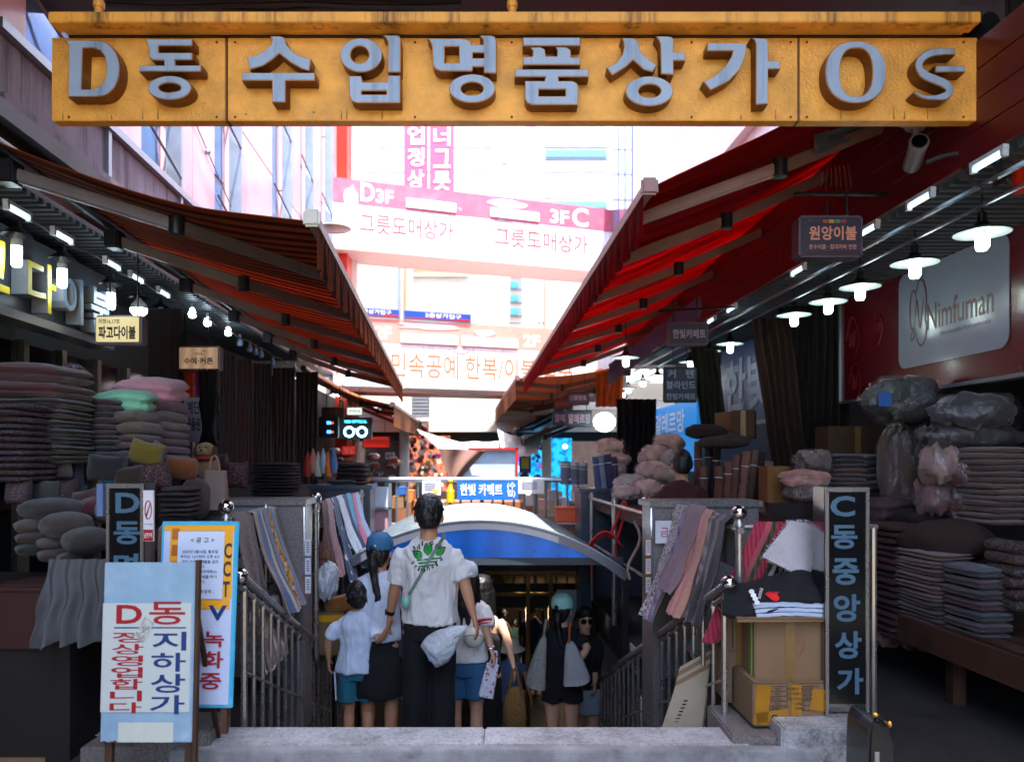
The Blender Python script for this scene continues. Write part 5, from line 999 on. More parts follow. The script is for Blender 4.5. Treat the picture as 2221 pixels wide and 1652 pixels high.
drape('orange paper lantern cloth hanging under the tan awning', 1292, 1352, 800, 882, 13., '#c2541c', 4, .08, name='hanging_cloth', cat='cloth')
# ---------------------------------------------------------------- goods on the right
wt = thing('wooden_platform', 'low wooden platform carrying the blanket stacks on the right', 'platform', (0, 0, 0))
for k in range(7): wallbox('plank', 2.9+.003, 2.94, 3.5+k*.62, 4.115+k*.62, .30, .47, woodm, parent=wt)
for k in range(7): wallbox('top_board', 2.95+k*.15, 3.095+k*.15, 3.5, 7.8, .45, .48, woodm, parent=wt)
for y in (3.7, 4.9, 6.1, 7.4): wallbox('leg', 3.0, 3.08, y, y+.08, 0, .3, woodm, parent=wt)
RS = dict(rz=ALONG)
PNK = ['#b08a86', '#a87c78', '#9c6a6a', '#b4938c', '#8c5c60']
stack('dusty pink throw', 'the stack just right of the C sign', 1868, 1938, lin(1184, 1400, 16), 5.7, .5, ['#a87872', '#a06c68', '#8c5c5a'], 1, m=tweed, name='folded_throw', cat='blanket')
stack('striped wool throw', 'the stack under the tweed mound', 1935, 2038, lin(1140, 1392, 17), 5.35, .5, ['#8c5c5a', '#9a6862', '#7c5058', '#8a6a68'], 1, m=tweed, name='folded_throw', cat='blanket')
stack('knitted blanket', 'the cream topped middle stack, right stall', 2020, 2122, lin(1200, 1400, 11), 4.95, .5, ['#b89a8c', '#b4907e', '#a0605c', '#8a4a48', '#b08878', '#b48c7c', '#5c3a40', '#6a3c42', '#6c444a', '#5a3a40', '#4c4046'], 2, names=['cream', 'beige', 'salmon', 'brick', 'sand', 'light tan', 'dark plum', 'plum', 'mauve', 'wine', 'slate'])
for i in range(8):
    c = P(2160, 1245+i*24, 4.6); t = thing('wrapped_blanket', '%s plastic wrapped blanket from the top of the glossy stack at the right' % ORD[i], 'blanket', (c.x+rnd(-.01, .01), c.y+.2, c.z), ALONG+rnd(-.05, .05), 'plastic wrapped blankets at the right')
    o = link('blanket', MC.setdefault('wr', fold_mesh(2, 1).copy()), t, color=jit(['#6c7c8c', '#8c6c74', '#5a4c58', '#8a4c54'][i % 4])); o.scale = (.22, .4, .062)
    if not o.data.materials: o.data.materials.append(fabric)
    o = link('plastic_wrap', MC.setdefault('wrp', fold_mesh(2, 2).copy()), t); o.scale = (.235, .42, .07)
    if not o.data.materials: o.data.materials.append(film)
stack('patterned roll', 'the pile cut off by the right edge', 2198, 2260, lin(1178, 1330, 6), 4.5, .3, ['#5c3a2c', '#7a4a3c', '#3c4434'], 1, m=flor, name='cloth_roll', cat='roll')
stack('ribbed pink blanket', 'the tall stack at the right edge', 2150, 2240, lin(968, 1140, 13), 5.0, .45, ['#b8907c', '#b48a7c', '#a87c74', '#8c4c50', '#9a5c5c', '#a06a66'], 1, name='folded_blanket')
cushion('big tweed covered mound on top of the middle stacks of the right stall', 2018, 2212, 1134, 1232, 4.95, '#5c4232', kind='round', m=tweed, dep=.6, name='wool_mound')
cushion('black speckled blanket lying behind the tweed mound', 1975, 2130, 1104, 1156, 5.5, '#2c2428', kind='round', m=tweed, dep=.5, name='speckled_blanket')
folded('folded_blanket', 'thick mauve wool blanket folded beside the top of the C sign', 'blanket', P(1945, 1108, 5.9)+Vector((0, .2, 0)), (.44, .5, .2), '#6a4a58', 2, 1, tweed, .2, tilt=0)
folded('folded_blanket', 'second mauve blanket under the thick one beside the C sign', 'blanket', P(1935, 1160, 5.9)+Vector((0, .2, 0)), (.44, .5, .17), '#4c3440', 2, 2, tweed, .1)
stack('dark blue folded cloth', 'the right pile behind the C sign', 1882, 1952, lin(985, 1068, 6), 6.3, .4, ['#3c4454', '#3a4050', '#2c3440', '#8c7c6c', '#a09080', '#2c3442'], 1)
stack('coloured folded cloth', 'the left pile behind the C sign', 1818, 1882, lin(984, 1066, 8), 6.3, .4, ['#54485c', '#4c3440', '#6c3c44', '#b47460', '#a86a5c', '#b4806c', '#4a3444', '#5c4050'], 1)
def carton(label, x0, x1, y0, y1, Z, d=.3, m=None, rz=0, tape_=True, name='carton_box'):
    a, b = P(x0, y0, Z), P(x1, y1, Z); w_, h = b.x-a.x, a.z-b.z; t = thing(name, label, 'box', ((a.x+b.x)/2, Z+d/2, b.z), rz)
    M().box((0, 0, h/2), (w_, d, h)).build('body', m or card, t, bevel=.006)
    for s in (-1, 1): M().box((s*w_/4, 0, h+.003), (w_/2-.006, d, .005)).build('flap', m or card, t)
    if tape_: M().box((0, -d/2-.002, h*.5), (.05, .003, h)).build('tape_strip', mat('brown_tape', '#8a6a3c', .25, coat=.5), t)
    return t, w_, h, d
carton('dull cardboard box in the shade under the red brand panel', 1796, 1925, 925, 1000, 6.9, .3, cardd)
carton('open carton standing on the carpet rolls, the left one', 1574, 1606, 893, 935, 7.9, .3, rz=.3); carton('open carton beside it on the carpet rolls, the right one', 1600, 1648, 890, 950, 7.7, .3, cardd, rz=-.35)
carton('upright brown box among the carpet rolls', 1665, 1712, 1012, 1090, 6.6, .25, mat('carton_ochre', '#8a5a26', .7))
carton('tall dark red panel box between the plastic parcels on the right', 2010, 2092, 856, 1150, 5.9, .12, mat('dark_red_box', '#4a1c14', .6), tape_=False, name='display_box')
def wrapped(label, x0, x1, y0, y1, Z, c, dep=.25, m=None, seed=0, tie=None, fm=None):
    """soft parcel in crinkled clear plastic"""
    a, b = P(x0, y0, Z), P(x1, y1, Z); w_, h = b.x-a.x, a.z-b.z; t = thing('plastic_parcel', label, 'parcel', ((a.x+b.x)/2, Z+dep/2, (a.z+b.z)/2))
    def mk(k, am, sd):
        def f(u, v):
            s = 2*math.pi*u; w = math.pi*(v-.5)*.998; q = 1+am*nz(math.cos(s)*2+sd, math.sin(s)*2, v*3)+am*.6*abs(nz(math.cos(s)*5+sd, math.sin(s)*5, v*8))
            cw = abs(math.cos(w))**.6; return (k*w_/2*cw*math.cos(s)*q, k*dep/2*cw*math.sin(s)*q, k*h/2*math.sin(w)*q)
        return M().grid(f, 30, 18)
    mk(.9, .38, seed).build('contents', m or quiltm, t, smooth=True, color=c); mk(1., .3, seed+2).build('plastic_wrap', fm or film, t, smooth=True)
    if tie: M().grid(lambda u, v: Vector((tie[0]*w_*(.42+.2*v)+.0, -.02+.06*v*math.cos(u*6.28)*.5, tie[1]*h*(.3+.2*v)+.07*v*math.sin(u*6.28)*.6)), 12, 5).build('tied_end', film, t, smooth=True)
    return t
t = wrapped('balloon shaped clear bag of mixed cloth hanging under the red brand panel', 1900, 2062, 816, 916, 5.7, '#4c5a5c', .3, tweed, 3, (-1, .1))
M().box((-.2, -.14, .0), (.09, .01, .1)).build('blue_label', mat('label_blue', '#2a5ca8', .4), t)
for k, a_ in enumerate(((2052, 2240, 852, 925, 5.2, '#3c3a3e', 'dark parcel at the top of the plastic heap on the right'), (2030, 2240, 908, 980, 5.3, '#464850', 'grey parcel just under the topmost of the plastic heap'), (2016, 2110, 965, 1050, 5.3, '#a08078', 'pale pink parcel on the left of the plastic heap'), (2080, 2165, 985, 1075, 5.25, '#8c5c5a', 'rose parcel in the middle of the plastic heap'), (2012, 2090, 1040, 1120, 5.4, '#7c5656', 'brownish parcel at the foot of the plastic heap, left'), (2075, 2160, 1060, 1135, 5.3, '#7a4c4e', 'dark rose parcel at the foot of the plastic heap, right'), (1930, 2010, 925, 1120, 5.9, '#5a4a40', 'tall narrow parcel hanging below the balloon shaped bag'),
    (1735, 1825, 975, 1025, 6.3, '#a89490', 'fluffy pale parcel behind the C sign'), (1708, 1815, 1018, 1062, 6.2, '#c88a7c', 'pink parcel behind the C sign'), (1712, 1800, 1050, 1090, 6.2, '#a88c88', 'grey pink parcel low behind the C sign'),
    (1905, 1975, 1350, 1408, 5.5, '#7a4a44', 'shiny parcel low on the platform, left'), (1970, 2060, 1352, 1418, 5.2, '#7c4c48', 'shiny parcel low on the platform, middle'), (2060, 2130, 1365, 1425, 4.95, '#6c5058', 'shiny parcel low on the platform, right'), (2130, 2240, 1400, 1440, 4.6, '#5a2c34', 'dark wine parcel at the lower right edge'))):
    wrapped(a_[6], a_[0], a_[1], a_[2], a_[3], a_[4], a_[5], .3, [quiltm, tweed][k % 2], k)
# heap of pale sacks further down on the right
for k, (x0, x1, y0, y1, Z) in enumerate(((1430, 1482, 940, 985, 8.3), (1400, 1450, 965, 1010, 8.1), (1440, 1490, 975, 1020, 8.0), (1392, 1440, 1000, 1045, 7.9), (1425, 1475, 1010, 1050, 7.8), (1345, 1400, 1030, 1072, 7.8), (1385, 1430, 1040, 1080, 7.6), (1340, 1380, 1052, 1085, 7.5), (1306, 1348, 950, 985, 9.2), (1312, 1362, 978, 1012, 9.1), (1300, 1350, 1000, 1040, 9.0))):
    x0 -= 9; x1 += 9
    wrapped('pale pink plastic sack, %s of the heap left of the red shirted vendor' % (nth[k]), x0, x1, y0, y1, Z, ['#d8b0a4', '#c8a89c', '#b8a8a4', '#8c9aa0'][k % 4 if k > 7 else k % 3], .28, quiltm, k+20)
# carpet rolls standing
def roll(label, x, y0, y1, Z, r, c, lean=0, m=None, dz=0):
    a, b = P(x+lean, y0, Z+dz), P(x, y1, Z); t = thing('carpet_roll', label, 'carpet', b, group='rolled carpets standing on the right'); d = a-b; R_ = d.to_track_quat('Z', 'Y').to_matrix()
    M().lathe([(r*.98, 0), (r, .01), (r, d.length-.01), (r*.97, d.length), (r*.6, d.length), (r*.58, d.length-.02), (r*.3, d.length-.02), (r*.28, d.length), (.004, d.length)], seg=16, rot=R_).build('roll', m or tweed, t, smooth=50, color=c)
    M().tube([R_@Vector((r*1.02*math.cos(q), r*1.02*math.sin(q), d.length*.75)) for q in [i*.45 for i in range(15)]], .004, 4).build('string', whl, t); return t
for k, (x, y0, le, c, Z) in enumerate(((1514, 957, 0, '#8c5a48', 7.7), (1536, 952, 2, '#4a4a58', 7.9), (1548, 962, 8, '#3c3440', 7.8), (1556, 1010, 4, '#8c5c4c', 7.2), (1574, 1000, 6, '#a86c58', 7.2), (1590, 985, 10, '#9c7060', 7.3), (1606, 978, 14, '#b88070', 7.2), (1622, 975, 16, '#8c6c60', 7.3), (1640, 980, 12, '#2c282c', 7.4), (1524, 1012, 2, '#9a6c5c', 7.4), (1654, 1000, 14, '#b4887c', 6.9))):
    roll('%s carpet roll, %s of the row behind the vendor' % (['brown', 'blue grey', 'dark', 'rust', 'salmon', 'dusty', 'pink', 'taupe', 'black', 'terracotta', 'pale rose'][k], nth[k]), x, y0, 1110, Z, .038, c, le)
for k, (x, y0, le, c) in enumerate(((1294, 990, -6, '#5a78b4'), (1306, 988, -8, '#a8b8d8'), (1320, 985, -6, '#3c4c84'), (1334, 990, -8, '#5c4c74'))): roll('slim blue grey carpet roll, %s of the group beside the sacks' % nth[k], x+4, y0, 1058, 8.9, .04, c, le)
for k, x in enumerate((1226, 1246, 1264)):
    t = roll('plastic topped pale roll, %s of the three by the cross railing' % nth[k], x, 1000+k*3, 1050, 9.9, .06, '#8a96b4'); M().ball((0, 0, .24), (.07, .07, .05), 12).build('plastic_cap', milky, t, smooth=True)
folded('rolled_rug', 'grey rug rolled up and lying on top of the standing carpets', 'carpet', P(1570, 958, 7.5), (.42, .3, .12), '#4a4448', 1, 1, tweed, .3, tilt=0)
folded('rolled_rug', 'dark rug lying over the sacks beneath the navy sign', 'carpet', P(1530, 935, 7.9), (.4, .3, .14), '#2c2e34', 1, 2, tweed, -.2)
table('counter with the sacks and carpets behind the right granite pillar', 1.42, 2.7, 5.95, 9.3, 1.02, woodm)
# ---------------------------------------------------------------- rugs hanging on the fences
def rug(label, U0, ya, yb, ztop, strips, drop, flare, back=.25, mats=None, axis='y', wav=.012, skew=0., name='hanging_rug', cat='rug', end=0):
    """over a bar running along the lane (axis y) or across it (axis x); strips: [(fraction, material)]"""
    t = thing(name, label, cat, (0, 0, 0)); s = 1 if U0 < 0 else -1
    u0 = 0
    for k, (fr, m_) in enumerate(strips):
        u1 = u0+fr
        def f(u, v, u0=u0, u1=u1):
            q = u0+(u1-u0)*(u*.985+.0075); y = ya+(yb-ya)*q; L_ = back+.05+drop; d = v*L_
            if d < back: off, z = -.03, ztop-(back-d)
            elif d < back+.05: w = (d-back)/.05*math.pi; off, z = -.03*math.cos(w), ztop+.03*math.sin(w)
            else: w = (d-back-.05); off, z = .03+flare*(w/drop)**1.3, ztop-w*(1-.04*flare)
            off += (wav*math.sin(q*16+label.__len__()+2*nz(q*3, v*3))+.035*nz(q*5+len(label), v*4))*(max(0, d-back)/drop)
            sk = skew*max(0, d-back)/drop
            if axis == 'y': return Vector((UX(U0+s*off, y), y+sk, z+end*q))
            return Vector((y+sk, U0-off, z+end*q))
        g = M(); g.sheet(f, max(3, int(fr*20)), 26, .007); g.build('strip', m_, t, smooth=80); u0 = u1
    return t
def R(c, kind=None, c2=None, sc=40.): return mat('rug_%s_%s' % (c.strip('#'), kind or ''), c, .95, kind=kind, c2=c2, scale=sc, var=.2, bump=.5, bscale=80, sheen=.2)
spk = R('#94786e', 'granite', '#4a3834'); blu = R('#5c6e94'); blu2 = R('#7484a4'); bei = R('#a48c7c'); crm = R('#c4b4a4'); oli = R('#55503c'); yef = R('#d8a020', 'floral', '#8c4a10', 18.); lgr = R('#a0a4ac'); brw = R('#7c5c50')
rug('brown speckled rug hanging by the left mirror ball', -1.33, 4.5, 4.86, 1.175, [(.8, spk), (.2, R('#6c544c', 'granite', '#3a2a28'))], .88, .16, skew=.1)
rug('striped rug in blue, beige and yellow flowers hanging beside the left granite pillar', -1.33, 4.87, 5.48, 1.18, [(.13, bei), (.12, blu), (.06, crm), (.05, oli), (.2, blu2), (.1, yef), (.1, blu2), (.12, lgr), (.12, brw)], .66, .19, skew=.12)
rug('folded beige and brown rugs over the bar behind the blue edged board', 4.42, -1.95, -1.6, 1.12, [(.2, bei), (.15, oli), (.3, crm), (.15, brw), (.2, bei)], .4, .05, axis='x')
rug('small rug with a white fringe low between the left balusters', -1.22, 4.6, 5.1, .62, [(.5, crm), (.5, R('#b4a090', 'weave', '#8a7464', 8.))], .35, .05, back=.05)
wv = [R('#7a5c66'), R('#d8c8cc', 'floral', '#5c4a2a', 30.), R('#6e5a82', 'weave', '#a898b0', 8.), R('#8c6c74'), R('#c48c78'), R('#d08a80'), R('#2c2228'), R('#6c605c'), R('#3c3434'), R('#9c8c8c', 'weave', '#5a4c4c', 12.)]
rug('flowered white runner with a violet border beside the 금연 notice', 1.47, 5.12, 5.52, 1.17, [(.2, R('#4a3428')), (.25, wv[2]), (.55, wv[1])], .72, .24, skew=-.05)
rug('mauve grey runner with a ragged end over the right side bar', 1.47, 4.86, 5.2, 1.19, [(1., wv[3])], .5, .2, skew=-.06)
rug('salmon pink runner with a scalloped end on the right side bar', 1.47, 4.72, 4.92, 1.175, [(.4, wv[4]), (.6, wv[5])], .6, .2, skew=-.06)
rug('dark and olive runners hanging together just behind the right mirror ball', 1.47, 4.42, 4.78, 1.16, [(.25, wv[6]), (.2, wv[7]), (.15, wv[8]), (.25, wv[9]), (.15, wv[7])], .58, .16, skew=-.06)
rdw = R('#8c1c38', 'weave', '#b03a50', 14.); grw = R('#4c5430', 'weave', '#2c3420', 10.); orw = R('#9c4420', 'floral', '#4a2418', 30.); blw = R('#46587c', 'weave', '#2c3850', 12.); nvy = R('#1c2030', 'floral', '#c0b8b0', 34.)
M().tube([(1.2, 4.36, 1.14), (2.0, 4.36, 1.14)], .016, 8).tube([(1.98, 4.36, 0), (1.98, 4.36, 1.14)], .018, 8).build('rug_rack', steel, smooth=True, label='horizontal steel bar carrying the bright rugs behind the C sign', cat='rack')
rug('crimson and green striped rug slanting down behind the black shirts', 4.36, 1.34, 1.56, 1.145, [(.3, rdw), (.15, R('#b4505c')), (.12, grw), (.2, rdw), (.13, grw), (.1, crm)], .62, .06, axis='x', skew=-.30)
rug('navy rug with a white leafy border behind the crimson one', 4.40, 1.52, 1.66, 1.15, [(.4, R('#4a4858')), (.6, nvy)], .36, .06, axis='x', skew=-.16)
rug('blue and orange ornamented rug left of the white fluffy mat', 4.38, 1.58, 1.72, 1.14, [(.4, blw), (.6, orw)], .36, .07, axis='x', skew=-.12, back=.15)
fl = mat('fluffy_white', '#d8cfd4', .95, var=.1, bump=2., bscale=90, sheen=.6)
t = thing('fluffy_mat', 'white fluffy bath mat hanging beside the tall C sign', 'mat', (0, 0, 0)); g = M()
def ff(u, v):
    q = .05*math.sin(math.pi*u)*v; return P(1715+75*u-62*v+ (26*u*v), 1128+14*u+(78+38*u)*v, 4.24-.1*v)+Vector((.004*nz(u*40, v*40), .006*nz(u*60, v*60, 3), .004*nz(u*50, v*50, 7)))
g.sheet(ff, 50, 50, .022); g.build('pile', fl, t, smooth=80)
g = M(); 
# towels on the bars behind the left pillar
for k, (y0, w_, c, dr, fl_, lab) in enumerate(((6.1, .22, '#6c4a44', .55, .06, 'brown'), (6.35, .22, '#b08a8c', .6, .1, 'dusty pink'), (6.6, .26, '#4c5a74', .75, .18, 'blue grey towel with white dots'), (6.9, .28, '#c4ccd8', .6, .22, 'white'), (7.2, .18, '#3c4a6c', .55, .2, 'navy edged'), (7.42, .3, '#3c94b8', .95, .24, 'turquoise'), (7.75, .14, '#d07c94', .8, .24, 'pink'), (7.92, .3, '#9cb4d4', .8, .26, 'pale blue'))):
    m_ = R(c, 'spots', '#d8dce4', 11.) if k == 2 else R(c)
    rug('%s%s hanging on the bars left of the arched roof' % (lab, '' if k == 2 else ' towel'), -1.13, y0, y0+w_, 1.17, [(1., m_)], dr, fl_, back=.2, name='hanging_towel', cat='towel', wav=.02)
# bags hanging inside the left stair wall
wrapped('white translucent plastic bag with black writing hanging below the towels', 682, 728, 1225, 1300, 6.0, '#c8ccd4', .18, quiltm, 31, None, milky)
for k, (x0, x1, y0, y1, c) in enumerate(((684, 706, 1172, 1200, '#c47c6c'), (688, 712, 1190, 1216, '#d89a5c'), (690, 706, 1212, 1240, '#d08088'))): cushion('small %s pouch hanging under the towels' % ['red patterned', 'orange patterned', 'plain pink'][k], x0, x1, y0, y1, 6.1, c, dep=.06, m=[flor, flor, fabric][k], name='pouch')
lettering('가방 신발', blackp, bpy.data.objects.new, (0, 0, 0), (1, 0, 0), (0, 0, 1), 1, 1) if False else None
t = carton('carton box with yellow tape standing beside the boy', 676, 748, 1330, 1420, 6.1, .3)[0]
M().box((0, -.155, .28), (.25, .01, .05)).build('yellow_tape', mat('yellow_tape', '#d89a1c', .3, coat=.4), t)
cushion('yellow wrapped parcel sticking out of the carton beside the boy', 716, 750, 1278, 1345, 6.1, '#d8922a', kind='bolster', dep=.12, roll=1.35, name='yellow_parcel')
cushion('dark crumpled bag in the carton beside the boy', 680, 716, 1290, 1338, 6.15, '#2c2420', kind='round', dep=.15, name='dark_bag')
bedb = mat('bag_white_flower', '#c4c0c0', .4, kind='floral', c2='#8c8c7c', scale=14., bump=.8, bscale=9)
for k, (x0, x1, y0, y1, Z) in enumerate(((508, 560, 1350, 1480, 4.9), (560, 625, 1330, 1400, 5.2))): wrapped('white flowered bedding bag behind the left stair railing, %s one' % ['nearer', 'farther'][k], x0, x1, y0, y1, Z, '#b8b4b0', .3, bedb, 40+k)
wrapped('pale bedding bag behind the right stair railing', 1500, 1545, 1370, 1440, 5.0, '#b0b0b4', .25, bedb, 44)
drape('white cloth hanging between the balusters of the right railing', 1552, 1578, 1330, 1450, 4.5, '#c8ccd8', 2, .02, name='hanging_cloth', cat='cloth')
# ---------------------------------------------------------------- right front: cartons and shirts
st_ = M().box((P(1700, 0, 4.0).x, 4.06, .09), (.62, .5, .19)); struct(st_, 'stone_ledge', granite, bevel=.008)
for k, (x0, x1, y0, y1, lab) in enumerate(((1574, 1640, 1318, 1407, 'upper narrow carton behind the large one on the right'), (1574, 1640, 1409, 1524, 'lower narrow carton behind the large one on the right'))):
    t = carton(lab, x0, x1, y0, y1, 4.22, .25)[0]; M().box((-.045, -.128, .1), (.006, .003, .18)).build('strap', blackp, t)
    for q in range(3): M().box((.02, -.128, .16-.02*q), (.05, .002, .008)).build('print', mat('red_brown_print', '#8a3c2c', .6), t)
t, w_, h, d = carton('carton box with green edge and printed table wrapped in yellow tape, lowest of the pile', 1630, 1802, 1480, 1574, 3.91, .34, rz=.03); yt = mat('amber_tape', '#b0781c', .25, coat=.5, var=.2)
for (x, z, ww, hh, r) in ((-.15, h*.5, .07, h*.9, .1), (.02, h*.45, .05, h, 0), (.14, h*.6, .1, h*.5, .1), (-.1, h*.25, .16, .05, -.15)): M().box((x, -d/2-.004, z), (ww, .002, hh), rot=Matrix.Rotation(r, 3, 'Y')).build('yellow_tape', yt, t)
ink = mat('carton_ink', '#2c211a', .6, var=0)
for q in range(6): M().box((.0, -d/2-.001, h*.36+.024*q), (.26, .002, .0015)).build('table_rule', ink, t)
for x in (-.13, -.06, .13): M().box((x, -d/2-.001, h*.36+.06), (.0015, .002, .12)).build('table_rule', ink, t)
for q, (a_, b_) in enumerate((('총중량', '20kg'), ('수  량', '120EA'), ('카톤박스규격', '470x372m/mx240mm'), ('종  류', '분리 사용할 수 없는 타입'), ('품  명', '따뜻한 보온대'))):
    z = h*.36+.005+.024*q; lettering(a_, ink, t, (-.127, -d/2-.0025, z), (1, 0, 0), (0, 0, 1), .06, .014, .01); lettering(b_, ink, t, (-.03 if q > 1 else .01, -d/2-.0065, z), (1, 0, 0), (0, 0, 1), .13 if q > 1 else .05, .015, .01)
lettering('다성산업주식회사', ink, t, (-.06, -d/2-.0065, .035), (1, 0, 0), (0, 0, 1), .15, .02, .02); M().box((-.09, -d/2-.0065, .045), (.026, .002, .026)).build('stamp', ink, t); lettering('◆', card, t, (-.099, -d/2-.008, .036), (1, 0, 0), (0, 0, 1), .018, .018, .0)
t, w_, h, d = carton('large plain carton with a scribbled circle standing on the taped one', 1640, 1793, 1346, 1478, 3.96, .32, rz=-.04)
pen = mat('red_pen', '#8c3428', .6, var=0); M().tube([(.03+.04*math.cos(q), -d/2-.001, h*.63+.047*math.sin(q)) for q in [i*.3 for i in range(22)]]+[(.06, -d/2-.001, h*.63-.04), (.045, -d/2-.001, h*.63-.065)], .0011, 4).tube([(.015, -d/2-.001, h*.63+.01), (.025, -d/2-.001, h*.63+.028), (.03, -d/2-.001, h*.63-.005), (.045, -d/2-.001, h*.63+.022), (.05, -d/2-.001, h*.63-.015)], .0011, 4).build('scribble', pen, t)
M().box((-w_/2-.003, -.1, h*.5), (.006, .04, h*.9)).build('green_band', mat('green_plastic', '#6a9a34', .5), t)
c = P(1710, 1342, 3.95); M().box((c.x-.01, 4.13, c.z), (.52, .44, .014), rz=.02).box((c.x-.01, 4.12, c.z+.012), (.5, .42, .006), rz=-.03).build('cardboard_tray', card, bevel=.002, label='flat cardboard tray lying on top of the cartons under the shirts', cat='cardboard')
# folded white shirts and black shirts
wsh = mat('pale_blue_white_cotton', '#c4d4ee', .85, var=.06, bump=.4, bscale=25, sheen=.2)
for k in range(3):
    def f(u, v, k=k):
        return Vector((P(1640+148*u+(6-k*3), 0, 3.9).x, 3.93+.26*v, P(0, 1341-k*10, 3.9).z+.012*math.sin(v*3.1)*(1)+.004*nz(u*9, v*6, k)+.008*math.sin(u*3.14)))
    g = M(); g.sheet(f, 24, 14, .016); g.build('folded_shirt', wsh, smooth=80, label='%s pale blue folded shirt of the small pile on the cartons' % ['lowest', 'middle', 'topmost'][k], cat='shirt')
bsh = mat('black_cotton', '#0c0d12', .85, var=.1, bump=.4, bscale=25)
t = thing('black_shirt', 'heap of a black shirt with a red heart print draped behind the pale shirts', 'shirt', (0, 0, 0)); g = M()
def fs(u, v):
    h_ = 1262+12*math.sin(u*6)+8*nz(u*4)-12*math.sin(math.pi*u)*(1-v); y_ = h_-6+(78-8*math.sin(u*3))*v**.8
    return P(1572+232*u-4*v, y_, 4.14-.2*v**.6-.04*math.sin(math.pi*v)+.02*nz(u*6, v*5))
g.sheet(fs, 46, 22, .012); g.build('cloth', bsh, t, smooth=80)
def onS(x, y, d=.022): u = (x-1572)/232.; v = max(0, min(1, (y-1262)/72.)); p = P(x, y, fs(u, v).y-d); return p
hp = [(0, -1), (.9, -.1), (1.05, .45), (.75, .85), (.35, .8), (0, .4), (-.35, .8), (-.75, .85), (-1.05, .45), (-.9, -.1)]; ht = chaik(hp+[hp[0]], n=2)
M().prism([onS(1680+17*(b*1.-.2), 1288-15*(a*1.0)) for a, b in ht], (0, -.002, 0)).build('heart_print', mat('heart_red', '#e01420', .6, var=0), t)
for k in range(4):
    M().prism([onS(1630+k*4+6*math.cos(q), 1282+k*8+5*math.sin(q)) for q in [i*.52 for i in range(12)]], (0, -.002, 0)).build('white_print', whl, t)
a = onS(1642, 1288); lettering('대\n한\n민\n국', whl, t, a+Vector((0, -.006, -.02)), (1, 0, -.2), (.25, 0, 1), .016, .055, .02)
M().prism([onS(1744+5*math.cos(q), 1276+5*math.sin(q)) for q in [i*.6 for i in range(11)]], (0, -.002, 0)).build('badge', mat('badge_blue', '#8fb0e8', .4), t)
# flattened cardboard leaning on the right railing
t = thing('flattened_cartons', 'flattened corrugated cartons with black markings leaning against the right railing', 'cardboard', P(1470, 1580, 4.35), .1)
for k in range(5):
    g = M(); a0 = [(-.17+.014*k, 0), (.07+.012*k, 0), (.15+.012*k, .36+.02*k), (-.05+.014*k, .27+.02*k)]
    g.prism([(x+.06, .02*k+z*.25, z-.06) for x, z in a0], (0, .012, .0)); g.build('sheet', card if k % 2 else mat('carton_pale', '#a89880', .8), t)
for q in range(7): M().box((.0+.01*q, -.006+.03+.004*q, .03+.018*q), (.022, .003, .008)).build('marking', blackp, t)
# suitcase at the lower right
t = thing('suitcase', 'black suitcase with yellow ribbon on its handle cut off at the lower right', 'suitcase', P(1912, 1700, 3.2)); bp_ = mat('black_vinyl', '#101114', .25, coat=.4)
g = M(); pr = chaik([(-.055, -.4), (-.055, .18), (-.04, .25), (.0, .26), (.05, .19), (.055, .1), (.055, -.4)], n=2); g.prism([(x, 0, z) for x, z in pr], (0, .22, 0)); g.build('shell', bp_, t, bevel=.012)
M().tube([(-.02, .02, .25), (-.01, .0, .275), (.03, .02, .235), (.045, .05, .2)], .008, 8).build('handle', bp_, t, smooth=True); M().ball((-.02, .01, .275), (.009, .009, .01), 8).build('ribbon', mat('ribbon_yellow', '#8a5a10', .7), t, smooth=True); M().ball((.04, .015, .235), (.008, .008, .014), 8).build('ribbon', mat('ribbon_yellow'), t, smooth=True)
M().box((-.02, -.003, .0), (.018, .004, .26)).build('zip_strip', mat('zip_grey', '#5c5c5e', .3), t)
# ---------------------------------------------------------------- pillar signs
def pillar_sign(label, x0, x1, y0, y1, Z, d, chars, cm, side='r', m=None):
    a, b = P(x0, y0, Z), P(x1, y1, Z); w_, h = b.x-a.x, a.z-b.z; t = thing('pillar_sign', label, 'sign', ((a.x+b.x)/2, Z, b.z))
    M().box((0, d/2+.006, h/2), (w_, d, h)).build('body', mat('mirror_steel', '#8a8f94', .12, 1., var=.1), t, bevel=.004)
    M().box((0, .002, h*.53), (w_*.86, .012, h*.9)).build('black_panel', mat('gloss_black', '#0b0c0f', .15, coat=.5), t)
    for x in (-1, 1): M().box((x*w_*.46, -.004, h/2), (w_*.07, .018, h)).build('frame_strip', steel, t, bevel=.002)
    for z in (.035, h-.012): M().box((0, -.004, z), (w_*.84, .018, .022)).build('frame_strip', steel, t, bevel=.002)
    for s, px0, px1, py0, py1, bo in chars:
        p, q = P(px0, py1, Z-.008), P(px1, py0, Z-.008); lettering(s, cm, t, (p.x-t.location.x, -.0065, p.z-t.location.z), (1, 0, 0), (0, 0, 1), q.x-p.x, q.z-p.z, bo, name='letter')
    return t
bgl = mat('blue_grey_letter', '#4a6a80', .35, var=.1)
t = pillar_sign('tall black pillar sign reading C동중앙상가 on the right of the stairs', 1789, 1884, 1056, 1566, 3.9, .15, [(c, a_, b_, c_, d_, .06) for c, a_, b_, c_, d_ in (('C', 1801, 1855, 1075, 1120), ('동', 1803, 1860, 1138, 1190), ('중', 1806, 1863, 1210, 1268), ('앙', 1808, 1866, 1288, 1348), ('상', 1811, 1869, 1368, 1428), ('가', 1815, 1873, 1448, 1505))], bgl)
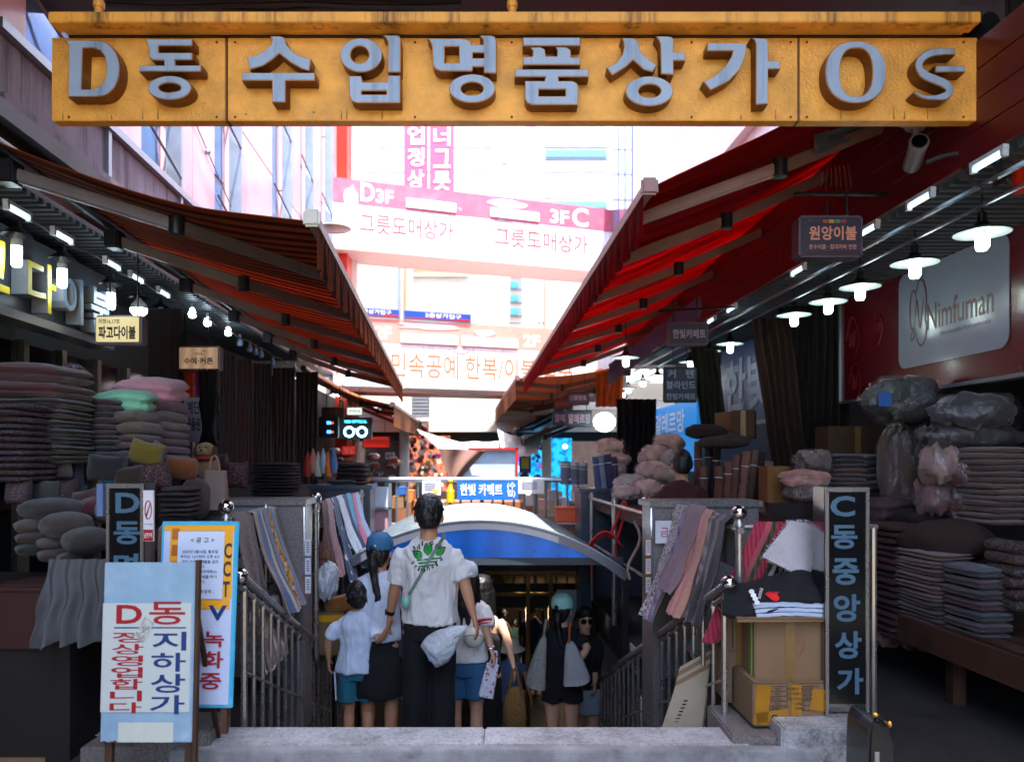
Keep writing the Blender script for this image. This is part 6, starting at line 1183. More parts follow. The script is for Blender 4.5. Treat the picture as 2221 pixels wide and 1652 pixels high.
t = pillar_sign('black pillar sign beginning D동명 behind the boards on the left', 232, 312, 1048, 1600, 3.95, .12, [(c, a_, b_, c_, d_, .06) for c, a_, b_, c_, d_ in (('D', 250, 303, 1068, 1112), ('동', 246, 304, 1130, 1180), ('명', 246, 300, 1200, 1256), ('품', 246, 300, 1275, 1330))], bgl)
# sticker on its side, acrylic holder
t2 = thing('no_smoking_sticker', 'white sticker with a red no smoking symbol on the side of the left pillar sign', 'sticker', P(323, 1118, 3.92)); M().box((0, .0, 0), (.05, .012, .25)).build('sheet', paper, t2); M().box((0, -.002, -.095), (.046, .012, .055)).build('red_field', redp, t2)
M().tube([(.016*math.cos(q), -.008, .03+.045*math.sin(q)) for q in [i*.45 for i in range(15)]], .0025, 5).tube([(-.012, -.008, -.0), (.012, -.008, .065)], .0025, 5).build('ring', redp, t2); lettering('금연구역', whl, t2, (-.019, -.0095, -.108), (1, 0, 0), (0, 0, 1), .038, .025, .03); M().tube([(.01, -.008, .06), (-.01, -.008, -.01)], .002, 5).build('cigarette', bluep, t2); lettering('No Smoking', blackp, t2, (-.02, -.0075, -.045), (1, 0, 0), (0, 0, 1), .04, .008)
M().box(P(225, 1083, 3.98), (.03, .08, .16)).build('leaflet_holder', mat('clear_acrylic', '#7c94c8', .1, coat=.5, alpha=.6), label='clear blue tinted leaflet holder on the left edge of the D sign', cat='holder')
# granite foot of the C sign
M().box((P(1792, 0, 3.75).x, 3.93, .1), (.42, .36, .3)).build('body', granite_k, bevel=.008, label='granite foot under the tall C sign', cat='plinth').name = 'sign_plinth'
M().box((-1.98, 4.05, .0), (.28, .3, .2)).build('plinth', granite, bevel=.01, label='dark granite foot under the black D sign', cat='plinth').name = 'sign_plinth'
# ---------------------------------------------------------------- front white sandwich board
def leaning(name, label, cat, x0, x1, y0, y1, Z0, Z1, d=.012):
    """board whose foot is at Z0 and head at Z1; returns root frame with local x right, z up the board, and its size"""
    a, b, c = P(x0, y1, Z0), P(x1, y1, Z0), P(x0, y0, Z1); h = math.hypot(c.z-a.z, Z1-Z0); t = thing(name, label, cat, ((a.x+b.x)/2, Z0, a.z)); t.rotation_euler = (-math.atan2(Z1-Z0, c.z-a.z), 0, 0); return t, b.x-a.x, h
wb, w_, h = leaning('standing_board', 'worn pale blue and white board reading D동 지하상가 정상영업합니다 at the front left', 'sign', 219, 417, 1219, 1608, 3.5, 3.54)
pbl = mat('worn_pale_paint', '#86a8c2', .5, kind='marble', c2='#c8d4dc', stain=.6, var=.12, bump=.1, bscale=25); offw = mat('offwhite_sticker', '#bcc6c6', .4, var=.05)
M().box((0, .0, h/2), (w_, .018, h)).build('board', pbl, wb, bevel=.004)
M().box((w_/2+.008, .012, h/2-.06), (.016, .03, h+.14)).build('frame_post', woodm, wb); M().box((-w_/2+.03, .02, -.06), (.03, .03, .18)).build('leg', woodm, wb); M().box((w_/2-.02, .02, -.06), (.03, .03, .18)).build('leg', woodm, wb)
for s in (-1, 1): M().tube([(s*w_*.42, .03, h*.9), (s*w_*.42, .42, -.14)], .014, 4).build('rear_leg', woodm, wb)
sx = w_/197.; L_ = lambda x: (x-318)*sx; Zt = lambda y: (1608-y)*h/389.
M().box((L_(315), -.011, (Zt(1310)+Zt(1540))/2), (w_*.97, .003, Zt(1308)-Zt(1543))).build('sticker', offw, wb)
M().box((L_(318), -.011, Zt(1586)), (w_*.6, .002, .085)).build('paper_patch', mat('aged_paper', '#c4ccc4', .7, var=.1), wb)
dkr = mat('deep_red_print', '#9c1422', .45, var=.08); nvb = mat('navy_print', '#0c3272', .45, var=.08)
def WL(s, x0, x1, y0, y1, m_, bo=.03): lettering(s, m_, wb, (L_(x0), -.0135, Zt(y1)), (1, 0, 0), (0, 0, 1), (x1-x0)*sx, Zt(y0)-Zt(y1), bo, name='letter')
WL('D', 249, 305, 1311, 1352, dkr, .05); WL('동', 320, 398, 1304, 1354, dkr, .03)
M().box((L_(323), -.0135, Zt(1360.5)), (156*sx, .002, .005)).build('rule', nvb, wb)
for i, c in enumerate('정상영업합니다'): WL(c, 241-.3*i, 310-.3*i, 1370+25.2*i, 1393+25.2*i, dkr, .03)
for i, c in enumerate('지하상가'): WL(c, 328-.8*i, 402-.4*i, 1369+45.5*i, 1410+45.5*i, nvb, .035)
M().box((L_(310), -.0145, Zt(1365)), (.05, .002, .10), rot=Matrix.Rotation(.5, 3, 'Y')).build('clear_tape', plastic('tape_film', '#d8dcd8', .4), wb)
# dark chips along the bottom edge and knocks
for k in range(12): x = rnd(-.48, .48)*w_; M().prism([(x-.012*rnd(.4, 1.4), -.0095, -.001), (x+.012*rnd(.5, 1.5), -.0095, -.001), (x+.004, -.0095, .012*rnd(.3, 1.))], (0, -.0006, 0)).build('paint_chip', woodm, wb)
# blue edged CCTV board
cb, w2_, h2 = leaning('standing_board', 'blue edged board reading CCTV 녹화중 with a white notice taped over it', 'sign', 335, 505, 1130, 1534, 3.72, 3.81)
cyan = mat('cyan_edge', '#2aa8d0', .45, kind='marble', c2='#bfe0ea', stain=.35, var=.1); M().box((0, 0, h2/2), (w2_, .014, h2)).build('board', cyan, cb, bevel=.004)
M().box((-.003, -.0085, h2/2-.003), (w2_*.91, .004, h2*.955)).build('print_sheet', mat('lilac_white', '#bcc8e4', .4, var=.05), cb)
sy = h2/404.; sx2 = w2_/170.; LX = lambda x: (x-420)*sx2; LZ = lambda y: (1534-y)*sy
ylw = mat('yellow_tape', '#d89a1c'); yts = mat('yellow_paint', '#e8a41c', .4, var=.05)
def patch(x0, x1, y0, y1, m_, nm='tape_band', dd=.0115, rot=0): M().box(((LX(x0)+LX(x1))/2, -dd, (LZ(y0)+LZ(y1))/2), ((x1-x0)*sx2, .003, (y1-y0)*sy), rot=Matrix.Rotation(rot, 3, 'Y')).build(nm, m_, cb)
patch(342, 498, 1139, 1151, yts, dd=.0114); patch(356, 380, 1139, 1300, yts); patch(474, 494, 1147, 1300, yts, dd=.0118, rot=-.01); patch(424, 492, 1302, 1322, yts, dd=.0122)
CT = lambda s, x0, x1, y0, y1, m_, bo=.06, dd=.0142: lettering(s, m_, cb, (LX(x0), -dd, LZ(y1)), (1, 0, 0), (0, 0, 1), (x1-x0)*sx2, LZ(y0)-LZ(y1), bo, name='letter')
CT('CC', 474, 494, 1172, 1240, mat('dark_brown_print', '#3a2c22', .5), .05) if False else None
dbp = mat('dark_brown_print', '#3a2c22', .5)
CT('C', 476, 493, 1178, 1212, dbp); CT('C', 475, 492, 1218, 1252, dbp); CT('T', 474, 491, 1262, 1296, dbp); CT('V', 446, 487, 1314, 1346, nvb, .07)
for q in range(4): patch(360, 376, 1146+q*36, 1146+q*36+24, mat('orange_print', '#b8601c', .5), 'print', .0135)
CT('녹', 438, 483, 1370, 1404, dkr, .04); CT('화', 436, 483, 1413, 1449, dkr, .04); CT('중', 433, 480, 1459, 1494, dkr, .04)
# the white notice
patch(374, 476, 1153, 1300, mat('notice_paper', '#c8d4ea', .35, var=.03, coat=.3), 'notice', .0165)
for s, x0, x1, y0, y1 in (('< 공 고 >', 402, 454, 1166, 1178), ('2025년 6월16일, 월요일', 384, 463, 1193, 1201), ('부터는 12시부터 오후 4시', 381, 466, 1204, 1212), ('까지 쓰레기 배출을 금지', 384, 464, 1215, 1223), ('합니다.', 405, 437, 1226, 1233), ('쓰레기(종량제등)는', 400, 463, 1237, 1245), ('시간외 배출 하기', 404, 462, 1248, 1256), ('바랍니다.', 408, 438, 1259, 1266), ('상가운영회 -', 408, 458, 1280, 1288)): CT(s, x0, x1, y0, y1, blackp, .03, .0186)
for x in (-.14, .14): M().box((x, .02, -.05), (.03, .03, .14)).build('leg', woodm, cb)
# orange crate and red chair behind the right pillar
t = thing('plastic_crate', 'orange plastic crate by the cross railing right of the arched roof', 'crate', P(1228, 1116, 9.3)); orm = mat('orange_plastic', '#d8501c', .4)
M().box((0, 0, 0), (.24, .22, .17)).build('body', orm, t, bevel=.015); M().box((0, 0, .085), (.26, .24, .02)).build('rim', orm, t, bevel=.005)
t = thing('folding_chair_frame', 'orange metal chair frame lying beside the crate', 'chair', P(1262, 1120, 9.0)); M().tube([(-.05, 0, -.06), (-.03, 0, .06), (.09, 0, .05), (.08, 0, -.08), (-.05, 0, -.07)], .01, 6).build('frame', orm, t)
t = thing('plastic_scoop', 'large red plastic chair with its back pointing up, right of the arched roof', 'chair', P(1312, 1172, 7.2)); rpl = mat('red_plastic', '#c8141c', .35, coat=.3)
g = M(); g.sheet(lambda u, v: Vector((-.15+.3*u+.03*v, .1*v, -.05+.13*math.sin(math.pi*u)*(1-.2*v)-.03*v)), 16, 10, .012); g.build('seat', rpl, t, smooth=80)
M().tube([(.05, .05, .03), (.11, .05, .17), (.17, .06, .34)], .013, 8).tube([(.12, .05, .02), (.17, .05, .17), (.2, .06, .34)], .013, 8).tube([(.17, .06, .34), (.2, .06, .34)], .013, 8).build('back_frame', rpl, t, smooth=True)
for x in (-.1, .1): M().tube([(x, .05, -.04), (x*1.2, .05, -.3)], .012, 6).build('leg', rpl, t)
g = M(); g.tube([P(1375+14*math.sin(q*.8), 1130+q*18, 6.3) for q in range(8)], .012, 7); g.build('rope', mat('pale_rope', '#a88c84', .9), smooth=True, label='pale thick rope hanging beside the red chair', cat='rope')
M().lathe([(.05, -.06), (.05, .08), (.03, .1), (.02, .17), (.03, .2), (.02, .22)], seg=12).build('yellow_bottle', mat('yellow_plastic', '#d8b414', .35), smooth=True, loc=P(977, 1078, 9.8), label='yellow plastic bottle standing on the arched roof by the railing', cat='bottle')
# ---------------------------------------------------------------- the far end of the lane
def pbox(name, label, cat, x0, x1, y0, y1, Z, m, d=.3, **k): a, b = P(x0, y0, Z), P(x1, y1, Z); return M().box(((a.x+b.x)/2, Z+d/2, (a.z+b.z)/2), (b.x-a.x, d, a.z-b.z)).build(name, m, label=label, cat=cat, **k)
t = thing('shop_building', 'low white shop building with canopy bands closing the lane at ground level', 'building', (0, 0, 0))
for i, (y0, y1) in enumerate(((830, 868), (869, 888), (889, 900), (901, 912), (913, 936))): 
    a, b = P(600, y0, 20-.05*i), P(1500, y1, 20-.05*i); M().box(((a.x+b.x)/2, 20.2-.05*i, (a.z+b.z)/2), (b.x-a.x, .4, a.z-b.z)).build('fascia_band', whitep if i % 2 else creamw, t)
M().box((P(1000, 0, 20).x, 20.3, P(0, 945, 20).z), (10, .5, .25)).build('dark_soffit', dark, t)
for x0, x1, y0, y1 in ((893, 932, 860, 905), (1160, 1205, 900, 925)):
    w = M(); a, b = P(x0, y0, 19.6), P(x1, y1, 19.6)
    fr = M().box(((a.x+b.x)/2, 19.6, (a.z+b.z)/2), (b.x-a.x, .1, a.z-b.z)).build('louvre_vent', alu, t)
    for q in range(6): M().box(((a.x+b.x)/2, 19.52, b.z+(a.z-b.z)*(q+.5)/6), (b.x-a.x-.06, .05, .05)).build('slat', mat('slat_grey', '#7c8894', .4), fr)
M().box((P(1000, 0, 22).x, 21.7, 1.2), (12, .1, 3.)).build('back_wall', mat('shop_back', '#4a3c3a', .8, var=.4), t)
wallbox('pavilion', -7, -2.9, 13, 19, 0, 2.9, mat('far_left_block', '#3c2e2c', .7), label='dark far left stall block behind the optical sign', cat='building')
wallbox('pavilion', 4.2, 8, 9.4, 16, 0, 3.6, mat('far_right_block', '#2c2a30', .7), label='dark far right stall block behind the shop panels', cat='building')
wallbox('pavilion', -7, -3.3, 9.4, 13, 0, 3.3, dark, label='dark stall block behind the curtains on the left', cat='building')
for x in (876, 1186): pbox('column', 'white round column at the far end, %s' % ('left of the brown cloth' if x < 900 else 'right of the blue shop'), 'column', x-10, x+10, 925, 1120, 17.5, whitew, .2, bevel=.03)
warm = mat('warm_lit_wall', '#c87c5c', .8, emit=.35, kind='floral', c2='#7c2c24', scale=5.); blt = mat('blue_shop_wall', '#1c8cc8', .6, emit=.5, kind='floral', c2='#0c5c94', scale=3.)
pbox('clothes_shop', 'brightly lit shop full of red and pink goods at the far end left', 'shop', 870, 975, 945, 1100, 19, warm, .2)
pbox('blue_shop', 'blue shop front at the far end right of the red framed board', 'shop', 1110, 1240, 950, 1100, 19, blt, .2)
pbox('shop_poster', 'yellow and blue poster at the blue shop', 'poster', 1126, 1152, 985, 1025, 18.5, mat('poster_blue', '#1c4cb0', .5), .05); pbox('shop_poster', 'small yellow price sheet on the blue poster', 'poster', 1131, 1147, 992, 1016, 18.4, mat('yellow_sheet', '#e0c84a', .5), .03)
def gl(what, k, n, x, y, x0, x1, y0, y1):
    c = {0: 'red', 1: 'white', 2: 'black', 3: 'pink', 4: 'crimson', 5: 'yellow', 6: 'ivory', 7: 'maroon'}[k % n] if k < 20 or n == 8 and k < 40 else (['white', 'red', 'cyan', 'navy'][(k-20) % 4] if n == 4 else ['rust', 'slate', 'tan', 'beige', 'brick', 'black', 'ochre', 'blue'][(k-40) % 8])
    q = int((x-x0)/(x1-x0)*7.99); r = int((y-y0)/(y1-y0)*5.99)
    lb = '%s %s, %s, %s' % (c, what, ['far left', 'left', 'left of centre', 'just left of middle', 'just right of middle', 'right of centre', 'right', 'far right'][q], ['top row', 'second row', 'third row', 'fourth row', 'fifth row', 'bottom row'][r])
    while lb in GLU: lb = 'smaller '+lb
    GLU.add(lb); return lb
GLU = set()
random.seed(21); gc = ['#c83c34', '#e8e0d8', '#1c1a20', '#d88a94', '#b0342c', '#e0b04a', '#f0ece8', '#4a2c2c']
for k in range(40):
    x = rnd(882, 950); y = rnd(952, 1030); s = rnd(5, 11); folded('hung_goods', gl('garment on the lit far left wall', k, 8, x, y, 882, 950, 952, 1030), 'garment', P(x, y, 18.6), (s*18.6/F, .15, s*1.2*18.6/F), gc[k % 8], 1, k, fabric, rnd(-.3, .3), group='goods on the lit wall at the far end')
for k in range(26):
    x = rnd(1118, 1176); y = rnd(960, 1000); s = rnd(4, 8); folded('hung_goods', gl('item hanging in the far blue shop', k+20, 4, x, y, 1118, 1176, 960, 1000), 'garment', P(x, y, 18.5), (s*18.5/F, .15, s*1.2*18.5/F), ['#e8e4e0', '#c83c3c', '#3cb4d8', '#1c3c5c'][k % 4], 1, k, fabric, 0, group='goods hanging in the blue shop')
# cloths and goods in the shade of the far left stalls
for k in range(34):
    x = rnd(690, 862); y = rnd(975, 1045); Z = 11.5+rnd(0, 3); s = rnd(9, 20); folded('stall_goods', gl('bundle on the far left stalls', k+40, 8, x, y, 690, 862, 975, 1045), 'goods', P(x, y, Z), (s*Z/F, .25, s*.8*Z/F), jit(['#8c4a3a', '#3c4c5c', '#b0845c', '#c8b4a0', '#a83c2c', '#2c2c34', '#d8a04a', '#5c7c94'][k % 8]), 1, k, fabric, rnd(-.4, .4), group='bundles on the far left stalls')
for k in range(6):
    x = 668+k*11; a = P(x, 1060-55-8*(k % 2), 8.6); M().lathe([(.035, -.14), (.05, -.05), (.03, .05), (.004, .13)], seg=10).build('folded_parasol', [mat('cone_%d' % q, c, .7) for q, c in enumerate(('#b8382c', '#c87c6c', '#c8c0b0', '#9ab0c0', '#d86c2c', '#4c6c9c'))][k], smooth=True, loc=a, label='%s pointed cloth cone, counting from the left, above the hanging towels' % nth[k].replace('nearest', 'first'), cat='cloth')
# tarpaulins at the end
tpm = mat('white_tarp', '#d6dcdc', .6, trans=.4, var=.1, bump=.3, bscale=5)
for k, (c4, lab) in enumerate((([(905, 930), (1085, 955), (1075, 990), (975, 995)], 'white sagging tarpaulin at the end of the lane, left half'), ([(1080, 930), (1180, 935), (1165, 985), (1090, 992)], 'white sagging tarpaulin at the end of the lane, right half'))):
    def f(u, v): 
        a = Vector(c4[0]).lerp(Vector(c4[1]), u); b = Vector(c4[3]).lerp(Vector(c4[2]), u); q = a.lerp(b, v); return P(q.x, q.y+14*math.sin(math.pi*u)*(1-v), 15.5-1.2*v)+Vector((0, .2*nz(u*4, v*3), .05*nz(u*5, v*5, 2)))
    g = M(); g.sheet(f, 24, 12, .01); g.build('tarpaulin', tpm, smooth=80, label=lab, cat='tarpaulin')
t = thing('display_board', 'large pale blue covered board in a red frame behind the cross railing', 'board', P(1050, 1010, 11.)); s = 11./F
M().box((0, .05, 0), (140*s, .05, 75*s)).build('sheet', mat('pale_blue_sheet', '#a9c8ea', .35, kind='marble', c2='#d4dcec', stain=.8), t)
redf2 = mat('red_frame', '#b81420', .4)
for (x, z, ww, hh) in ((20, 37, 108, 5), (71, 0, 5, 78), ): M().box((x*s, .0, z*s), (ww*s, .06, hh*s)).build('frame', redf2, t)
g = M(); g.sheet(lambda u, v: Vector(((-98+28*v*1+95*u*(1-v)+6*u)*s, -.06-.05*math.sin(u*9+v*3), (38-78*v-6*u*(1-v))*s)), 20, 14, .01); g.build('brown_cloth', mat('brown_cloth', '#7a5a52', .85, var=.15), t, smooth=80)
M().box((P(1000, 0, 12).x, 12.2, .45), (2.2, .8, .9)).build('counter', mat('counter_wood', '#8a5a3c', .6), label='brown wooden counter behind the cross railing', cat='counter')
for k, (x0, x1, y0, y1, c) in enumerate(((812, 842, 1055, 1100, '#b8c4d8'), (812, 842, 1105, 1150, '#b08a98'))): fxt('door_panel', '%s pane of the white framed door left of the cross railing' % ['upper', 'lower'][k], 'door', x0, x1, y0, y1, 9.7, mat('pane_%d' % k, c, .4, var=.1), .03, bevel=.004)
t = thing('steel_door_frame', 'white steel door frame left of the cross railing', 'frame', (0, 0, 0))
for x0, x1, y0, y1 in ((806, 811, 1048, 1190), (843, 849, 1048, 1180), (806, 849, 1100, 1104)): a, b = P(x0, y0, 9.68), P(x1, y1, 9.68); M().box(((a.x+b.x)/2, 9.68, (a.z+b.z)/2), (b.x-a.x, .05, a.z-b.z)).build('bar', alu, t)
for k, (x, y, s, c) in enumerate(((862, 1090, 26, '#8a6a4c'), (885, 1075, 22, '#b4743c'), (905, 1100, 26, '#9c5c34'), (930, 1082, 24, '#c8b8a0'), (950, 1100, 20, '#a8aab4'), (1150, 1085, 24, '#b8b4b8'), (1180, 1095, 22, '#c89c94'), (1200, 1075, 22, '#a8a8b0'), (1225, 1090, 20, '#d8d4d8'), (870, 1065, 16, '#1c5ca8'))):
    carton('%s box among the goods behind the cross railing' % ['brown', 'orange brown', 'rust', 'beige', 'grey', 'pale grey', 'pinkish', 'dull grey', 'whitish', 'blue'][k], x-s/2, x+s/2, y-s/2, y+s/2, 10.6+.1*(k % 3), .3, mat('box_%s' % c.strip('#'), c, .7), tape_=False)
# ---------------------------------------------------------------- people
skin = mat('skin', '#c48a6a', .5, var=.08, scale=20.); skin2 = mat('skin_pale', '#cf9c80', .5, var=.06, scale=20.)
for m_ in (skin, skin2): m_.node_tree.nodes['Principled BSDF'].inputs['Subsurface Weight'].default_value = .12; m_.node_tree.nodes['Principled BSDF'].inputs['Subsurface Radius'].default_value = (.02, .008, .004)
hairm = mat('black_hair', '#0c0a0b', .42, var=.3, bump=.6, bscale=70, coat=.15); hairb = mat('brown_black_hair', '#1a100c', .45, var=.3, bump=.6, bscale=70)
wht = mat('white_cotton', '#dcd8d6', .9, var=.05, bump=.35, bscale=18, sheen=.2); wht2 = mat('blue_white_cotton', '#c9d2e4', .9, var=.05, bump=.35, bscale=18)
blkc = mat('black_cloth', '#0d0d11', .9, var=.15, bump=.3, bscale=18); denim = mat('denim', '#2f5f86', .9, var=.15, bump=.5, bscale=80); teal = mat('teal_shorts', '#1f6478', .8, var=.1, bump=.3, bscale=20)
REM = {}
def blob(name, m_, g, voxel, parent, smooth=2, wr=0., wf=(6, 6, 2.5), post=None):
    me = bpy.data.meshes.new(name); me.from_pydata(g.v, [], g.f); o = bpy.data.objects.new('work', me); COL.objects.link(o)
    r = o.modifiers.new('r', 'REMESH'); r.mode = 'VOXEL'; r.voxel_size = voxel
    if smooth: s = o.modifiers.new('s', 'SMOOTH'); s.factor = .5; s.iterations = smooth
    bpy.context.view_layer.update(); q = ev_mesh(o, name); bpy.data.objects.remove(o); bpy.data.meshes.remove(me)
    n = len(q.vertices)
    if wr or post:
        nn = [v.normal.copy() for v in q.vertices]
        for v, k in zip(q.vertices, nn):
            if wr: p = v.co; v.co = p+k*(wr*(nz(p.x*wf[0]+3*parent.location.x, p.y*wf[1], p.z*wf[2])+.5*abs(nz(p.x*wf[0]*2.2, p.y*wf[1]*2, p.z*wf[2]*3+5))))
            if post: v.co = post(v.co)
    q.polygons.foreach_set('use_smooth', [True]*len(q.polygons)); q.update()
    ms = m_ if isinstance(m_, list) else [m_]
    for x in ms: q.materials.append(x)
    return link(name, q, parent)
def hand(g, w, d, pn, s, side, curl=.5, sc=1.):
    """wrist, direction, palm normal (towards the palm side), size, thumb side vector"""
    d = d.normalized(); pn = (pn-d*pn.dot(d)).normalized(); x = d.cross(pn)*side; L_ = .10*s
    g.tube([w-d*.01, w+d*L_*.45, w+d*L_*.9], [(.024*s, .016*s), (.036*s, .015*s), (.038*s, .013*s)], 10) if False else None
    rings = []
    for q, a, b in ((-.01, .026, .019), (.3, .034, .017), (.7, .040, .015), (.95, .039, .012)):
        c = w+d*(L_*q); rings.append([c+x*(a*s*math.cos(t))+pn*(b*s*math.sin(t)) for t in [i*math.pi/5 for i in range(10)]])
    g.loft(rings)
    for k, (off, ln) in enumerate(((.029, .070), (.010, .080), (-.010, .075), (-.029, .060))):
        p = w+d*(L_*.85)+x*off*s; dd = d.copy(); pts = [p]; 
        for j, f in enumerate((.45, .3, .25)): dd = (dd+pn*curl*(.55+.25*j)*(1+.08*k)).normalized(); p = p+dd*ln*s*f; pts.append(p)
        g.tube(pts, [.0092*s*sc, .0088*s*sc, .008*s*sc, .0065*s*sc], 7)
    p = w+d*L_*.2+x*.028*s; q = p+(d*.6+x*.75+pn*.3).normalized()*.04*s; r = q+(d*.9+x*.1+pn*.55).normalized()*.035*s
    g.tube([p, q, r], [.013*s, .0105*s, .008*s], 7)
def person(label, hx, htop, Z, ground, facing=0., yaw=0., sk=None, vox=.0085, build=1., LA=None, RA=None, legs=((0, 0, 0), (0, 0, 0)), hair='short', hm=None, hipw=1., lean=0., feet=True, shoulders=1., headtilt=0.):
    sk = sk or skin; top = P(hx, htop, Z); H = top.z-ground; r = thing('person', label, 'person', (top.x, Z, ground)); th = math.radians(facing); Rz = Matrix.Rotation(th, 3, 'Z'); hy = Matrix.Rotation(math.radians(yaw), 3, 'Z')
    D = dict(H=H, r=r, Rz=Rz, hair=hair); s = H/1.7*build; D['s'] = s
    def B(x, y, z): return Rz@Vector((x, y, z*H))
    def loc(p): return Vector(p)-r.location     # world -> root
    sh = .087*H*shoulders; hp = .052*H*hipw
    D['shL'], D['shR'] = B(-sh, lean*.9, .789), B(sh, lean*.9, .789)
    def arm(side, A):
        S = D['shL'] if side < 0 else D['shR']
        if A is None: e = S+B(side*.035, -.01, -.185); w = e+B(side*.01, .04, -.15)
        else: e, w = loc(A[0]), loc(A[1])
        return S, e, w
    D['LA'], D['RA'] = arm(-1, LA), arm(1, RA)
    D['hipL'], D['hipR'] = B(-hp, 0, .50), B(hp, 0, .50)
    kn, an = [], []
    for i, (sx, kf, lift) in enumerate(((-1,)+legs[0][:2], (1,)+legs[1][:2])):
        kn.append(B(sx*hp*1.02, .02+kf, .275+lift)); an.append(B(sx*hp*1.0, -.02+kf*.3, .045+lift))
    D['kn'], D['an'] = kn, an
    g = M()
    def rings(lst): g.loft([[Rz@(Vector((rx*s*math.cos(t), ry*s*math.sin(t)+yo, z*H))) for t in [i*math.pi/10 for i in range(20)]] for z, rx, ry, yo in lst])
    L1 = lean
    rings([(.47, .12, .08, 0), (.50, .165*hipw, .105, 0), (.55, .155*hipw, .10, L1*.3), (.62, .132, .088, L1*.5), (.70, .15, .095, L1*.75), (.765, .165*shoulders, .095, L1*.9), (.80, .14*shoulders, .075, L1*.95), (.825, .085, .058, L1), (.845, .055, .05, L1)])
    g.tube([B(0, L1, .82), B(0, L1+.01, .89)], [(.058*s, .056*s), (.052*s, .054*s)], 14)
    for S, e, w in (D['LA'], D['RA']):
        g.tube([S+Vector((0, 0, -.012)), S.lerp(e, .35), e, e.lerp(w, .3), w], [(.044*s, .046*s), (.047*s, .047*s), (.037*s, .037*s), (.038*s, .036*s), (.024*s, .022*s)], 12)
    for i, hpv in enumerate((D['hipL'], D['hipR'])):
        k, a = kn[i], an[i]; g.tube([hpv+Vector((0, 0, .04)), hpv.lerp(k, .4), k, k.lerp(a, .3), a], [(.082*s, .085*s), (.078*s, .08*s), (.053*s, .055*s), (.055*s, .058*s), (.034*s, .038*s)], 14)
        f = a+Vector((0, 0, -.0)); fw = Rz@Vector((0, 1, 0)); z0 = -.012*H
        g.loft([[a+fw*q+Vector((0, 0, zc))+(Rz@Vector((math.cos(t)*rx*s, 0, 0)))+Vector((0, 0, math.sin(t)*rz_*s)) for t in [j*math.pi/6 for j in range(12)]] for q, rx, rz_, zc in ((-.055*s, .025, .03, -.035*s), (0, .036, .045, -.02*s), (.08*s, .042, .028, -.045*s), (.15*s, .04, .02, -.052*s), (.18*s, .02, .012, -.055*s))])
    # head
    hc = B(0, L1+.015, .932) ; hs = H/1.7*1.1 if H > 1.4 else H/1.7*1.25; D['hc'] = hc; D['hs'] = hs; RH = Rz@hy@Matrix.Rotation(math.radians(headtilt), 3, 'X'); D['RH'] = RH
    if H <= 1.4: hc = hc-Vector((0, 0, .02)); D['hc'] = hc
    hv = lambda x, y, z: hc+RH@(Vector((x, y, z))*hs); D['hv'] = hv
    g.loft([[hv(.074*a*math.cos(t), .012*0+yo+.092*b*math.sin(t), z) for t in [i*math.pi/9 for i in range(18)]] for z, a, b, yo in ((-.115, .42, .35, .035), (-.10, .62, .6, .022), (-.06, .84, .82, .006), (-.02, .95, .96, 0), (.03, 1.02, 1.04, -.004), (.065, .95, .97, -.006), (.095, .72, .74, -.006), (.112, .35, .35, -.006), (.116, .05, .05, -.006))])
    g.loft([[hv(.012*a*math.cos(t), yo+.012*a*math.sin(t), z) for t in [i*math.pi/4 for i in range(8)]] for z, a, yo in ((-.045, .9, .09), (-.038, 1.4, .106), (-.02, 1., .1), (.012, .7, .09))])
    for sx in (-1, 1): g.ball(hv(sx*.079, -.008, -.018), (.011*hs, .02*hs, .031*hs), 10)
    g.tube([hv(-.025, .088, -.066), hv(0, .096, -.064), hv(.025, .088, -.066)], .007*hs, 6)
    for (S, e, w), side, hk in ((D['LA'], -1, 'LH'), (D['RA'], 1, 'RH_')):
        d = (w-e).normalized(); g2 = D.get(hk); pn = Rz@Vector((-side, .1, 0)); hand(g, w, d, pn, s*.98, side, .45)
    body = blob('body', sk, g, vox, r, 2); D['body'] = body
    # eyes and brows
    if vox < .013:
        for sx in (-1, 1): M().ball(hv(sx*.03, .083, .0), (.013*hs, .006*hs, .006*hs), 10).build('eye', mat('eye_white', '#e8e4e0', .3), body, smooth=True); M().ball(hv(sx*.03, .088, .0), (.006*hs, .003*hs, .006*hs), 8).build('iris', blackp, body)
    # hair
    hm = hm or hairm; g = M()
    if hair in ('short', 'boy'):
        g.loft([[hv(.082*a*math.cos(t), yo+.1*b*math.sin(t), z) for t in [i*math.pi/10 for i in range(20)]] for z, a, b, yo in ((-.078, .5, .36, -.052), (-.055, .74, .58, -.042), (-.02, .94, .8, -.028), (.02, 1.04, .98, -.014), (.06, 1.02, 1.04, -.006), (.09, .86, .9, -.003), (.113, .62, .66, 0), (.127, .34, .36, 0), (.132, .1, .1, 0))])
        for i in range(60):
            a = rnd(0, 6.28); b = rnd(.1, 1.75); q = hv(.077*math.cos(a)*math.sin(b), .095*math.sin(a)*math.sin(b)-.01, .018+.108*math.cos(b)); d_ = (q-hc).normalized(); dn = Vector((0, 0, -1)); t_ = (dn-d_*dn.dot(d_)); 
            g.tube([q, q+t_*.03+d_*.006, q+t_*.055+d_*.002+Vector((rnd(-.01, .01), 0, 0))], [.007, .0065, .002], 5)
    else:
        g.loft([[hv(.083*a*math.cos(t), yo+.1*b*math.sin(t), z) for t in [i*math.pi/10 for i in range(20)]] for z, a, b, yo in ((-.10, .5, .35, -.06), (-.07, .75, .5, -.052), (-.02, 1.0, .78, -.03), (.03, 1.06, 1.0, -.012), (.075, 1.0, 1.0, -.004), (.108, .75, .8, 0), (.125, .3, .3, 0))])
    D['hairg'] = g
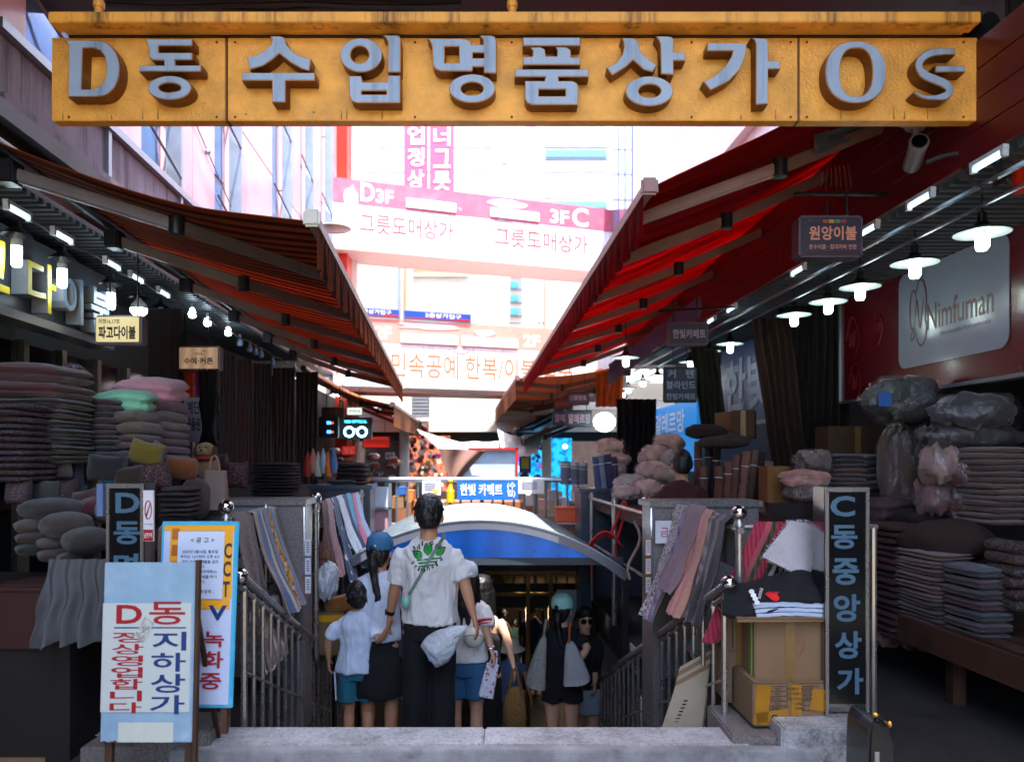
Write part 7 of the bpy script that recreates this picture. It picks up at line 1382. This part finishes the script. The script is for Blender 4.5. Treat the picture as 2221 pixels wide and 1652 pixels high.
    if hair == 'long' or hair == 'longwave':
        for i in range(15):
            a = math.radians(180+ (i-7)*15.5); x, y = .085*math.sin(a-math.pi/2+math.pi/2)*0, 0
            ax, ay = .083*math.cos(math.radians(270+(i-7)*14)), .09*math.sin(math.radians(270+(i-7)*14)); ln = rnd(.26, .33)
            g.tube([hv(ax*.6, ay*.6, .07), hv(ax, ay, -.01), hv(ax*1.08, ay*1.05-.005, -.11), hv(ax*1.12+rnd(-.01, .01), ay*1.1-.012, -.20), hv(ax*1.0+rnd(-.012, .012), ay*1.05-.012, -.11-ln*.8)], [.02, .024, .023, .02, .008], 7)
    if hair == 'pony':
        pts = [hv(0, -.09, .0), hv(.003, -.125, -.02), hv(.006, -.125, -.08), hv(.01, -.115, -.15), hv(.02, -.115, -.21), hv(.03, -.11, -.26), hv(.04, -.105, -.30)]
        g.tube(pts, [.02, .028, .036, .03, .026, .03, .008], 10)
        for i in range(14): a, b = rnd(-.02, .02), rnd(-.02, .01); g.tube([p+Vector((a*(.5+q*.12), b, 0))+Vector((0, 0, rnd(-.01, .01))) for q, p in enumerate(pts[1:])]+[pts[-1]+Vector((a*2, b, -.03-rnd(0, .02)))], [.01]*6+[.003], 5)
    hb = blob('hair', hm, g, max(.0055, vox*.7), r, 2, .004, (60, 60, 10)); D['hairo'] = hb
    return D
def shirt(D, name, m_, z0, z1=.835, wid=1., sleeve=.6, sr=.07, flare=1., slm=None, vox=.008, wr=.02, neck=.072, tank=False, depth=1.):
    H, s, Rz, r = D['H'], D['s'], D['Rz'], D['r']; g = M()
    prof = [(z0, .172*wid*flare, .128*depth*flare), (z0+.02, .170*wid*flare, .126*depth*flare), (.62, .162*wid, .116*depth), (.70, .168*wid, .12*depth), (.745, .176*wid, .118*depth), (.785, .169*wid, .108), (.808, .148*wid, .096), (.828, .102, .079), (z1+.008, neck, .064)]
    if tank: prof = prof[:4]+[(.73, .135, .115), (.755, .11, .105), (.765, .1, .1)]
    ls = [p for p in prof if p[0] >= z0]
    g.loft([[Rz@Vector((rx*s*math.cos(t), ry*s*math.sin(t), z*H)) for t in [i*math.pi/12 for i in range(24)]] for z, rx, ry in ls])
    if sleeve:
        gs = g if slm is None else M()
        for S, e, w in (D['LA'], D['RA']):
            E = S.lerp(e, sleeve) if sleeve <= 1 else e.lerp(w, sleeve-1)
            inn = Vector((-S.x*.22, -S.y*.22, -.03)); pts = [S+inn, S+Vector((0, 0, -.03)), S.lerp(E, .5), E] if sleeve <= 1 else [S+inn, S.lerp(e, .5), e, E]
            rr = [(.056*s, .056*s), (.064*s, .064*s), (sr*s*.9, sr*s*.9), (sr*s, sr*s)] if sleeve <= 1 else [(sr*s, sr*s), (sr*s*.95, sr*s*.95), (sr*s*.85, sr*s*.85), (sr*s*.7, sr*s*.7)]
            gs.tube(pts, rr, 14)
        if slm is not None: blob('sleeves', slm, gs, vox, r, 2, wr, (14, 14, 9))
    return blob(name, m_, g, vox, r, 3, wr, (11, 11, 4))
def bottoms(D, name, m_, z0, z1=.56, leg=.085, flare=1., skirt=False, vox=.008, wr=.012, hipw=1.):
    H, s, Rz, r = D['H'], D['s'], D['Rz'], D['r']; g = M(); E = lambda z, rx, ry, yo=0: [Rz@Vector((rx*s*math.cos(t), ry*s*math.sin(t)+yo, z*H)) for t in [i*math.pi/12 for i in range(24)]]
    if skirt:
        g.loft([E(z0, .17*flare*hipw, .14*flare), E(z0+.02, .17*flare*hipw, .14*flare), E((z0+z1)/2, .175*hipw*(1+flare)/2, .135*(1+flare)/2), E(.50, .175*hipw, .122), E(z1-.02, .145*hipw, .108), E(z1, .14*hipw, .1)])
    else:
        g.loft([E(.46, .15*hipw, .11), E(.50, .172*hipw, .12), E(.53, .165*hipw, .115), E(z1, .148*hipw, .105)])
        for i, hpv in enumerate((D['hipL'], D['hipR'])):
            k, a = D['kn'][i], D['an'][i]; zz = z0*H
            path = [hpv, hpv.lerp(k, .5), k, a]; pts = [hpv+Vector((0, 0, .03))]
            for p, q in zip(path, path[1:]):
                if q.z > zz: pts.append(q)
                else:
                    t = (p.z-zz)/(p.z-q.z); pts.append(p.lerp(q, t)); break
            else: pts.append(Vector((a.x, a.y, zz)))
            n = len(pts); g.tube(pts, [(leg*s*(1+(flare-1)*j/(n-1)), leg*s*1.05*(1+(flare-1)*j/(n-1))) for j in range(n)], 14)
    return blob(name, m_, g, vox, r, 2, wr, (11, 11, 4))
def cap(D, m_, back=True, brim=True, h=.13):
    hv, hs, r = D['hv'], D['hs'], D['r']; g = M()
    g.loft([[hv(.092*a*math.cos(t), yo+.108*b*math.sin(t), z) for t in [i*math.pi/10 for i in range(20)]] for z, a, b, yo in ((.018, 1., 1., -.004), (.05, 1.02, 1.02, -.004), (.095, .92, .92, -.004), (.125, .62, .62, -.004), (.137, .2, .2, -.004), (.138, .02, .02, -.004))], False)
    o = g.build('cap', m_, r, smooth=60)
    q = M()
    for k in range(6): a = k*math.pi/3; q.tube([hv(.093*math.cos(a), -.004+.109*math.sin(a), .02), hv(.094*math.cos(a)*.93, -.004+.11*math.sin(a)*.93, .095), hv(.06*math.cos(a), -.004+.07*math.sin(a), .127), hv(0, -.004, .14)], .0016, 4)
    q.ball(hv(0, -.004, .14), .007*hs, 8); q.build('seam', m_, o)
    if back: M().ball(hv(0, -.100, .034), (.033*hs, .016*hs, .026*hs), 12).build('opening', hairm, o, smooth=True)
    if back: M().tube([hv(.034*math.cos(t), -.108-.003, .02+.034*math.sin(t)) for t in [math.pi*i/10 for i in range(11)]], .004, 5).build('strap_opening', m_, o)
    if brim: 
        g = M(); g.sheet(lambda u, v: hv((.08-.01*v)*math.cos(math.pi*u), .085+.0*v+(.03+.07*v)*math.sin(math.pi*u), .022-.02*v*math.sin(math.pi*u)), 14, 4, .004); g.build('brim', m_, o, smooth=60)
    return o
G = floor_z
# man
man = person('man in a white shirt with green leaf print leading a boy down the stairs', 930, 1078, 5.37, G(5.37), 0, 4, skin, .0075,
    LA=(P(857, 1272, 5.42), P(846, 1332, 5.50)), RA=(P(1008, 1264, 5.33), P(1027, 1334, 5.30)), legs=((.0, .0), (.03, .0)), hair='short', shoulders=1.12, build=1.04)
shirt(man, 'shirt', wht, .52, wid=1.06, sleeve=.86, sr=.064, vox=.0075, wr=.028, flare=.99, depth=1.1); bottoms(man, 'trousers', blkc, .03, .57, .082, 1.0, vox=.0085)
Mr = man['r']; yb = 5.37-.14*man['s']-.012
def onB(x, y, D=man, d=.0): 
    """point on the back of the shirt facing the camera"""
    rx, ry = .19*D['s'], .132*D['s']; p = P(x, y, D['r'].location.y-ry); u = max(-.95, min(.95, (p.x-D['r'].location.x)/rx)); p = P(x, y, D['r'].location.y-ry*math.sqrt(1-u*u)-.016-d); return p-D['r'].location
def snap(D, objs_, g, off=.003):
    """lay the printed figure onto the cloth by casting towards it"""
    from mathutils.bvhtree import BVHTree
    t = [BVHTree.FromPolygons([v.co for v in o.data.vertices], [tuple(p.vertices) for p in o.data.polygons]) for o in objs_]; out = []
    for v in g.v:
        best = None
        for b in t:
            h = b.ray_cast(Vector((v.x, v.y-1.0, v.z)), Vector((0, 1, 0)))
            if h[0] is not None and (best is None or h[0].y < best): best = h[0].y
        out.append(Vector((v.x, (best-off) if best is not None else v.y, v.z)))
    g.v = out; return g
sho = [c for c in Mr.children if c.name.startswith('shirt')]
grn = mat('leaf_green', '#1f9a34', .6, var=.2, scale=60.); bkp = mat('shirt_black_print', '#14181a', .6, var=0); pr_root = sho[0]
def refine(pts, n=5): return [tuple(Vector(a).lerp(Vector(b), i/n)) for a, b in zip(pts, pts[1:]+pts[:1]) for i in range(n)]
def printed(name, pts, m_, off, parent=pr_root, D=man):
    g = M(); q = [onB(x, y) for x, y in pts]; c = sum(q, Vector())/len(q); g.add(q+[c], [(i, (i+1) % len(q), len(q)) for i in range(len(q))]); snap(D, sho, g, off); return g.build(name, m_, parent)
cx_, cy_ = 924, 1190
def leaf(cx, cy, L_, w_, ang):
    out = []; 
    for s in (1, -1):
        for i in range(9): t = i/8. if s > 0 else 1-i/8.; a = t*L_; b = s*w_*math.sin(math.pi*t**.8)*(1-.15*t); out.append((cx+a*math.cos(ang)-b*math.sin(ang), cy-a*math.sin(ang)-b*math.cos(ang)))
    return out
for (x, y, L_, w_, a) in ((927, 1206, 33, 9.5, math.radians(92)), (915, 1209, 25, 8, math.radians(148)), (944, 1204, 26, 8, math.radians(38))):
    printed('leaf_outline', leaf(x, y, L_+2.5, w_+1.3, a), bkp, .003); printed('leaf', leaf(x, y+.3, L_-.5, w_-.8, a), grn, .005)
    g = M(); v = [onB(x+t*L_*.9*math.cos(a), y-t*L_*.9*math.sin(a)) for t in (0, .33, .66, 1)]; g.tube(v, .0009, 4)
    for t in (.25, .45, .65): 
        for s in (-1, 1): g.tube([onB(x+t*L_*math.cos(a), y-t*L_*math.sin(a)), onB(x+(t+.16)*L_*math.cos(a)-s*w_*.7*math.sin(a), y-(t+.16)*L_*math.sin(a)-s*w_*.7*math.cos(a))], .0007, 3)
    snap(man, sho, g, .0065); g.build('leaf_vein', bkp, pr_root)
for k, (x0, x1, y) in enumerate(((902, 953, 1213), (906, 949, 1219.5), (911, 944, 1226))):
    y2 = y-4; printed('stripe_outline', refine([(x0, y), (x1, y2), (x1-2, y2+3.6), (x0+3, y+3.6)], 6), bkp, .003); printed('stripe', refine([(x0+2, y+.8), (x1-2, y2+.8), (x1-3, y2+2.8), (x0+4, y+2.8)], 6), grn, .005)
def glyph(ch, x, y, h, ang):
    vs, fs = text_mesh(ch, .05, 2); g = M(); w_ = h*{'i': .38, 'l': .38, 'r': .65, 'n': .8}.get(ch, .72); ca, sa = math.cos(ang), math.sin(ang)
    pts = [onB(x+(a-.5)*w_*ca+(b-.5)*h*sa, y+(a-.5)*w_*sa-(b-.5)*h*ca) for a, b in vs]; g.add(pts, fs); snap(man, sho, g, .004); g.build('letter', bkp, pr_root)
for ch, x, y, h, a in (('a', 896, 1189, 8, -.5), ('d', 905, 1187, 11, -.3), ('i', 913, 1180, 11, -.1), ('d', 934, 1178, 11, .15), ('a', 944, 1185, 8, .35), ('s', 953, 1186, 8, .5), ('o', 895, 1220, 8, .6), ('r', 902, 1229, 8, .45), ('i', 909, 1232, 11, .3), ('g', 915, 1236, 10, .1), ('i', 921, 1234, 11, 0), ('n', 929, 1232, 8, -.15), ('a', 938, 1228, 8, -.3), ('l', 946, 1222, 12, -.4), ('s', 956, 1212, 9, -.5)): glyph(ch, x, y, h, a)
strapm = mat('sage_strap', '#6f8478', .6, var=.1)
g = M(); pts = [(966, 1157), (961, 1166), (945, 1190), (928, 1218), (910, 1250), (897, 1272), (887, 1290)]
vs = []; 
for i, (x, y) in enumerate(pts): vs += [onB(x-3, y-2), onB(x+3, y+2)]
g.add(vs, [(2*i, 2*i+1, 2*i+3, 2*i+2) for i in range(len(pts)-1)]); snap(man, sho, g, .009); k = len(g.v); g.v += [v+Vector((0, .004, 0)) for v in g.v[:k]]; g.f += [(a+k, b+k, c+k, d+k) for a, b, c, d in g.f]; g.m += [0]*(len(g.f)-len(g.m))
g.build('bag_strap', strapm, label='grey green strap of the shoulder pouch across the white shirt', cat='bag strap'); bpy.data.objects['bag_strap'].location = Mr.location
t = thing('shoulder_pouch', 'small pale green pouch with a pink patch at the left hip of the man', 'pouch', P(880, 1304, 5.2)); M().ball((0, 0, 0), (.03, .04, .055), 16).build('body', mat('mint_pouch', '#7fb8a4', .5, var=.15), t, smooth=True); M().ball((0, -.0, .04), (.018, .03, .025), 10).build('patch', mat('pink_patch', '#c49aa8', .5), t, smooth=True)
S, e, w = man['LA']; M().tube([w.lerp(e, .16), w.lerp(e, .04)], .031, 14).build('watch_band', blk, Mr, smooth=True); M().box(w.lerp(e, .1)+Vector((-.03, -.008, 0)), (.012, .035, .04)).build('watch_case', blk, Mr, bevel=.003)
# translucent shopping bag in his right hand
t = thing('plastic_bag', 'white translucent plastic bag held in the right hand of the man', 'bag', P(1014, 1357, 5.22)); milk = plastic('milky_bag', '#eef2fa', .62)
prof = [((1014, 1357), 2, 1.5), ((1000, 1364), 14, 10), ((982, 1372), 30, 30), ((962, 1390), 44, 44), ((945, 1410), 47, 50), ((930, 1424), 42, 48)]
def fb_(u, v):
    # ring centre slides from the hand down to the bottom corner
    path = [Vector((1014, 1357)), Vector((990, 1368)), Vector((970, 1385)), Vector((952, 1402)), Vector((936, 1414)), Vector((928, 1423))]; q = v*5; i = min(4, int(q)); c = path[i].lerp(path[i+1], q-i); wd = [3, 17, 33, 42, 40, 33][i]*(1-(q-i))+[3, 17, 33, 42, 40, 33][i+1]*(q-i)
    a = 2*math.pi*u; ax = Vector((.62, .78)); off = ax*(math.cos(a)*wd*(1.0 if math.cos(a) > 0 else .9)); dp = math.sin(a)*wd*.0019*(1-.5*max(0, v-.8)*3)
    return P(c.x+off.x*(.85), c.y+off.y*(.95), 5.2+dp+.012*nz(u*9, v*6))-t.location+Vector((.008*nz(u*8, v*7, 2), 0, .008*nz(u*9, v*8, 6)))
g = M(); g.grid(fb_, 36, 18); g.f.append(tuple(range(18*37, 18*37+36))); g.m.append(0); g.build('film', milk, t, smooth=80)
for k, (x, y, c) in enumerate(((945, 1405, '#c4d4e4'), (962, 1396, '#d8bca8'), (972, 1410, '#a8c8d4'), (940, 1422, '#8fb4d8'), (958, 1425, '#dcd4cc'), (980, 1390, '#e4e0dc'))): M().box(P(x, y, 5.2)-t.location, (.075, .03, .055), rot=Matrix.Rotation(rnd(-.7, .7), 3, 'Y')).build('wrapped_item', mat('item_%d' % k, c, .5), t, bevel=.008)
# boy
boy = person('little boy in a white shirt and teal shorts holding the hand of the man', 777, 1262, 5.72, G(5.72), 4, 8, skin, .0075, LA=(P(711, 1392, 5.70), P(713, 1432, 5.74)), RA=(P(822, 1390, 5.62), P(842, 1362, 5.56)), hair='boy', build=.98, shoulders=1.02)
shirt(boy, 'shirt', wht2, .505, .832, wid=1.12, sleeve=.8, sr=.066, vox=.0075, wr=.024, flare=1.08, depth=1.1); bottoms(boy, 'shorts', teal, .34, .54, .088, 1.22, vox=.0075)
for sx in (-1, 1): M().tube([boy['kn'][0 if sx < 0 else 1]+Vector((sx*.092, 0, .08)), boy['hipL' if sx < 0 else 'hipR']+Vector((sx*.102, 0, .0))], (.008, .02)[0], 4).build('side_stripe', wht2, boy['r'])
for i in (0, 1): M().loft([[boy['an'][i]+Vector((math.cos(t)*.04, .04+math.sin(t)*.1, z)) for t in [q*math.pi/8 for q in range(16)]] for z in (-.05, -.01, .0)]).build('shoe', blk, boy['r'], smooth=50)
for D_ in (man,):
    for i in (0, 1): M().loft([[D_['an'][i]+Vector((math.cos(t)*.05, .05+math.sin(t)*.14, z)) for t in [q*math.pi/8 for q in range(16)]] for z in (-.075, -.03, -.01)]).build('shoe', mat('grey_shoe', '#4c4844', .7), D_['r'], smooth=50)
# woman with the blue cap
w1 = person('woman in a blue cap and black skirt walking between the boy and the man', 823, 1163, 5.76, G(5.76), -6, -10, skin, .008, LA=(P(790, 1290, 5.95), P(800, 1330, 6.1)), RA=(P(872, 1300, 5.9), P(868, 1350, 6.05)), hair='pony')
shirt(w1, 'shirt', wht2, .54, wid=1.05, sleeve=1.0, sr=.066, slm=blkc, vox=.008); bottoms(w1, 'skirt', blkc, .29, .57, skirt=True, flare=1.12)
cp = cap(w1, mat('blue_cap', '#2c6690', .7, bump=.4, bscale=30)); g = M(); hv = w1['hv']; lettering('s', whl, cp, hv(.012, -.119, .045), (1, 0, 0), (0, 0, 1), .014, .014, .04)
t = bagbox('dark backpack hanging at the right side of the woman with the blue cap', 850, 882, 1314, 1424, 5.7, mat('plum_black_bag', '#211a24', .6, bump=.4), .12, .7, name='backpack')
t = bagbox('green printed shopping bag behind the left leg of the man', 860, 886, 1428, 1515, 5.75, mat('green_print_bag', '#2a7a68', .6, kind='floral', c2='#c8d4c8', scale=14.), .1, .9, False)
# girl with the striped sleeves
w2_ = person('girl in a white shirt with red striped sleeves, half hidden by the man', 1010, 1224, 6.02, G(6.02), -4, 6, skin2, .008, LA=(P(972, 1345, 6.0), P(975, 1400, 6.0)), RA=(P(1053, 1362, 5.95), P(1066, 1408, 5.92)), hair='long', hm=hairb)
shirt(w2_, 'shirt', wht, .53, wid=1.08, sleeve=.93, sr=.076, vox=.008, flare=1.05); bottoms(w2_, 'denim_shorts', denim, .35, .58, .095, 1.14)
cap(w2_, mat('pale_cap', '#c4ccd8', .8), brim=True)
S, e, w = w2_['RA']; rdc = mat('red_stripe', '#a8142c', .8)
for a, b in ((.62, .74), (.80, .86)): M().tube([S.lerp(e, a), S.lerp(e, b)], [(.083*w2_['s'], .081*w2_['s'])]*2, 18).build('sleeve_stripe', rdc, w2_['r'], smooth=True)
S2, e2, w_2 = w2_['RA']; M().tube([w_2.lerp(e2, .12)+Vector((.03*math.cos(q), .03*math.sin(q), .004*math.sin(q))) for q in [i*.5 for i in range(14)]], .004, 5).build('bracelet', chrome, w2_['r'])
for i in (0, 1): a = w2_['an'][i]; k = w2_['kn'][i]; M().tube([a+Vector((0, 0, -.02)), a.lerp(k, .3), a.lerp(k, .42)], [.042, .052, .056], 14).build('sock', wht2, w2_['r'], smooth=True)
t = thing('belt_pouch', 'white belt pouch worn on the back of the girl with striped sleeves', 'pouch', P(1027, 1382, 5.82)); cream_l = mat('cream_leather', '#d8d0c4', .5, bump=.2)
M().ball((0, 0, 0), (.075, .05, .075), 20, rings=12).build('body', cream_l, t, smooth=True); M().tube([(-.07, -.03, .02), (0, -.052, .03), (.07, -.03, .02)], .003, 5).build('zip', alu, t)
t = bagbox('small white bag with pink dots in the right hand of the girl', 1036, 1070, 1440, 1512, 5.9, mat('pink_dotted_bag', '#d8d4e0', .7, kind='spots', c2='#b8306c', scale=38.), .07, .8, name='gift_bag'); t.rotation_euler = (0, .22, 0)
# woman in the black dress
w3 = person('woman with long black hair and a sleeveless black dress carrying a straw bag', 1044, 1251, 6.62, G(6.62), -8, 0, skin2, .008, LA=(P(1008, 1360, 6.6), P(1012, 1420, 6.6)), RA=(P(1097, 1378, 6.55), P(1112, 1438, 6.5)), hair='long')
shirt(w3, 'dress_top', blkc, .54, sleeve=0, tank=True, wid=.98, vox=.008); bottoms(w3, 'dress_skirt', blkc, .03, .6, skirt=True, flare=1.0, hipw=1.0)
for sx in (-1, 1): M().tube([Vector((sx*.09, -.085, .76*w3['H'])), Vector((sx*.085, -.03, .832*w3['H'])), Vector((sx*.09, .05, .8*w3['H']))], .012, 6).build('dress_strap', blkc, w3['r'], smooth=True)
straw = mat('straw', '#8f6a34', .8, kind='weave', c2='#5f4219', scale=22., bump=1.5, bscale=60)
t = thing('straw_bag', 'woven straw bag hanging from the hand of the woman in black', 'bag', P(1116, 1572, 6.45)); s = 6.45/F
g = M(); g.loft([[Vector((math.copysign(abs(math.cos(a))**.7, math.cos(a))*rx*s*(1+.06*math.cos(a*4)), math.sin(a)*rx*s*.5*(1+.08*math.cos(a*5)), (h-10)*s)) for a in [i*math.pi/14 for i in range(28)]] for h, rx in ((0, 18), (6, 23), (25, 24), (50, 23), (72, 19), (86, 14), (92, 10))]); g.build('basket', straw, t, smooth=60)
for k, y in enumerate((-.02, .03)): M().tube([Vector((-13*s, y, 62*s)), Vector((-9*s, y, 95*s)), Vector((-2*s, y, 124*s)), Vector((3*s, y, 124*s)), Vector((9*s, y, 98*s)), Vector((13*s, y, 62*s))], .009, 7).build('handle', straw, t, smooth=True)
# person with the cream hat
w4 = person('person in a cream hat and blue top standing low on the stairs', 1106, 1385, 8.2, -1.61, -15, 0, skin, .011, LA=(P(1085, 1460, 8.2), P(1080, 1500, 8.1)), RA=(P(1140, 1462, 8.1), P(1150, 1505, 8.0)), hair='short')
shirt(w4, 'shirt', mat('dusty_blue', '#4a5c80', .85, bump=.3), .52, sleeve=.7, vox=.01); bottoms(w4, 'trousers', mat('dark_denim', '#24344c', .9, kind='floral', c2='#3c4c64', scale=20.), .05, .56, .09, 1.1, vox=.011)
hv = w4['hv']; crs = mat('cream_hat', '#c9bda6', .85, bump=.4)
g = M(); g.loft([[hv(.1*a*math.cos(t), .115*a*math.sin(t)-.004, z) for t in [i*math.pi/10 for i in range(20)]] for z, a in ((-.005, 1.65), (.0, 1.62), (.035, 1.02), (.09, .95), (.125, .75), (.14, .2))]); g.build('hat', crs, w4['r'], smooth=70)
# woman with the totes
w5 = person('woman in black with a mint cap and two pale tote bags', 1219, 1294, 7.42, G(7.42), -6, -18, skin2, .0085, LA=(P(1180, 1400, 7.45), P(1188, 1450, 7.55)), RA=(P(1274, 1404, 7.35), P(1250, 1442, 7.25)), hair='pony', shoulders=1.02)
shirt(w5, 'shirt', blkc, .50, wid=1.05, sleeve=.72, sr=.07, vox=.008); bottoms(w5, 'shorts', blkc, .43, .56, .10, 1.1, vox=.0085); cap(w5, mat('mint_cap', '#9fd0c0', .8))
def tote(label, x0, x1, xt, y0, y1, yt, Z, m_, tilt, strapm_=None):
    t = thing('tote_bag', label, 'bag', P((x0+x1)/2, y1, Z)); s = Z/F; w_ = (x1-x0)*s; h = (y1-y0)*s; dx = (xt-(x0+x1)/2)*s
    def f(u, v):
        a = 2*math.pi*u; k = (1-v)**.6; ww = w_/2*(.14+.86*k)*(1 if v > .06 else .9); return Vector((math.copysign(abs(math.cos(a))**.6, math.cos(a))*ww+dx*v**1.3, math.sin(a)*.06*(.25+.75*k)+.012*nz(u*8, v*6), h*v+tilt*math.cos(a)*ww*(1-v)+.012*nz(u*6, v*4, 3)))
    g = M(); g.grid(f, 32, 16); g.f.append(tuple(range(31, -1, -1))); g.m.append(0); g.build('body', m_, t, smooth=70)
    M().tube([Vector((dx-.01, -.03, h*.97)), Vector((dx*1.1, -.05, h+(y0-yt)*s*.6)), Vector((dx*1.1+.01, -.0, h+(y0-yt)*s)), Vector((dx*1.1, .05, h+(y0-yt)*s*.6)), Vector((dx, .03, h*.97))], .01, 6).build('strap', strapm_ or m_, t, smooth=True)
canv = mat('tote_canvas', '#a8a49c', .85, kind='granite', c2='#8c8880', bump=.4); knit = mat('tote_knit', '#c0bcb8', .85, kind='weave', c2='#8c8c90', scale=26., bump=.8, bscale=60)
tote('slouchy grey canvas tote hanging on the left shoulder of the woman in black', 1138, 1184, 1180, 1378, 1490, 1344, 7.28, canv, -.35)
tote('pale knitted tote with a tan strap on the right shoulder of the woman', 1221, 1282, 1236, 1390, 1482, 1348, 7.2, knit, .22, mat('tan_leather', '#a85c28', .5))
# woman with sunglasses walking up
w6 = person('woman with sunglasses and a pale grey skirt facing the viewer at the right railing', 1268, 1318, 7.98, -1.61, 168, 22, skin2, .0085, LA=(P(1292, 1440, 7.95), P(1290, 1480, 7.8)), RA=(P(1244, 1430, 7.95), P(1256, 1476, 7.8)), hair='long', hm=hairb)
shirt(w6, 'top', blkc, .52, wid=1.05, sleeve=1.5, sr=.075, vox=.0085); bottoms(w6, 'skirt', mat('pale_grey_skirt', '#8f97a6', .85, bump=.2), .37, .57, skirt=True, flare=1.05, vox=.009)
hv = w6['hv']; g = M()
for sx in (-1, 1): g.lathe([(.0, -.003), (.026*w6['hs'], -.002), (.026*w6['hs'], .002), (0, .003)], hv(sx*.032, .1, .0), 16, rot=w6['RH']@Matrix.Rotation(math.pi/2, 3, 'X'))
g.tube([hv(-.01, .1, .006), hv(.01, .1, .006)], .003, 5)
for sx in (-1, 1): g.tube([hv(sx*.056, .098, .005), hv(sx*.078, .0, .002)], .0025, 5)
g.build('sunglasses', mat('dark_lens', '#0a0a0c', .06, coat=.8), w6['r'], smooth=60)
M().tube([hv(-.02, .098, -.066), hv(0, .103, -.063), hv(.02, .098, -.066)], .004, 6).build('lips', mat('lip_red', '#9c3c3c', .4), w6['body'], smooth=True)
# vendor
vd = person('vendor in a dark red shirt seen from behind among the carpets on the right', 1479, 980, 6.9, 0., 3, 0, skin, .012, hair='short', shoulders=1.12, build=1.05)
shirt(vd, 'shirt', mat('dark_red_cotton', '#44161c', .85, bump=.3), .5, wid=1.2, sleeve=.85, sr=.085, vox=.01); bottoms(vd, 'trousers', blkc, .05, .55, .1, 1., vox=.014)
far = [('person in black seen far away left of the brown cloth', 918, 1012, 13., 0., 170, blkc), ('dark haired person far away behind the cross railing on the left', 795, 1020, 12.5, 0., 150, mat('dim_red_cotton', '#5c2a28', .85)), ('dark haired person beside the blue shop, left one', 1138, 1024, 15., 0., 0, blkc), ('dark haired person beside the blue shop, right one', 1166, 1030, 15.5, 0., 0, mat('dim_red_cotton', '#5c2a28')),
       ('man in a dark blue shirt inside the underground entrance', 1152, 1307, 10.6, -1.6, 180, mat('navy_cotton', '#1c2c4c', .85)), ('person in grey inside the underground entrance', 1087, 1318, 10.9, -1.6, 0, mat('grey_cotton', '#5c5a5e', .85)), ('person in green deep inside the underground entrance', 1118, 1340, 11.6, -1.6, 20, mat('deep_green_cotton', '#1f4a40', .85))]
for k, (lb, x, y, Z, gr, fc, m_) in enumerate(far):
    D_ = person(lb, x, y, Z, gr, fc, 0, skin, .016, hair='short'); shirt(D_, 'shirt', m_, .5, sleeve=.7, vox=.014); bottoms(D_, 'trousers', mat('dim_trousers', '#2a2a30', .9), .05, .55, vox=.016)
